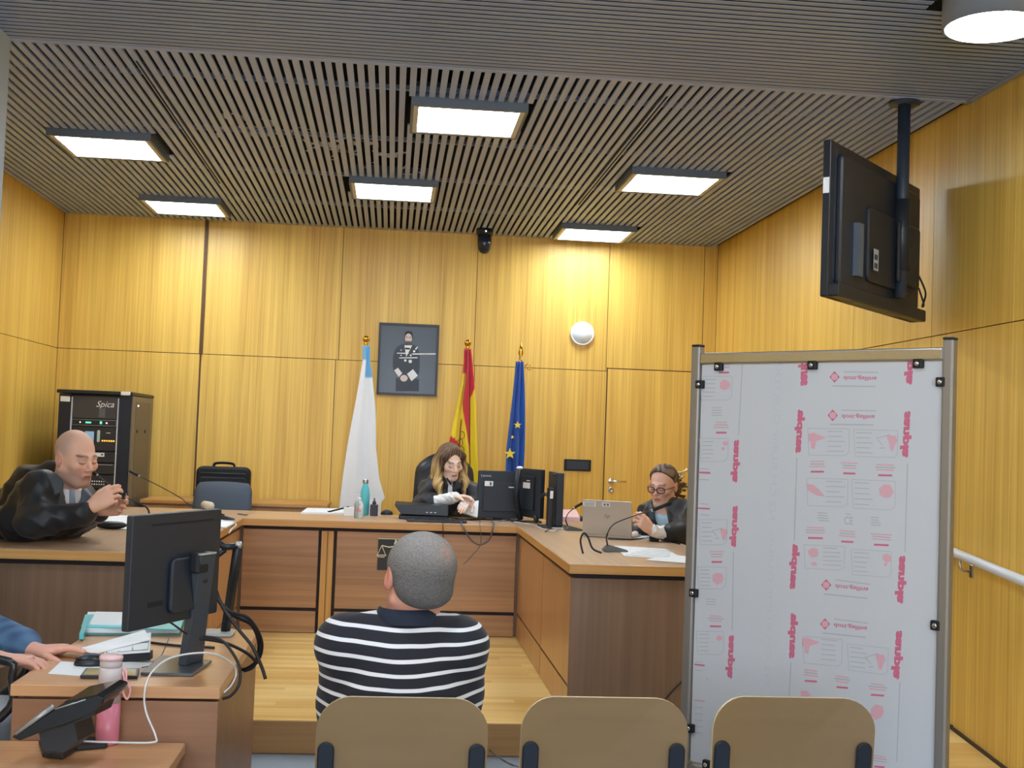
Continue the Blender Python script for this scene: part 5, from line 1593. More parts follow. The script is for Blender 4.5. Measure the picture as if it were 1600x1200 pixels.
def office_chair(name, label, cx, cy, zseat, ztop, wd, m, rot=0.0, thick=.09, arms=True, style='leather'):
    t = thing(name, label, 'chair', (cx, cy, PLAT), rot)
    z0 = -PLAT
    # backrest profile: rounded, tapering upward
    b = MB()
    hb = ztop - zseat - .06; NZ, NX = 14, 14
    def bp(u, v):        # u -1..1, v 0..1
        wv = wd / 2 * ((1 - .12 * v - (.28 * max(0, (v - .8) / .2) ** 2)) if style == 'leather' else (1 - .06 * v - .14 * max(0, (v - .75) / .25) ** 3))
        zz_ = zseat + .06 + hb * v + ((-.05 if style == 'leather' else -.012) * u * u * max(0, (v - .6) / .4))
        return wv * u, zz_
    vs = []
    for side_ in (-1, 1):
        for j in range(NZ + 1):
            for i in range(NX + 1):
                u = -1 + 2 * i / NX; v = j / NZ
                x_, zz_ = bp(u, v)
                e = (1 - abs(u) ** 4) * (1 - (2 * v - 1) ** 8)
                rib = .010 * math.cos(v * PI * 7) if style == 'leather' else 0
                dep = thick / 2 * (.35 + .65 * e) + (rib if side_ < 0 else 0) * e
                vs.append((x_, side_ * dep + .10 * (v - .3) ** 2 - .03 * u * u * -1 + .05 * v, zz_ + z0))
    n_ = (NZ + 1) * (NX + 1); fs = []
    for s_ in (0, 1):
        for j in range(NZ):
            for i in range(NX):
                a_ = s_ * n_ + j * (NX + 1) + i
                fs.append((a_, a_ + 1, a_ + NX + 2, a_ + NX + 1))
    rim = [i for i in range(NX + 1)] + [(j + 1) * (NX + 1) + NX for j in range(NZ)] + [NZ * (NX + 1) + NX - 1 - i for i in range(NX)] + [(NZ - 1 - j) * (NX + 1) for j in range(NZ - 1)]
    for k in range(len(rim)):
        a_, c_ = rim[k], rim[(k + 1) % len(rim)]; fs.append((a_, c_, c_ + n_, a_ + n_))
    b.add([(x_, y_ + .24, z_) for x_, y_, z_ in vs], fs, 0, True)
    b.build('backrest', m, t)
    b = MB(); b.rbox(0, 0, zseat - .05 + z0, wd, .48, .09, r=.09, seg=6); b.build('seat', m, t, bevel=.015)
    b = MB(); b.lathe([(.03, .07), (.03, zseat - .1 + z0)], 16); b.build('gas_column', M_black, t)
    b = MB()
    for k in range(5):
        a_ = 2 * PI * k / 5 + .3
        b.tube([(0, 0, .085), (.29 * math.cos(a_), .29 * math.sin(a_), .065)], [.024, .014], 8)
    b.build('star_base', M_black, t)
    for k in range(5):
        a_ = 2 * PI * k / 5 + .3
        b = MB(); b.ball((.29 * math.cos(a_), .29 * math.sin(a_), .028), (.02, .026, .027), 12, 8); b.build('castor', M_black, t)
    b = MB(); b.tube([(0, .15, zseat - .1 + z0), (0, .30, zseat - .02 + z0), (0, .29, zseat + .2 + z0)], .02, 8, flat=(1.6, .6)); b.build('back_support', M_black, t)
    if arms:
        for sx in (-1, 1):
            x_ = sx * (wd / 2 + .03)
            b = MB(); b.tube(smooth_path([(x_, .10, zseat - .06 + z0), (x_, .12, zseat + .2 + z0), (x_, -.16, zseat + .2 + z0), (x_, -.13, zseat - .06 + z0)], 5), .016, 8, flat=(1.3, .8))
            b.build('armrest', M_black, t)
    return t


# facing the camera: seat in front of the back (towards -y) -> back at +y
office_chair('office_chair', 'high-backed black leather chair holding the long-haired woman', .425, 9.32, .64, 1.345, .50, M_leather)
office_chair('office_chair', 'empty grey upholstered chair with a black bag behind it', -1.245, 9.24, .60, 1.065, .45, M_fabric, thick=.06, style='fabric', arms=False)
office_chair('office_chair', 'dark chair holding the bald person in the robe', -2.02, 6.32, .60, 1.10, .45, M_leather, rot=PI / 2, arms=False)
office_chair('office_chair', 'dark chair holding the person with glasses behind the right bench', 2.12, 7.62, .60, 1.0, .45, M_leather, rot=-PI / 2 - .2, arms=False)

# briefcase on the cabinet
t = thing('laptop_bag', 'black laptop bag standing on the low cabinet behind the empty grey chair', 'bag', (-1.33, 9.95, .9))
q0 = ay(307, 727, 9.93); q1 = ay(391, 735, 9.93)
bx = (q0.x + q1.x) / 2; bw_ = q1.x - q0.x
M_nylon = mat('black_nylon', (26, 28, 34), .7, bump=.2, nscale=80)
b = MB(); b.rbox(bx, 9.98, (1.165 + .902) / 2, bw_, .12, 1.165 - .902, r=.05, seg=6, axis='Y'); b.build('body', M_nylon, t, world=True, bevel=.008)
b = MB(); b.rbox(bx, 9.905, 1.0, bw_ - .05, .028, .17, r=.03, seg=5, axis='Y'); b.build('front_pocket', M_nylon, t, world=True)
b = MB(); b.tube([(bx - bw_ * .42, 9.905, 1.115), (bx + bw_ * .42, 9.905, 1.115)], .004, 6); b.build('zip', mat('zip_grey', (70, 76, 84), .4), t, world=True)
b = MB(); b.tube(smooth_path([(bx - .08, 9.97, 1.16), (bx - .07, 9.97, 1.188), (bx, 9.97, 1.195), (bx + .07, 9.97, 1.188), (bx + .08, 9.97, 1.16)], 5), .010, 8, flat=(1.4, .7)); b.build('handle', M_nylon, t, world=True)

# floor cable by the riser
cable('cable', 'thin grey cable curving over the lower floor in front of the platform', [ay(765, 1172, 5.77), ay(785, 1187, 5.5), az(800, 1195, .004), az(830, 1205, .004), az(900, 1230, .004)], .004, M_cableg)
# small wall junction cable at the chair gap right
cable('cable', 'dark cable leading up the end of the right bench behind the visitor chairs', [ay(1040, 1092, 5.85), ay(1055, 1075, 5.85), ay(1076, 1056, 5.85)], .003, M_cable)
# ================================================================== people: smooth distance fields -> one surface each
class Field:
    def __init__(s): s.ops = []

    def cap(s, a, b, ra, rb=None, k=.02, op=1):
        s.ops.append(('c', np.array(a, float), np.array(b, float), ra, ra if rb is None else rb, k, op)); return s

    def ell(s, c, r, k=.02, op=1, R=None):
        s.ops.append(('e', np.array(c, float), np.array(r, float), None if R is None else np.array(R, float), 0, k, op)); return s

    def head_ops(s, other, M, sc):
        """take another field's ops given in a local frame (rotation M 3x3, origin o), scaled"""
        M3, o = M
        for q in other.ops:
            if q[0] == 'c':
                s.ops.append(('c', M3 @ (q[1] * sc) + o, M3 @ (q[2] * sc) + o, q[3] * sc, q[4] * sc, q[5] * sc, q[6]))
            else:
                R = M3 if q[3] is None else M3 @ q[3]
                s.ops.append(('e', M3 @ (q[1] * sc) + o, q[2] * sc, R, 0, q[5] * sc, q[6]))
        return s

    def __call__(s, P):
        P = P.astype(np.float32)
        d = None
        for q in s.ops:
            if q[0] == 'c':
                a, b = q[1].astype(np.float32), q[2].astype(np.float32)
                ba = b - a; L2 = float(ba @ ba) + 1e-12
                pa = P - a
                t = np.clip(pa @ ba / L2, 0, 1)
                e = np.sqrt(((pa - t[:, None] * ba) ** 2).sum(1)) - (q[3] + (q[4] - q[3]) * t)
            else:
                p = P - q[1].astype(np.float32)
                if q[3] is not None: p = p @ q[3].astype(np.float32)
                r = q[2].astype(np.float32)
                k0 = np.sqrt(((p / r) ** 2).sum(1)); k1 = np.sqrt(((p / (r * r)) ** 2).sum(1)) + 1e-9
                e = k0 * (k0 - 1) / k1
            k = q[5]
            if d is None: d = e; continue
            if q[6] == 1:
                h = np.maximum(k - np.abs(d - e), 0) / k
                d = np.minimum(d, e) - h * h * k * .25
            else:
                e = -e
                h = np.maximum(k - np.abs(d - e), 0) / k
                d = np.maximum(d, e) + h * h * k * .25
        return d


def nets(f, lo, hi, h):
    """surface nets of the zero level of f inside the box"""
    lo = np.array(lo, float); hi = np.array(hi, float)
    B = 10
    nb = np.ceil((hi - lo) / (h * B)).astype(int)
    n = nb * B + 1
    V = np.ones(n, np.float32)
    gx = [lo[i] + h * B * (np.arange(nb[i]) + .5) for i in range(3)]
    C = np.stack(np.meshgrid(*gx, indexing='ij'), -1).reshape(-1, 3)
    dC = f(C)
    sel = np.abs(dC) < B * h * .87 * 1.35 + .012
    off = np.stack(np.meshgrid(*[np.arange(B + 1)] * 3, indexing='ij'), -1).reshape(-1, 3)
    idx = np.stack(np.unravel_index(np.arange(len(C)), nb), -1)
    for i in np.nonzero(~sel & (dC < 0))[0]:
        a = idx[i] * B; V[a[0]:a[0] + B + 1, a[1]:a[1] + B + 1, a[2]:a[2] + B + 1] = -1
    ids = np.nonzero(sel)[0]
    for c0 in range(0, len(ids), 200):
        ch = ids[c0:c0 + 200]
        g = (idx[ch][:, None, :] * B + off[None]).reshape(-1, 3)
        d = f(lo + g * h)
        V[g[:, 0], g[:, 1], g[:, 2]] = d
    S = V < 0
    c8 = [S[i:n[0] - 1 + i, j:n[1] - 1 + j, k:n[2] - 1 + k] for i in (0, 1) for j in (0, 1) for k in (0, 1)]
    anyS = c8[0].copy(); allS = c8[0].copy()
    for q in c8[1:]: anyS |= q; allS &= q
    act = anyS & ~allS
    cells = np.argwhere(act)
    vid = -np.ones(act.shape, np.int32); vid[act] = np.arange(len(cells))
    acc = np.zeros((len(cells), 3)); cnt = np.zeros(len(cells))
    corners = [(0, 0, 0), (1, 0, 0), (0, 1, 0), (1, 1, 0), (0, 0, 1), (1, 0, 1), (0, 1, 1), (1, 1, 1)]
    edges = [(0, 1), (2, 3), (4, 5), (6, 7), (0, 2), (1, 3), (4, 6), (5, 7), (0, 4), (1, 5), (2, 6), (3, 7)]
    val = [V[cells[:, 0] + c[0], cells[:, 1] + c[1], cells[:, 2] + c[2]] for c in corners]
    for a, b in edges:
        m = (val[a] < 0) != (val[b] < 0)
        t = np.where(m, val[a] / (val[a] - val[b] + 1e-12), 0)
        pa = np.array(corners[a]); pb = np.array(corners[b])
        p = pa + t[:, None] * (pb - pa)
        acc += p * m[:, None]; cnt += m
    verts = lo + (cells + acc / cnt[:, None]) * h
    faces = []
    for ax_ in range(3):
        u, v = (ax_ + 1) % 3, (ax_ + 2) % 3
        sl0 = [slice(1, -1)] * 3; sl0[ax_] = slice(0, n[ax_] - 1)
        sl1 = list(sl0); sl1[ax_] = slice(1, n[ax_])
        A_ = S[tuple(sl0)]; B_ = S[tuple(sl1)]
        e = np.argwhere(A_ != B_)
        if len(e) == 0: continue
        fl = A_[e[:, 0], e[:, 1], e[:, 2]]
        g = e.copy(); g[:, u] += 1; g[:, v] += 1
        def at_(du, dv):
            q = g.copy(); q[:, u] -= du; q[:, v] -= dv
            return vid[q[:, 0], q[:, 1], q[:, 2]]
        F_ = np.stack([at_(1, 1), at_(0, 1), at_(0, 0), at_(1, 0)], 1)
        F_[~fl] = F_[~fl][:, ::-1]
        faces.append(F_)
    return verts, np.concatenate(faces)


def field_obj(name, f, lo, hi, h, m, parent=None, col=None, label=None):
    v, fc = nets(f, lo, hi, h)
    if parent is not None:
        Mi = np.array(wmat(parent).inverted())
        vl = v @ Mi[:3, :3].T + Mi[:3, 3]
    else: vl = v
    me = bpy.data.meshes.new(name)
    me.vertices.add(len(vl)); me.vertices.foreach_set('co', vl.astype(np.float32).ravel())
    me.loops.add(len(fc) * 4); me.loops.foreach_set('vertex_index', fc.astype(np.int32).ravel())
    me.polygons.add(len(fc)); me.polygons.foreach_set('loop_start', np.arange(0, len(fc) * 4, 4, dtype=np.int32))
    me.polygons.foreach_set('use_smooth', np.ones(len(fc), bool))
    me.update(calc_edges=True)
    me.materials.append(m)
    if col is not None:
        c = col(v); c = np.concatenate([c, np.ones((len(c), 1))], 1).astype(np.float32)
        a = me.color_attributes.new('Col', 'FLOAT_COLOR', 'POINT'); a.data.foreach_set('color', c.ravel())
    o = bpy.data.objects.new(name, me); COL.objects.link(o)
    if parent is not None: o.parent = parent
    if label: o['label'] = label
    return o


def face_frame(fwd, pitch=0.0, roll=0.0):
    """3x3: local -y = face direction (pitched down by pitch), z up, rolled"""
    fx, fy = fwd; L_ = math.hypot(fx, fy); fx /= L_; fy /= L_
    yaw = math.atan2(fy, fx) + PI / 2        # rotates (0,-1) onto fwd
    M_ = Matrix.Rotation(yaw, 3, 'Z') @ Matrix.Rotation(pitch, 3, 'X') @ Matrix.Rotation(roll, 3, 'Y')
    return np.array(M_)


def head_field(gender='m', neck=.056, jaw=1.0):
    f = Field()
    f.ell((0, .018, .034), (.077, .096, .088), k=.02)
    f.ell((0, -.022, -.030), (.062 * jaw, .070, .082), k=.03)
    f.ell((0, -.050, -.092), (.030 * jaw, .030, .026), k=.03)
    for s_ in (-1, 1):
        f.cap((s_ * .055 * jaw, .012, -.06), (s_ * .022, -.058, -.10), .016, .014, k=.03)
        f.ell((s_ * .043, -.062, -.020), (.022, .022, .018), k=.025)
    f.cap((-.034, -.082, .022), (.034, -.082, .022), .011, k=.02)
    for s_ in (-1, 1):
        f.ell((s_ * .031, -.104, .004), (.019, .020, .013), k=.014, op=-1)
        f.ell((s_ * .031, -.078, .004), (.0155, .0155, .0145), k=.004)
    f.cap((0, -.086, .014), (0, -.108, -.024), .0075, .0115, k=.012)
    for s_ in (-1, 1): f.ell((s_ * .0125, -.099, -.030), (.008, .009, .007), k=.008)
    f.cap((-.019, -.085, -.060), (0, -.0945, -.0555), .005, .006, k=.006)
    f.cap((.019, -.085, -.060), (0, -.0945, -.0555), .005, .006, k=.006)
    f.cap((-.016, -.085, -.068), (.016, -.085, -.068), .0065, k=.008)
    f.cap((-.019, -.097, -.0620), (.019, -.097, -.0620), .0020, k=.004, op=-1)
    for s_ in (-1, 1):
        f.ell((s_ * .082, .014, -.004), (.011, .020, .034), k=.008, R=np.array(Matrix.Rotation(-.25 * 1, 3, 'X') @ Matrix.Rotation(s_ * .25, 3, 'Z')))
        f.ell((s_ * .091, .010, -.002), (.005, .010, .020), k=.005, op=-1)
    f.cap((0, .028, -.05), (0, .045, -.155), neck, neck * 1.04, k=.03)
    return f


def skin_color(base, M, sc, opts):
    M3, o = M
    base = np.array(lin(base)[:3])
    def fn(P):
        q = ((P - o) @ M3) / sc
        C = np.tile(base, (len(P), 1))
        def mixin(w, c):
            c = np.array(lin(c)[:3]); w_ = np.clip(w, 0, 1)[:, None]
            C[:] = C * (1 - w_) + c * w_
        x, y, z = q[:, 0], q[:, 1], q[:, 2]
        front = y < -.05
        near = (np.abs(x) < .12) & (np.abs(y) < .16) & (z > -.14) & (z < .14)
        cheek = np.exp(-(((np.abs(x) - .042) / .018) ** 2 + ((z + .03) / .018) ** 2)) * front * near
        mixin(cheek * .35, opts.get('cheek', (214, 128, 112)))
        nose = np.exp(-((x / .014) ** 2 + ((z + .022) / .014) ** 2)) * (y < -.095) * near
        mixin(nose * .3, (206, 120, 104))
        ears = (np.abs(x) > .078) & near
        mixin(ears * .35, (206, 116, 104))
        if 'stubble' in opts:
            s_ = np.clip((-.040 - z) / .02, 0, 1) * (z > -.135) * near * (y < .02)
            s_ *= np.clip((np.abs(x) - .0) / .01 + .6, 0, 1)
            mixin(s_ * .5, opts['stubble'])
        if 'scalp' in opts:
            s_ = np.clip((z - .0) / .03, 0, 1) * near * np.clip((y + .045) / .04, 0, 1) * np.clip((np.abs(x) - .02) / .04 + np.clip((y - .03) / .05, 0, 1), 0, 1)
            mixin(s_ * .55, opts['scalp'])
        lip = np.clip(1.25 - np.sqrt((x / .021) ** 2 + ((z + .062) / .0085) ** 2), 0, .25) * 4 * (y < -.075) * near
        mixin(lip * .55, opts.get('lip', (178, 92, 88)))
        line_ = np.exp(-(((z + .062 + .1 * x * x * 20) / .0022) ** 2)) * (np.abs(x) < .021) * (y < -.07) * near
        mixin(line_ * .7, (120, 62, 58))
        bz = .027 + .004 - 10 * (np.abs(x) - .03) ** 2 * 1.0
        brow = np.exp(-(((z - bz) / .0042) ** 2)) * (np.abs(x) > .012) * (np.abs(x) < .05) * (y < -.05) * near
        mixin(brow * .9, opts.get('brow', (60, 42, 34)))
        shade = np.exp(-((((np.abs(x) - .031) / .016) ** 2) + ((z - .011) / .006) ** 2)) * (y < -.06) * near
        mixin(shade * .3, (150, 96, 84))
        lz = -.003 - 0 * x
        if opts.get('open'):
            ey = np.clip(1.3 - np.sqrt(((np.abs(x) - .031) / .0125) ** 2 + ((z - .003) / .0055) ** 2), 0, .3) * 3.3 * (y < -.08) * near
            mixin(ey, (226, 222, 216))
            ir = np.clip(1.3 - np.sqrt(((np.abs(x) - .031) / .0055) ** 2 + ((z - .002) / .0055) ** 2), 0, .3) * 3.3 * (y < -.08) * near
            mixin(ir, (60, 44, 36))
            lz = .0085
        lash = np.exp(-(((z - (lz + 12 * (np.abs(x) - .031) ** 2)) / .0024) ** 2)) * (np.abs(np.abs(x) - .031) < .0155) * (y < -.072) * near
        mixin(lash * .9, (44, 30, 28))
        return C
    return fn


def hand(f, W, D, N, S, curl=(.3, .4, .3), sc=1.0, spread=.0, thumb=(.9, .5), curls=None):
    """adds a hand: wrist W, fingers along D, palm faces N, thumb on side S"""
    W = np.array(W, float); D = np.array(D, float); D /= np.linalg.norm(D)
    N = np.array(N, float); N -= D * (N @ D); N /= np.linalg.norm(N)
    S2 = np.cross(D, N); S2 *= np.sign(S2 @ np.array(S, float)) or 1
    kn = []
    for o_, l_ in ((.030, .088), (.010, .092), (-.011, .087), (-.030, .078)):
        k_ = W + (D * l_ + S2 * o_) * sc; kn.append(k_)
        f.cap(W + (S2 * o_ * .55 + D * .008) * sc, k_, .0135 * sc, .0115 * sc, k=.014 * sc)
    f.ell(W + (D * .048 + N * .002) * sc, np.array((.036, .046, .014)) * sc, k=.012 * sc, R=np.stack([S2, D, N], 1))
    for i, (k_, L_) in enumerate(zip(kn, (.074, .083, .077, .060))):
        c_ = curls[i] if curls else curl
        a = 0; p = k_; r0 = (.0096, .0098, .0092, .0082)[i]
        o_ = (1.5, .4, -.5, -1.5)[i] * spread
        for j, fr in enumerate((.46, .30, .24)):
            a += c_[j]
            d = (D * math.cos(a) + N * math.sin(a)) + S2 * o_ * .1
            d /= np.linalg.norm(d)
            q = p + d * L_ * fr * sc
            f.cap(p, q, r0 * (1 - .07 * j) * sc, r0 * (1 - .07 * (j + 1)) * sc, k=.0035 * sc)
            p = q
    t0 = W + (D * .022 + S2 * .022 + N * .004) * sc
    a, b_ = thumb
    d1 = D * math.cos(a) + S2 * math.sin(a) + N * .25; d1 /= np.linalg.norm(d1)
    t1 = t0 + d1 * .042 * sc
    d2 = D * math.cos(a - b_) + S2 * math.sin(a - b_) + N * .45; d2 /= np.linalg.norm(d2)
    t2 = t1 + d2 * .032 * sc
    t3 = t2 + (d2 + D * .2 + N * .15) / np.linalg.norm(d2 + D * .2 + N * .15) * .026 * sc
    f.cap(t0, t1, .0155 * sc, .0125 * sc, k=.014 * sc); f.cap(t1, t2, .0115 * sc, .0105 * sc, k=.004 * sc); f.cap(t2, t3, .0105 * sc, .0085 * sc, k=.003 * sc)
    return kn


def torso(f, J, g=0.0, wide=1.0, k=.06):
    """J: dict neck, chest, pelvis, shL, shR"""
    nk, ch, pv = [np.array(J[n]) for n in ('neck', 'chest', 'pelvis')]
    shl, shr = np.array(J['shL']), np.array(J['shR'])
    fr = (shr - shl); fr /= np.linalg.norm(fr)
    up_ = (nk - pv); up_ /= np.linalg.norm(up_)
    fw_ = np.cross(up_, fr); fw_ /= np.linalg.norm(fw_); fr = np.cross(fw_, up_)
    R = np.stack([fr, fw_, up_], 1)
    sw = np.linalg.norm(shr - shl) / 2
    f.ell(ch, np.array((sw * .92 * wide + g, .118 + g, .19 + g)), k=k, R=R)
    f.ell(pv, np.array((.165 * wide + g, .125 + g, .14 + g)), k=k, R=R)
    f.ell((ch + pv) / 2, np.array((.15 * wide + g, .115 + g, .17 + g)), k=k, R=R)
    f.cap(shl, nk + (shl - nk) * .3, .052 + g, .045 + g, k=k * .8); f.cap(shr, nk + (shr - nk) * .3, .052 + g, .045 + g, k=k * .8)
    return R


def limb(f, a, b, c, r, g=0.0, k=.03):
    f.cap(a, b, r[0] + g, r[1] + g, k=k); f.cap(b, c, r[1] * .98 + g, r[2] + g, k=k)


def legs(f, pv, knees, feet, g=0.0, r=(.082, .058, .042), shoe=True):
    pv = np.array(pv)
    for kn_, ft_ in zip(knees, feet):
        kn_ = np.array(kn_); ft_ = np.array(ft_)
        side = (kn_ - pv) * np.array((1, 1, 0)); 
        hip = pv + (kn_ - pv) * .12 + np.array((0, 0, -.03))
        limb(f, hip, kn_, ft_, r, g)


def folds(f, amp, seed=0, fr=1.0):
    def g(P):
        x, y, z = P[:, 0] * fr, P[:, 1] * fr, P[:, 2] * fr
        a_ = np.sin(19 * x + 8 * z + seed + 2.1 * np.sin(9 * y + 5 * z)); b_ = np.sin(26 * y - 15 * z + 1.7 * seed + 1.5 * np.sin(12 * x)); c_ = np.sin(37 * z + 17 * x - 11 * y + 1.3 * np.sin(15 * y + 9 * x))
        n = (.55 - np.abs(a_)) * 1.5 + (.55 - np.abs(b_)) * 1.2 + (.5 - np.abs(c_)) * .9
        return f(P) - (amp * n).astype(np.float32)
    return g


def ext(*pts, pad=.12):
    A_ = np.array([np.array(p, float) for p in pts]); return A_.min(0) - pad, A_.max(0) + pad


def npv(v): return np.array((v[0], v[1], v[2]))


M_skin = mat('skin', (220, 170, 150), .5, vcol=True, sss=.08)
M_hair = mat('hair', (60, 50, 45), .55, vcol=True, bump=.35, nscale=180)
M_robe = mat('black_robe', (34, 36, 41), .48, vcol=True, sheen=.08)
M_shirtw = mat('white_shirt', (226, 228, 234), .7)
M_lace = mat('white_lace', (236, 236, 238), .7, noise=.12, nscale=90, bump=.5)
M_trous = mat('dark_trousers', (40, 42, 48), .8)
M_shoe = mat('shoe_black', (26, 24, 24), .35)
ROBE = np.array(lin((27, 30, 35))[:3]); SATIN = np.array(lin((78, 88, 98))[:3])


def lower_body(t, pv, knees, feet, m=M_trous, g=.012):
    f = Field(); f.ell(pv, (.16, .16, .12)); legs(f, pv, knees, feet, g)
    pts = [npv(p) for p in (pv, *knees, *feet)]
    lo, hi = ext(*pts, pad=.2)
    hi[2] = max(pv[2] + .16, hi[2] - .1); lo[2] = min(p[2] for p in pts) - .06
    field_obj('trousers', f, lo, hi, .009, m, t)
    for ft_, kn_ in zip(feet, knees):
        d = np.array((kn_[0] - pv[0], kn_[1] - pv[1], 0)); d /= np.linalg.norm(d)
        s_ = Field(); a = np.array(ft_) + np.array((0, 0, -.035)); a[2] = ft_[2] - .033
        s_.cap(a - d * .03, a + d * .15, .036, .03, k=.02); s_.cap(a, a + d * .08, .042, .038)
        zf = ft_[2] - .068
        f2 = lambda P, s_=s_, zf=zf: np.maximum(s_(P), (zf - P[:, 2]).astype(np.float32))
        lo, hi = ext(a - d * .03, a + d * .15, pad=.06); field_obj('shoe', f2, lo, hi, .006, M_shoe, t)


# ------------------------------------------------------------------ 1. bald person in a robe (left bench)
def build_lawyer():
    sc = 1.10
    hc = npv(ay(119, 716, 6.20))
    M3 = face_frame((.78, -.62), pitch=.20, roll=-.04)
    Mh = (M3, hc)
    nk = hc + M3 @ (np.array((0, .045, -.155)) * sc)
    J = dict(neck=nk, chest=npv(ay(84, 800, 6.38)), pelvis=np.array((-2.00, 6.38, .80)),
             shR=npv(ay(62, 768, 6.16)), shL=npv(ay(118, 775, 6.54)))
    J['neck'] = nk
    elR, wrR = npv(ay(52, 817, 6.0)), npv(ay(143, 792, 6.00))
    elL, wrL = npv(ay(122, 812, 6.50)), npv(ay(160, 796, 6.22))
    t = thing('person', 'bald man in a black robe and white shirt at the left bench, holding a phone', 'person', (-1.9, 6.35, PLAT))
    f = Field()
    f.head_ops(head_field('m', .060, 1.06), Mh, sc)
    torso(f, J, -.01)
    limb(f, J['shR'], elR, wrR, (.050, .042, .029)); limb(f, J['shL'], elL, wrL, (.050, .042, .029))
    hd = npv(ay(176, 772, 6.02)) - wrR
    hand(f, wrR, hd, (.1, .85, -.25), (.0, .3, 1), sc=1.08, curls=[(.25, .5, .4), (.45, .6, .5), (.6, .75, .55), (.75, .9, .6)], thumb=(.55, .3))
    hd2 = npv(ay(186, 792, 6.20)) - wrL
    hand(f, wrL, hd2, (.05, -.85, .3), (.0, .2, 1), sc=1.05, curls=[(.3, .6, .4), (.4, .7, .5), (.5, .8, .5), (.6, .8, .5)], thumb=(.5, .2))
    kn = [(-1.66, 6.24, .62), (-1.66, 6.48, .62)]; ft = [(-1.68, 6.22, PLAT + .07), (-1.68, 6.50, PLAT + .07)]
    legs(f, (-2.02, 6.36, .70), kn, ft)
    lo, hi = ext(hc, J['pelvis'], elR, wrR + .1, kn[0], ft[0], kn[1], elL, wrL + .1, pad=.15); lo[2] = PLAT + .02
    field_obj('body', f, lo, hi, .0045, M_skin, t, col=skin_color((228, 178, 152), Mh, sc, dict(stubble=(128, 104, 98), scalp=(160, 146, 138), brow=(92, 66, 52), lip=(176, 108, 100))))
    # shirt
    s_ = Field(); R = torso(s_, J, .004)
    cN = M3 @ (np.array((0, .035, -.125)) * sc) + hc
    s_.cap(cN + np.array((0, 0, -.02)), nk + np.array((0, 0, -.02)), .070, .078, k=.02)
    lo, hi = ext(nk, J['chest'], J['pelvis'], J['shL'], J['shR'], pad=.16)
    topz = cN[2] - .004
    nrm_ = M3 @ np.array((0, -.25, 1)); nrm_ /= np.linalg.norm(nrm_)
    f2 = lambda P: np.maximum(s_(P), ((P - cN) @ nrm_).astype(np.float32))
    field_obj('shirt', f2, lo, hi, .006, M_shirtw, t)
    # robe
    r_ = Field(); torso(r_, J, .028)
    cuff = npv(ay(128, 802, 6.0))
    limb(r_, J['shR'], elR, cuff, (.070, .056, .058), .004, k=.09); limb(r_, J['shL'], elL, elL + (wrL - elL) * .8, (.066, .056, .054), .004, k=.07)
    r_.cap(npv(ay(92, 742, 6.40)), npv(ay(50, 762, 6.42)), .075, .10, k=.07)
    r_.cap(npv(ay(50, 762, 6.42)), npv(ay(22, 815, 6.42)), .10, .16, k=.08)
    r_.cap(J['shR'], npv(ay(30, 812, 6.16)), .075, .11, k=.08)
    r_.cap(J['pelvis'], J['pelvis'] + np.array((.1, 0, -.1)), .20, .20, k=.06)
    fwd = np.array((.80, -.60, 0)); 
    a = nk + np.array((.06, -.055, .06)); b_ = npv(ay(116, 800, 6.20))
    r_.cap(a, b_, .062, .030, k=.010, op=-1)
    r_.cap(cN + np.array((0, 0, .12)), nk + np.array((0, 0, .03)), .074, .074, k=.015, op=-1)
    def rc(P):
        C = np.tile(ROBE, (len(P), 1))
        ba = b_ - a; tt = np.clip((P - a) @ ba / (ba @ ba), -.2, 1.3)
        d = np.linalg.norm(P - a - tt[:, None] * ba, axis=1) - (.062 - .032 * tt)
        cam_side = (P[:, 1] < a[1] + .12) & (P[:, 0] > J['chest'][0] - .05)
        w_ = np.clip((.052 - np.abs(d - .030)) / .006, 0, 1) * cam_side * (P[:, 2] > .96) * (np.linalg.norm(P - wrR, axis=1) > .22)
        return C * (1 - w_[:, None]) + SATIN * w_[:, None]
    lo, hi = ext(nk, J['chest'], J['pelvis'], J['shL'], J['shR'], elR, wrR, elL, wrL, pad=.24); lo[2] = .58
    rr = folds(r_, .0065, 1.3)
    # robe lies on the bench top, never through it
    def rob(P):
        d = rr(P)
        over = (P[:, 0] > XO_L - .0) & (P[:, 1] > WE - .06)
        slab = np.maximum(np.abs(P[:, 2] - (T - .03)) - .034, (XO_L - .004) - P[:, 0])
        return np.maximum(d, -slab.astype(np.float32))
    field_obj('robe', rob, lo, hi, .007, M_robe, t, col=rc)
    lower_body(t, np.array((-2.02, 6.36, .70)), [np.array(q) for q in kn], [np.array(q) for q in ft])
    b = MB(); tp = [npv(ay(u, v, 6.10)) + np.array((0, 0, 0)) for u, v in ((112, 764), (113, 780), (114, 806))]
    b.tube([Vector(q) + Vector((0, 0, 0)) for q in tp], [.012, .016, .02], 8, flat=(1, .5)); b.build('tie', mat('tie_grey', (120, 128, 142), .6), t, world=True)
    # phone held in the fingers
    p = thing('smartphone', 'dark phone held up between the hands of the bald person', 'phone', ay(176, 772, 6.07))
    a_ = npv(ay(166, 769, 6.09)); b2 = npv(ay(185, 773, 6.10))
    Mp = frame_from((a_ + b2) / 2, b2 - a_, (0, .8, .25))
    MB().rbox(0, 0, 0, .13, .068, .009, r=.008, M=Mp).build('body', M_black, p, world=True)
    MB().rbox(0, 0, .0052, .12, .062, .0008, r=.006, M=Mp).build('display', M_screen, p, world=True)


build_lawyer()


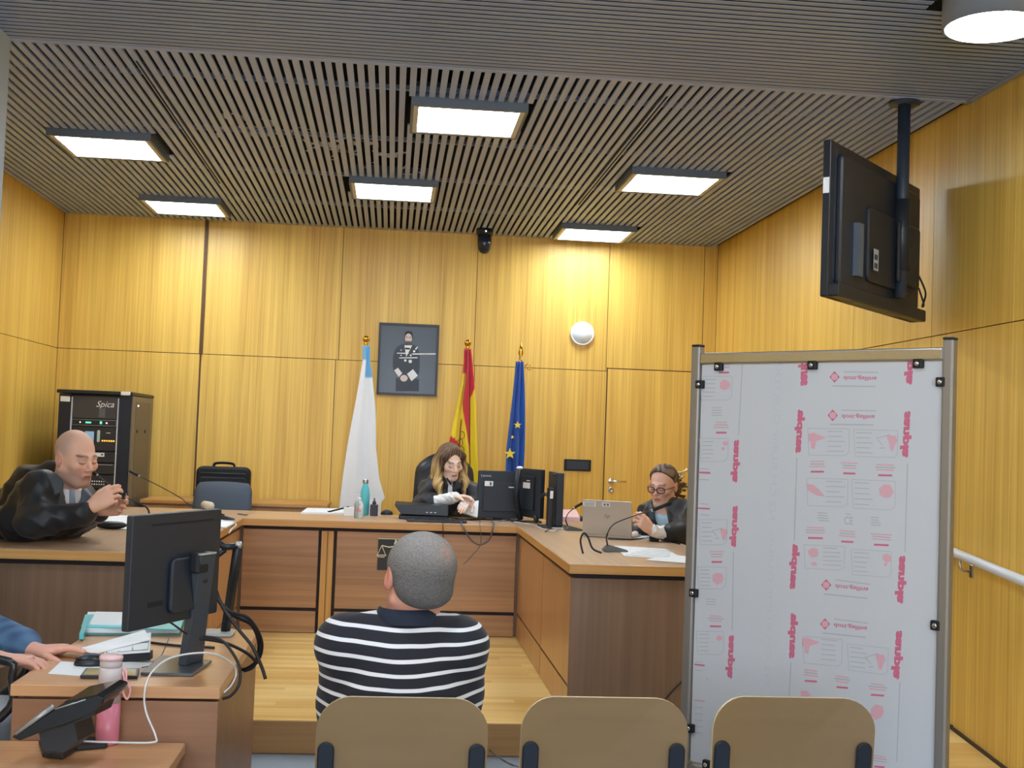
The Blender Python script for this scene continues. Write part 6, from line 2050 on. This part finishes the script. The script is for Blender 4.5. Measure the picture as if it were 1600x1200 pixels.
# ------------------------------------------------------------------ 2. judge
def build_judge():
    sc = 1.03
    hc = npv(ay(704, 722, 8.95))
    M3 = face_frame((.36, -.93), pitch=.36, roll=-.08)
    Mh = (M3, hc)
    nk = hc + M3 @ (np.array((0, .045, -.155)) * sc)
    J = dict(neck=nk, chest=np.array((.40, 9.10, 1.03)), pelvis=np.array((.42, 9.24, .80)),
             shR=npv(ay(670, 767, 9.05)), shL=npv(ay(738, 770, 9.03)))
    elR, wrR = npv(ay(662, 788, 8.86)), npv(ay(712, 777, 8.72))
    elL, wrL = npv(ay(745, 795, 8.90)), npv(ay(733, 784, 8.70))
    t = thing('person', 'woman with long highlighted hair in a black robe reading papers in the high-backed chair', 'person', (.42, 9.2, PLAT))
    f = Field(); f.head_ops(head_field('f', .046, .92), Mh, sc); torso(f, J, -.015, .9)
    limb(f, J['shR'], elR, wrR, (.042, .036, .024)); limb(f, J['shL'], elL, wrL, (.042, .036, .024))
    hand(f, wrR, npv(ay(738, 776, 8.64)) - wrR, (.1, -.35, -1), (-.1, -1, .1), sc=.98, curls=[(.15, .35, .3), (.2, .45, .3), (.3, .5, .4), (.4, .5, .4)], thumb=(.6, .3))
    hand(f, wrL, npv(ay(722, 790, 8.6)) - wrL, (-.1, .2, -1), (.2, -1, .1), sc=.95, curl=(.3, .5, .4))
    kn = [(.30, 8.86, .62), (.54, 8.86, .62)]; ft = [(.30, 8.86, PLAT + .07), (.54, 8.86, PLAT + .07)]
    legs(f, (.42, 9.24, .70), kn, ft)
    lo, hi = ext(hc, J['pelvis'], elR, wrR, kn[0], ft[0], kn[1], elL, wrL, pad=.16); lo[2] = PLAT + .02
    field_obj('body', f, lo, hi, .0045, M_skin, t, col=skin_color((248, 216, 198), Mh, sc, dict(brow=(74, 52, 42), lip=(192, 106, 104))))
    r_ = Field(); torso(r_, J, .022, .98)
    limb(r_, J['shR'], elR, elR + (wrR - elR) * .25, (.062, .062, .064), .004, k=.05); limb(r_, J['shL'], elL, elL + (wrL - elL) * .6, (.062, .058, .052), .004, k=.05)
    r_.cap(nk + np.array((0, 0, -.045)), nk + np.array((0, .03, -.10)), .072, .11, k=.05)
    r_.cap(nk + np.array((.02, -.07, .02)), nk + np.array((.03, -.10, -.08)), .036, .012, k=.01, op=-1)
    lo, hi = ext(nk, J['chest'], J['pelvis'], J['shL'], J['shR'], elR, wrR, elL, wrL, pad=.2); lo[2] = .66
    rr = folds(r_, .006, 4.0)
    def rob(P):
        slab = np.maximum(np.abs(P[:, 2] - (T - .03)) - .034, P[:, 1] - (YBK + .004))
        return np.maximum(rr(P), -slab.astype(np.float32))
    field_obj('robe', rob, lo, hi, .007, M_robe, t, col=lambda P: np.tile(ROBE, (len(P), 1)))
    s_ = Field(); s_.cap(nk + np.array((.015, -.035, .0)), nk + np.array((.025, -.075, -.08)), .036, .03)
    lo, hi = ext(nk, nk + np.array((.03, -.08, -.08)), pad=.07); field_obj('collar', s_, lo, hi, .006, M_shirtw, t)
    # lace cuffs
    l_ = Field(); l_.cap(elR + (wrR - elR) * .22, elR + (wrR - elR) * .96, .046, .040, k=.02)
    lo, hi = ext(elR, wrR, pad=.08); field_obj('lace_cuff', folds(l_, .003, 2, 3), lo, hi, .006, M_lace, t)
    l_ = Field(); cf = npv(ay(725, 792, 8.62)); l_.ell(cf, (.034, .02, .040)); l_.cap(elL + (wrL - elL) * .6, wrL, .04, .034, k=.02)
    lo, hi = ext(cf, elL, wrL, pad=.08); field_obj('lace_cuff', folds(l_, .004, 5, 3), lo, hi, .006, M_lace, t)
    # hair
    h_ = Field()
    h_.ell((0, .026, .042), (.085, .100, .088))
    for s2 in (-1, 1):
        h_.cap((s2 * .076, -.022, .050), (s2 * .092, -.006, -.04), .022, .027, k=.04)
        h_.cap((s2 * .086, -.005, -.04), (s2 * .098, -.052, -.14), .032, .030, k=.04)
        h_.cap((s2 * .098, -.052, -.14), (s2 * .090, -.100, -.215), .030, .013, k=.04)
        h_.cap((s2 * .06, .06, -.02), (s2 * .09, .05, -.16), .05, .03, k=.05)
        h_.cap((s2 * .016, -.040, .112), (s2 * .066, -.052, .062), .014, .018, k=.03)
    h_.cap((0, .09, 0), (0, .09, -.16), .05, .035, k=.05)
    h_.ell((0, -.108, -.008), (.066, .080, .094), k=.012, op=-1)
    H = Field(); H.head_ops(h_, Mh, sc)
    def hf(P):
        q = ((P - hc) @ M3) / sc
        an = np.arctan2(q[:, 0], -q[:, 1])
        return H(P) + (.0022 * np.sin(an * 34 + 3 * np.sin(q[:, 2] * 22))).astype(np.float32)
    def hcol(P):
        q = ((P - hc) @ M3) / sc
        z = q[:, 2]; an = np.arctan2(q[:, 0], -q[:, 1])
        t_ = np.clip((.055 - z) / .12, 0, 1) * .8 + .25 * np.sin(an * 23 + 2 * np.sin(z * 30)) + .15 * np.sin(an * 61)
        inner = np.exp(-(((np.abs(q[:, 0]) - .068) / .016) ** 2)) * (q[:, 1] < -.02)
        t_ = np.clip(t_ - .6 * inner, 0, 1)[:, None]
        return np.array(lin((84, 60, 48))[:3]) * (1 - t_) + np.array(lin((230, 196, 130))[:3]) * t_
    lo, hi = ext(hc, hc + M3 @ np.array((.1, -.1, -.2)), hc + M3 @ np.array((-.1, .1, -.16)), pad=.14)
    field_obj('hair', hf, lo, hi, .0042, M_hair, t, col=hcol)
    lower_body(t, np.array((.42, 9.24, .70)), [np.array(q) for q in kn], [np.array(q) for q in ft])


build_judge()


# ------------------------------------------------------------------ 3. person with glasses (right bench)
def build_clerk():
    sc = 1.0
    hc = npv(ay(1036, 759, 7.60))
    M3 = face_frame((-.62, -.78), pitch=.26, roll=.05)
    Mh = (M3, hc)
    nk = hc + M3 @ (np.array((0, .045, -.155)) * sc)
    J = dict(neck=nk, chest=npv(ay(1052, 822, 7.66)), pelvis=np.array((2.06, 7.64, .80)),
             shR=npv(ay(1016, 803, 7.86)), shL=npv(ay(1073, 800, 7.50)))
    elL, wrL = npv(ay(1062, 836, 7.28)), npv(ay(1018, 829, 7.22))
    elR, wrR = npv(ay(1000, 830, 7.80)), npv(ay(992, 836, 7.66))
    t = thing('person', 'woman in dark-framed glasses with tied-back curly hair sitting behind the silver laptop', 'person', (1.95, 7.62, PLAT))
    f = Field(); f.head_ops(head_field('f', .046, .95), Mh, sc); torso(f, J, -.012, .9)
    limb(f, J['shR'], elR, wrR, (.042, .036, .024)); limb(f, J['shL'], elL, wrL, (.042, .036, .024))
    hand(f, wrL, npv(ay(1002, 814, 7.20)) - wrL, (-.5, .7, .1), (-.6, .1, .6), sc=.98, curls=[(.2, .9, .5), (.5, .9, .6), (.7, .9, .6), (.8, .9, .6)], thumb=(.5, .3))
    hand(f, wrR, npv(ay(980, 838, 7.62)) - wrR, (0, 0, -1), (.1, -1, 0), sc=.95)
    kn = [(1.70, 7.50, .62), (1.66, 7.76, .62)]; ft = [(1.72, 7.50, PLAT + .07), (1.70, 7.76, PLAT + .07)]
    legs(f, (2.06, 7.64, .70), kn, ft)
    lo, hi = ext(hc, J['pelvis'], elR, wrR - .06, kn[0], ft[0], kn[1], elL, wrL - .06, pad=.15); lo[2] = PLAT + .02
    field_obj('body', f, lo, hi, .0042, M_skin, t, col=skin_color((232, 188, 170), Mh, sc, dict(brow=(84, 62, 50), lip=(188, 112, 106))))
    s_ = Field(); torso(s_, J, .004, .92)
    cN = M3 @ (np.array((0, .035, -.120)) * sc) + hc
    s_.cap(cN, nk + np.array((0, 0, -.03)), .060, .075, k=.02)
    nv = M3 @ np.array((0, -.45, 1)); nv /= np.linalg.norm(nv)
    a = nk + np.array((-.045, -.06, .03)); b_ = npv(ay(1036, 830, 7.50))
    s_.cap(a + np.array((-.01, -.02, .05)), a + (b_ - a) * .55 + np.array((-.03, -.035, 0)), .022, .006, k=.01, op=-1)
    lo, hi = ext(nk, J['chest'], J['pelvis'], J['shL'], J['shR'], pad=.15)
    field_obj('shirt', lambda P: np.maximum(s_(P), ((P - cN - nv * .012) @ nv).astype(np.float32)), lo, hi, .006, mat('light_blue_shirt', (176, 206, 226), .7), t)
    r_ = Field(); torso(r_, J, .026)
    limb(r_, J['shL'], elL, elL + (wrL - elL) * .35, (.062, .064, .060), .006, k=.05); limb(r_, J['shR'], elR, elR + (wrR - elR) * .6, (.060, .058, .056), .006, k=.05)
    r_.cap(a + np.array((0, 0, .02)), b_, .056, .044, k=.010, op=-1)
    r_.cap(cN + np.array((0, 0, .1)), nk + np.array((0, 0, .02)), .068, .07, k=.015, op=-1)
    lo, hi = ext(nk, J['chest'], J['pelvis'], J['shL'], J['shR'], elR, wrR, elL, wrL, pad=.2); lo[2] = .66
    rr = folds(r_, .006, 7.0)
    def rob(P):
        slab = np.maximum(np.abs(P[:, 2] - (T - .03)) - .034, P[:, 0] - (XO_R + .004))
        return np.maximum(rr(P), -slab.astype(np.float32))
    def rc(P):
        ba = b_ - a; tt = np.clip((P - a) @ ba / (ba @ ba), -.3, 1.2)
        d = np.linalg.norm(P - a - tt[:, None] * ba, axis=1) - (.05 - .016 * tt)
        w_ = (np.clip((.030 - np.abs(d - .012)) / .006, 0, 1) * (P[:, 2] > 1.0))[:, None] * .7
        return ROBE * (1 - w_) + SATIN * w_
    field_obj('robe', rob, lo, hi, .007, M_robe, t, col=rc)
    l_ = Field(); l_.cap(elL + (wrL - elL) * .30, elL + (wrL - elL) * .92, .044, .037, k=.02)
    lo, hi = ext(elL, wrL, pad=.08); field_obj('lace_cuff', folds(l_, .004, 2, 3), lo, hi, .006, M_lace, t)
    b = MB(); w0 = elL + (wrL - elL) * .95
    Mq, _ = align_z(Vector(w0), Vector(w0 + (wrL - elL))); b.lathe([(.029, -.006), (.030, .0), (.029, .006)], 20, M=Mq, cap=False); b.build('bracelet', M_blackm, t, world=True)
    # hair cap
    h_ = Field(); h_.ell((0, .015, .042), (.087, .104, .092)); h_.ell((0, .05, -.01), (.080, .072, .07), k=.03)
    h_.ell((0, .125, .005), (.035, .035, .04), k=.03); h_.ell((0, .165, -.03), (.045, .05, .085), k=.03)
    H = Field(); H.head_ops(h_, Mh, sc)
    def hf(P):
        q = ((P - hc) @ M3) / sc
        cut = -((q[:, 1] + .052) * .83 + (q[:, 2] - .108) * .555) * sc
        d = H(P) + (.0024 * np.sin(q[:, 1] * 90 + 6 * np.sin(q[:, 2] * 40) + 5 * np.sin(q[:, 0] * 50))).astype(np.float32)
        return np.maximum(d, cut.astype(np.float32))
    def hcol(P):
        q = ((P - hc) @ M3) / sc
        t_ = np.clip(.35 + .4 * np.sin(q[:, 1] * 90 + 6 * np.sin(q[:, 2] * 40) + 5 * np.sin(q[:, 0] * 50)), 0, 1)[:, None]
        return np.array(lin((56, 44, 40))[:3]) * (1 - t_) + np.array(lin((140, 116, 98))[:3]) * t_
    lo, hi = ext(hc, pad=.18); field_obj('hair', hf, lo, hi, .0042, M_hair, t, col=hcol)
    # curly ponytail
    rs = random.Random(3)
    for nm, m_, n_ in (('curly_ponytail', mat('curl_dark', (104, 78, 58), .5), 18), ('blond_curls', mat('curl_blond', (222, 198, 150), .5), 20)):
        b = MB()
        for i in range(n_):
            st = np.array((rs.uniform(-.03, .03), .125 + rs.uniform(-.02, .02), .02 + rs.uniform(-.03, .03)))
            en = np.array((rs.uniform(-.06, .06), .17 + rs.uniform(-.01, .06), rs.uniform(-.17, -.02) + (.07 if nm[0] == 'b' else 0)))
            ph = rs.uniform(0, 6); pts = []
            for k in range(26):
                s3 = k / 25
                c_ = st * (1 - s3) + en * s3
                rr_ = .013 * min(1, s3 * 4)
                c_ = c_ + np.array((rr_ * math.cos(ph + s3 * 18), rr_ * math.sin(ph + s3 * 18), .006 * math.sin(s3 * 9)))
                pts.append(Vector(M3 @ (c_ * sc) + hc))
            b.tube(pts, .006, 5)
        b.build(nm, m_, t, world=True)
    # glasses
    g_ = MB(); G = lambda x, y, z: Vector(M3 @ (np.array((x, y, z)) * sc) + hc)
    for s2 in (-1, 1):
        pts = [G(s2 * (.033 + .024 * math.copysign(abs(math.cos(a_)) ** .7, math.cos(a_))), -.106 + .012 * abs((.033 + .024 * math.cos(a_)) / .06) ** 2, .0 + .018 * math.copysign(abs(math.sin(a_)) ** .75, math.sin(a_))) for a_ in np.linspace(0, 2 * PI, 25)[:-1]]
        g_.tube(pts, .0030, 6, closed=True)
        g_.tube([G(s2 * .057, -.098, .006), G(s2 * .077, -.06, .006), G(s2 * .082, .0, .002)], .0024, 6)
    g_.tube([G(-.011, -.108, .004), G(0, -.111, .007), G(.011, -.108, .004)], .0026, 6)
    g_.build('glasses', mat('glasses_frame', (74, 30, 36), .3), t, world=True)
    lower_body(t, np.array((2.06, 7.64, .70)), [np.array(q) for q in kn], [np.array(q) for q in ft])


build_clerk()


# ------------------------------------------------------------------ 4. person in the striped polo, seen from behind
def stripes_mat(cx):
    m = bpy.data.materials.new('striped_cotton'); m.use_nodes = True
    nt = m.node_tree; N = nt.nodes.new; L = nt.links.new
    b = nt.nodes['Principled BSDF']; b.inputs['Roughness'].default_value = .85; b.inputs['Sheen Weight'].default_value = .1
    g = N('ShaderNodeNewGeometry'); sx = N('ShaderNodeSeparateXYZ'); L(g.outputs['Position'], sx.inputs[0])
    def mth(op, a, c=None, d=None):
        q = N('ShaderNodeMath'); q.operation = op
        for i, v in enumerate((a, c, d)):
            if v is None: continue
            if isinstance(v, (int, float)): q.inputs[i].default_value = v
            else: L(v, q.inputs[i])
        return q.outputs[0]
    dx = mth('SUBTRACT', sx.outputs[0], cx + .01)
    x2 = mth('MULTIPLY', dx, dx)
    nz = N('ShaderNodeTexNoise'); nz.inputs['Scale'].default_value = 4.0; L(g.outputs['Position'], nz.inputs['Vector'])
    v = mth('ADD', mth('MULTIPLY_ADD', x2, -.38, sx.outputs[2]), mth('MULTIPLY', nz.outputs['Fac'], .022))
    fr = mth('FRACT', mth('DIVIDE', v, .0372))
    d = mth('ABSOLUTE', mth('SUBTRACT', fr, .5))
    mr = N('ShaderNodeMapRange'); mr.inputs[1].default_value = .15; mr.inputs[2].default_value = .12; L(d, mr.inputs[0])
    mix = N('ShaderNodeMix'); mix.data_type = 'RGBA'; mix.inputs['A'].default_value = lin((24, 26, 38)); mix.inputs['B'].default_value = lin((222, 224, 230))
    L(mr.outputs[0], mix.inputs['Factor']); L(mix.outputs['Result'], b.inputs['Base Color'])
    return m


def build_man():
    sc = 1.06
    hc = npv(ay(652, 905, 3.47))
    M3 = face_frame((-.34, .94), pitch=.10, roll=-.13)
    Mh = (M3, hc)
    nk = hc + M3 @ (np.array((0, .045, -.155)) * sc)
    nk = npv(ay(640, 990, 3.50))
    cx = ay(627, 1050, 3.45)[0]
    J = dict(neck=nk, chest=np.array((cx, 3.475, .785)), pelvis=np.array((cx + .01, 3.50, .56)),
             shL=npv(ay(535, 1005, 3.46)), shR=npv(ay(722, 1007, 3.46)))
    elL, wrL = npv(ay(535, 1092, 3.52)), np.array((cx - .05, 3.72, .66))
    elR, wrR = npv(ay(720, 1080, 3.52)), np.array((cx + .05, 3.70, .69))
    t = thing('person', 'grey-haired man in a striped polo shirt seen from behind, on the first visitor chair', 'person', (cx, 3.5, 0))
    hf0 = head_field('m', .062, 1.05); hf0.ops.pop()
    f = Field(); f.head_ops(hf0, Mh, sc)
    f.cap(hc + M3 @ (np.array((0, .0, -.05)) * sc), nk, .058, .058, k=.03)
    torso(f, J, -.012, .98)
    limb(f, J['shL'], elL, wrL, (.052, .042, .030)); limb(f, J['shR'], elR, wrR, (.052, .042, .030))
    hand(f, wrL, (1, .1, -.1), (0, -1, -.2), (0, .1, 1), curl=(.3, .4, .3)); hand(f, wrR, (-1, .1, -.1), (0, -1, -.2), (0, .1, 1), curl=(.3, .4, .3))
    kn = [(cx - .13, 3.93, .50), (cx + .14, 3.93, .50)]; ft = [(cx - .13, 3.98, .07), (cx + .15, 3.96, .07)]
    legs(f, (cx + .01, 3.50, .54), kn, ft, -.004)
    lo, hi = ext(hc, J['pelvis'], elL, elR, wrL, wrR, kn[0], ft[0], kn[1], ft[1], pad=.15); lo[2] = .02
    field_obj('body', f, lo, hi, .0048, M_skin, t, col=skin_color((206, 150, 130), Mh, sc, dict(brow=(90, 80, 74))))
    # polo shirt
    s_ = Field(); torso(s_, J, .012, 1.03)
    limb(s_, J['shL'], elL, elL + (wrL - elL) * .1, (.064, .058, .050), .006, k=.03); limb(s_, J['shR'], elR, elR + (wrR - elR) * .1, (.064, .058, .050), .006, k=.03)
    s_.cap(J['shL'] + np.array((.02, .0, -.01)), J['shR'] + np.array((-.02, 0, -.01)), .072, .072, k=.05)
    s_.cap(J['shL'] + np.array((.0, .01, .02)), J['shL'] + np.array((.0, .06, .025)), .045, .04, k=.03)
    s_.cap(J['shR'] + np.array((.0, .01, .02)), J['shR'] + np.array((.0, .06, .025)), .045, .04, k=.03)
    s_.ell((cx, 3.475, .66), (.215, .135, .20), k=.06)
    NAVY = np.array(lin((26, 28, 40))[:3]); WH = np.array(lin((224, 226, 232))[:3])
    def sc_(P):
        x, y, z = P[:, 0] - cx, P[:, 1], P[:, 2]
        arm = np.clip((np.abs(x) - .165) / .05, 0, 1)
        v_ = z + .004 * np.sin(18 * x + 9 * z) + .003 * np.sin(40 * x)
        ph = (v_ / .0372) % 1.0
        w_ = np.clip((.16 - np.abs(ph - .5)) / .05, 0, 1)[:, None]
        return NAVY * (1 - w_) + WH * w_
    lo, hi = ext(J['chest'], J['pelvis'], J['shL'], J['shR'], elL, elR, nk, pad=.15)
    lo[2] = .50
    field_obj('polo_shirt', folds(s_, .0026, 2.0, .8), lo, hi, .0045, stripes_mat(cx), t)
    cb = MB(); C0 = ay(636, 970, 3.480); C1 = ay(635, 948, 3.468)
    NA = 40; vs = []; fs = []
    for (c_, rx, ry, dz) in ((C0, .094, .096, 0), (C0.lerp(C1, .5), .086, .088, 0), (C1, .076, .078, 0), (C1, .070, .070, 0), (C0, .070, .064, 0)):
        for k in range(NA):
            a_ = 2 * PI * k / NA
            vs.append((c_.x + rx * math.cos(a_), c_.y + ry * math.sin(a_), c_.z - .02 * max(0, math.sin(a_))))
    for r_ in range(4):
        for k in range(NA):
            fs.append((r_ * NA + k, r_ * NA + (k + 1) % NA, (r_ + 1) * NA + (k + 1) % NA, (r_ + 1) * NA + k))
    cb.add(vs, fs, 0, True); cb.build('collar', mat('navy_collar', (28, 38, 56), .8), t, world=True)
    # short grey hair
    sgn = 1.0 if M3[0, 0] > 0 else -1.0
    h_ = Field(); h_.ell((0, .022, .036), (.090, .103, .089)); h_.ell((0, .058, -.028), (.076, .054, .048), k=.03)
    h_.ell((0, -.12, -.01), (.12, .10, .085), k=.012, op=-1)
    for s2 in (-1, 1): h_.ell((s2 * .098, -.004, -.012), (.026, .028, .036), k=.008, op=-1)
    H = Field(); H.head_ops(h_, Mh, sc)
    def hf(P):
        return H(P)
    def hcol(P):
        q = ((P - hc) @ M3) / sc
        n = .75
        g = np.clip(.25 + .75 * np.clip((q[:, 2] - .0) / .10, 0, 1) * n + .12 * n, 0, 1)[:, None]
        C = np.array(lin((40, 42, 48))[:3]) * (1 - g) + np.array(lin((168, 164, 162))[:3]) * g
        bald = np.exp(-(((q[:, 0] - sgn * .030) / .020) ** 2 + ((q[:, 2] - .072) / .022) ** 2 + ((q[:, 1] - .09) / .06) ** 2))[:, None] * .7
        return C * (1 - bald) + np.array(lin((186, 150, 132))[:3]) * bald
    lo, hi = ext(hc, pad=.16); field_obj('hair', hf, lo, hi, .0028, mat('short_grey_hair', (90, 88, 88), .9, vcol=True, bump=.9, nscale=190, noise=.55), t, col=hcol)
    lower_body(t, np.array((cx + .01, 3.50, .55)), [np.array(q) for q in kn], [np.array(q) for q in ft], g=.008)


build_man()


# ------------------------------------------------------------------ 5. person at the left desk, only arm and hands in view
def build_denim():
    sc = 1.0
    hc = np.array((-1.52, 4.05, 1.24))
    M3 = face_frame((1, .05), pitch=.3)
    Mh = (M3, hc)
    nk = hc + M3 @ (np.array((0, .045, -.155)) * sc)
    J = dict(neck=nk, chest=np.array((-1.60, 4.05, .88)), pelvis=np.array((-1.60, 4.05, .56)), shR=np.array((-1.58, 3.87, 1.0)), shL=np.array((-1.58, 4.23, 1.0)))
    elL, wrL = np.array((-1.33, 4.25, .79)), npv(ay(56, 1018, 4.08))
    elR, wrR = np.array((-1.42, 3.88, .76)), npv(ay(34, 1049, 3.86))
    wrR[2] = max(wrR[2], .755); wrR[0] -= .07
    t = thing('person', 'person in a denim shirt at the lower left desk, only sleeve and hands in view', 'person', (-1.6, 4.05, 0))
    f = Field(); f.head_ops(head_field('m', .055, 1.0), Mh, sc); torso(f, J, -.012)
    limb(f, J['shR'], elR, wrR, (.046, .038, .027)); limb(f, J['shL'], elL, wrL, (.046, .038, .027))
    hand(f, wrL, npv(ay(118, 1011, 4.06)) - wrL, (.1, -.1, -1), (.1, -1, 0), curls=[(.05, .2, .15), (.08, .2, .2), (.1, .25, .2), (.15, .3, .2)], spread=.8, thumb=(.7, .3), sc=1.08)
    hand(f, wrR, (1, .15, -.02), (.1, 0, -1), (0, 1, 0), curl=(.3, .5, .3))
    kn = [(-1.22, 3.92, .50), (-1.22, 4.20, .50)]; ft = [(-1.22, 3.92, .07), (-1.22, 4.20, .07)]
    legs(f, (-1.60, 4.05, .54), kn, ft, -.004)
    lo, hi = ext(hc, J['pelvis'], elL, elR, wrL + np.array((.1, 0, 0)), wrR + np.array((.1, 0, 0)), kn[0], ft[0], kn[1], ft[1], pad=.14); lo[2] = .02
    field_obj('body', f, lo, hi, .0045, M_skin, t, col=skin_color((218, 164, 144), Mh, sc, dict(brow=(70, 56, 48))))
    s_ = Field(); torso(s_, J, .014)
    limb(s_, J['shR'], elR, elR + (wrR - elR) * .72, (.060, .054, .044), .006, k=.04); limb(s_, J['shL'], elL, elL + (wrL - elL) * .80, (.060, .058, .050), .006, k=.04)
    lo, hi = ext(J['pelvis'], J['shL'], J['shR'], elL, elR, wrL, wrR, nk, pad=.16); lo[2] = .50
    dn = np.array(lin((88, 122, 156))[:3]); dk = np.array(lin((56, 82, 116))[:3])
    def dc(P):
        n = .5 + .5 * np.sin(P[:, 0] * 60 + 2 * np.sin(P[:, 2] * 50)) * np.sin(P[:, 1] * 55 + P[:, 2] * 40)
        return dk * (1 - n[:, None]) + dn * n[:, None]
    field_obj('denim_shirt', folds(s_, .004, 3.3), lo, hi, .006, mat('denim', (90, 120, 150), .85, vcol=True, bump=.3, nscale=300), t, col=dc)
    h_ = Field(); h_.ell((0, .024, .040), (.082, .101, .090)); h_.ell((0, -.12, -.01), (.12, .10, .085), k=.012, op=-1)
    H = Field(); H.head_ops(h_, Mh, sc)
    lo, hi = ext(hc, pad=.15); field_obj('hair', H, lo, hi, .006, M_hair, t, col=lambda P: np.tile(np.array(lin((58, 46, 40))[:3]), (len(P), 1)))
    lower_body(t, np.array((-1.60, 4.05, .55)), [np.array(q) for q in kn], [np.array(q) for q in ft], m=mat('pale_trousers', (176, 178, 182), .8))


build_denim()
# its chair
t = office_chair('office_chair', 'black chair with curved armrests at the lower left desk, mostly out of view', -1.66, 4.05, .46, .98, .46, M_leather, rot=PI / 2, arms=False)
t.location.z = 0.0
for o in t.children:
    if o.name.startswith(('castor', 'star_base', 'gas_column')): pass
for yy, uu in ((4.33, 46), (3.79, 24)):
    e = ay(uu, 1000, yy)
    zt_ = .775
    p = smooth_path([(-1.75, yy, .50), (-1.74, yy, .70), (-1.70, yy, zt_), (-1.45, yy, zt_), (e.x - .04, yy, zt_ - .008), (e.x - .005, yy, zt_ - .06), (e.x - .03, yy, .60), (-1.42, yy, .44), (-1.60, yy, .43)], 5)
    MB().tube(p, .014, 10, flat=(1.5, .9)).build('armrest', mat('arm_black', (34, 36, 40), .25), t, world=True)
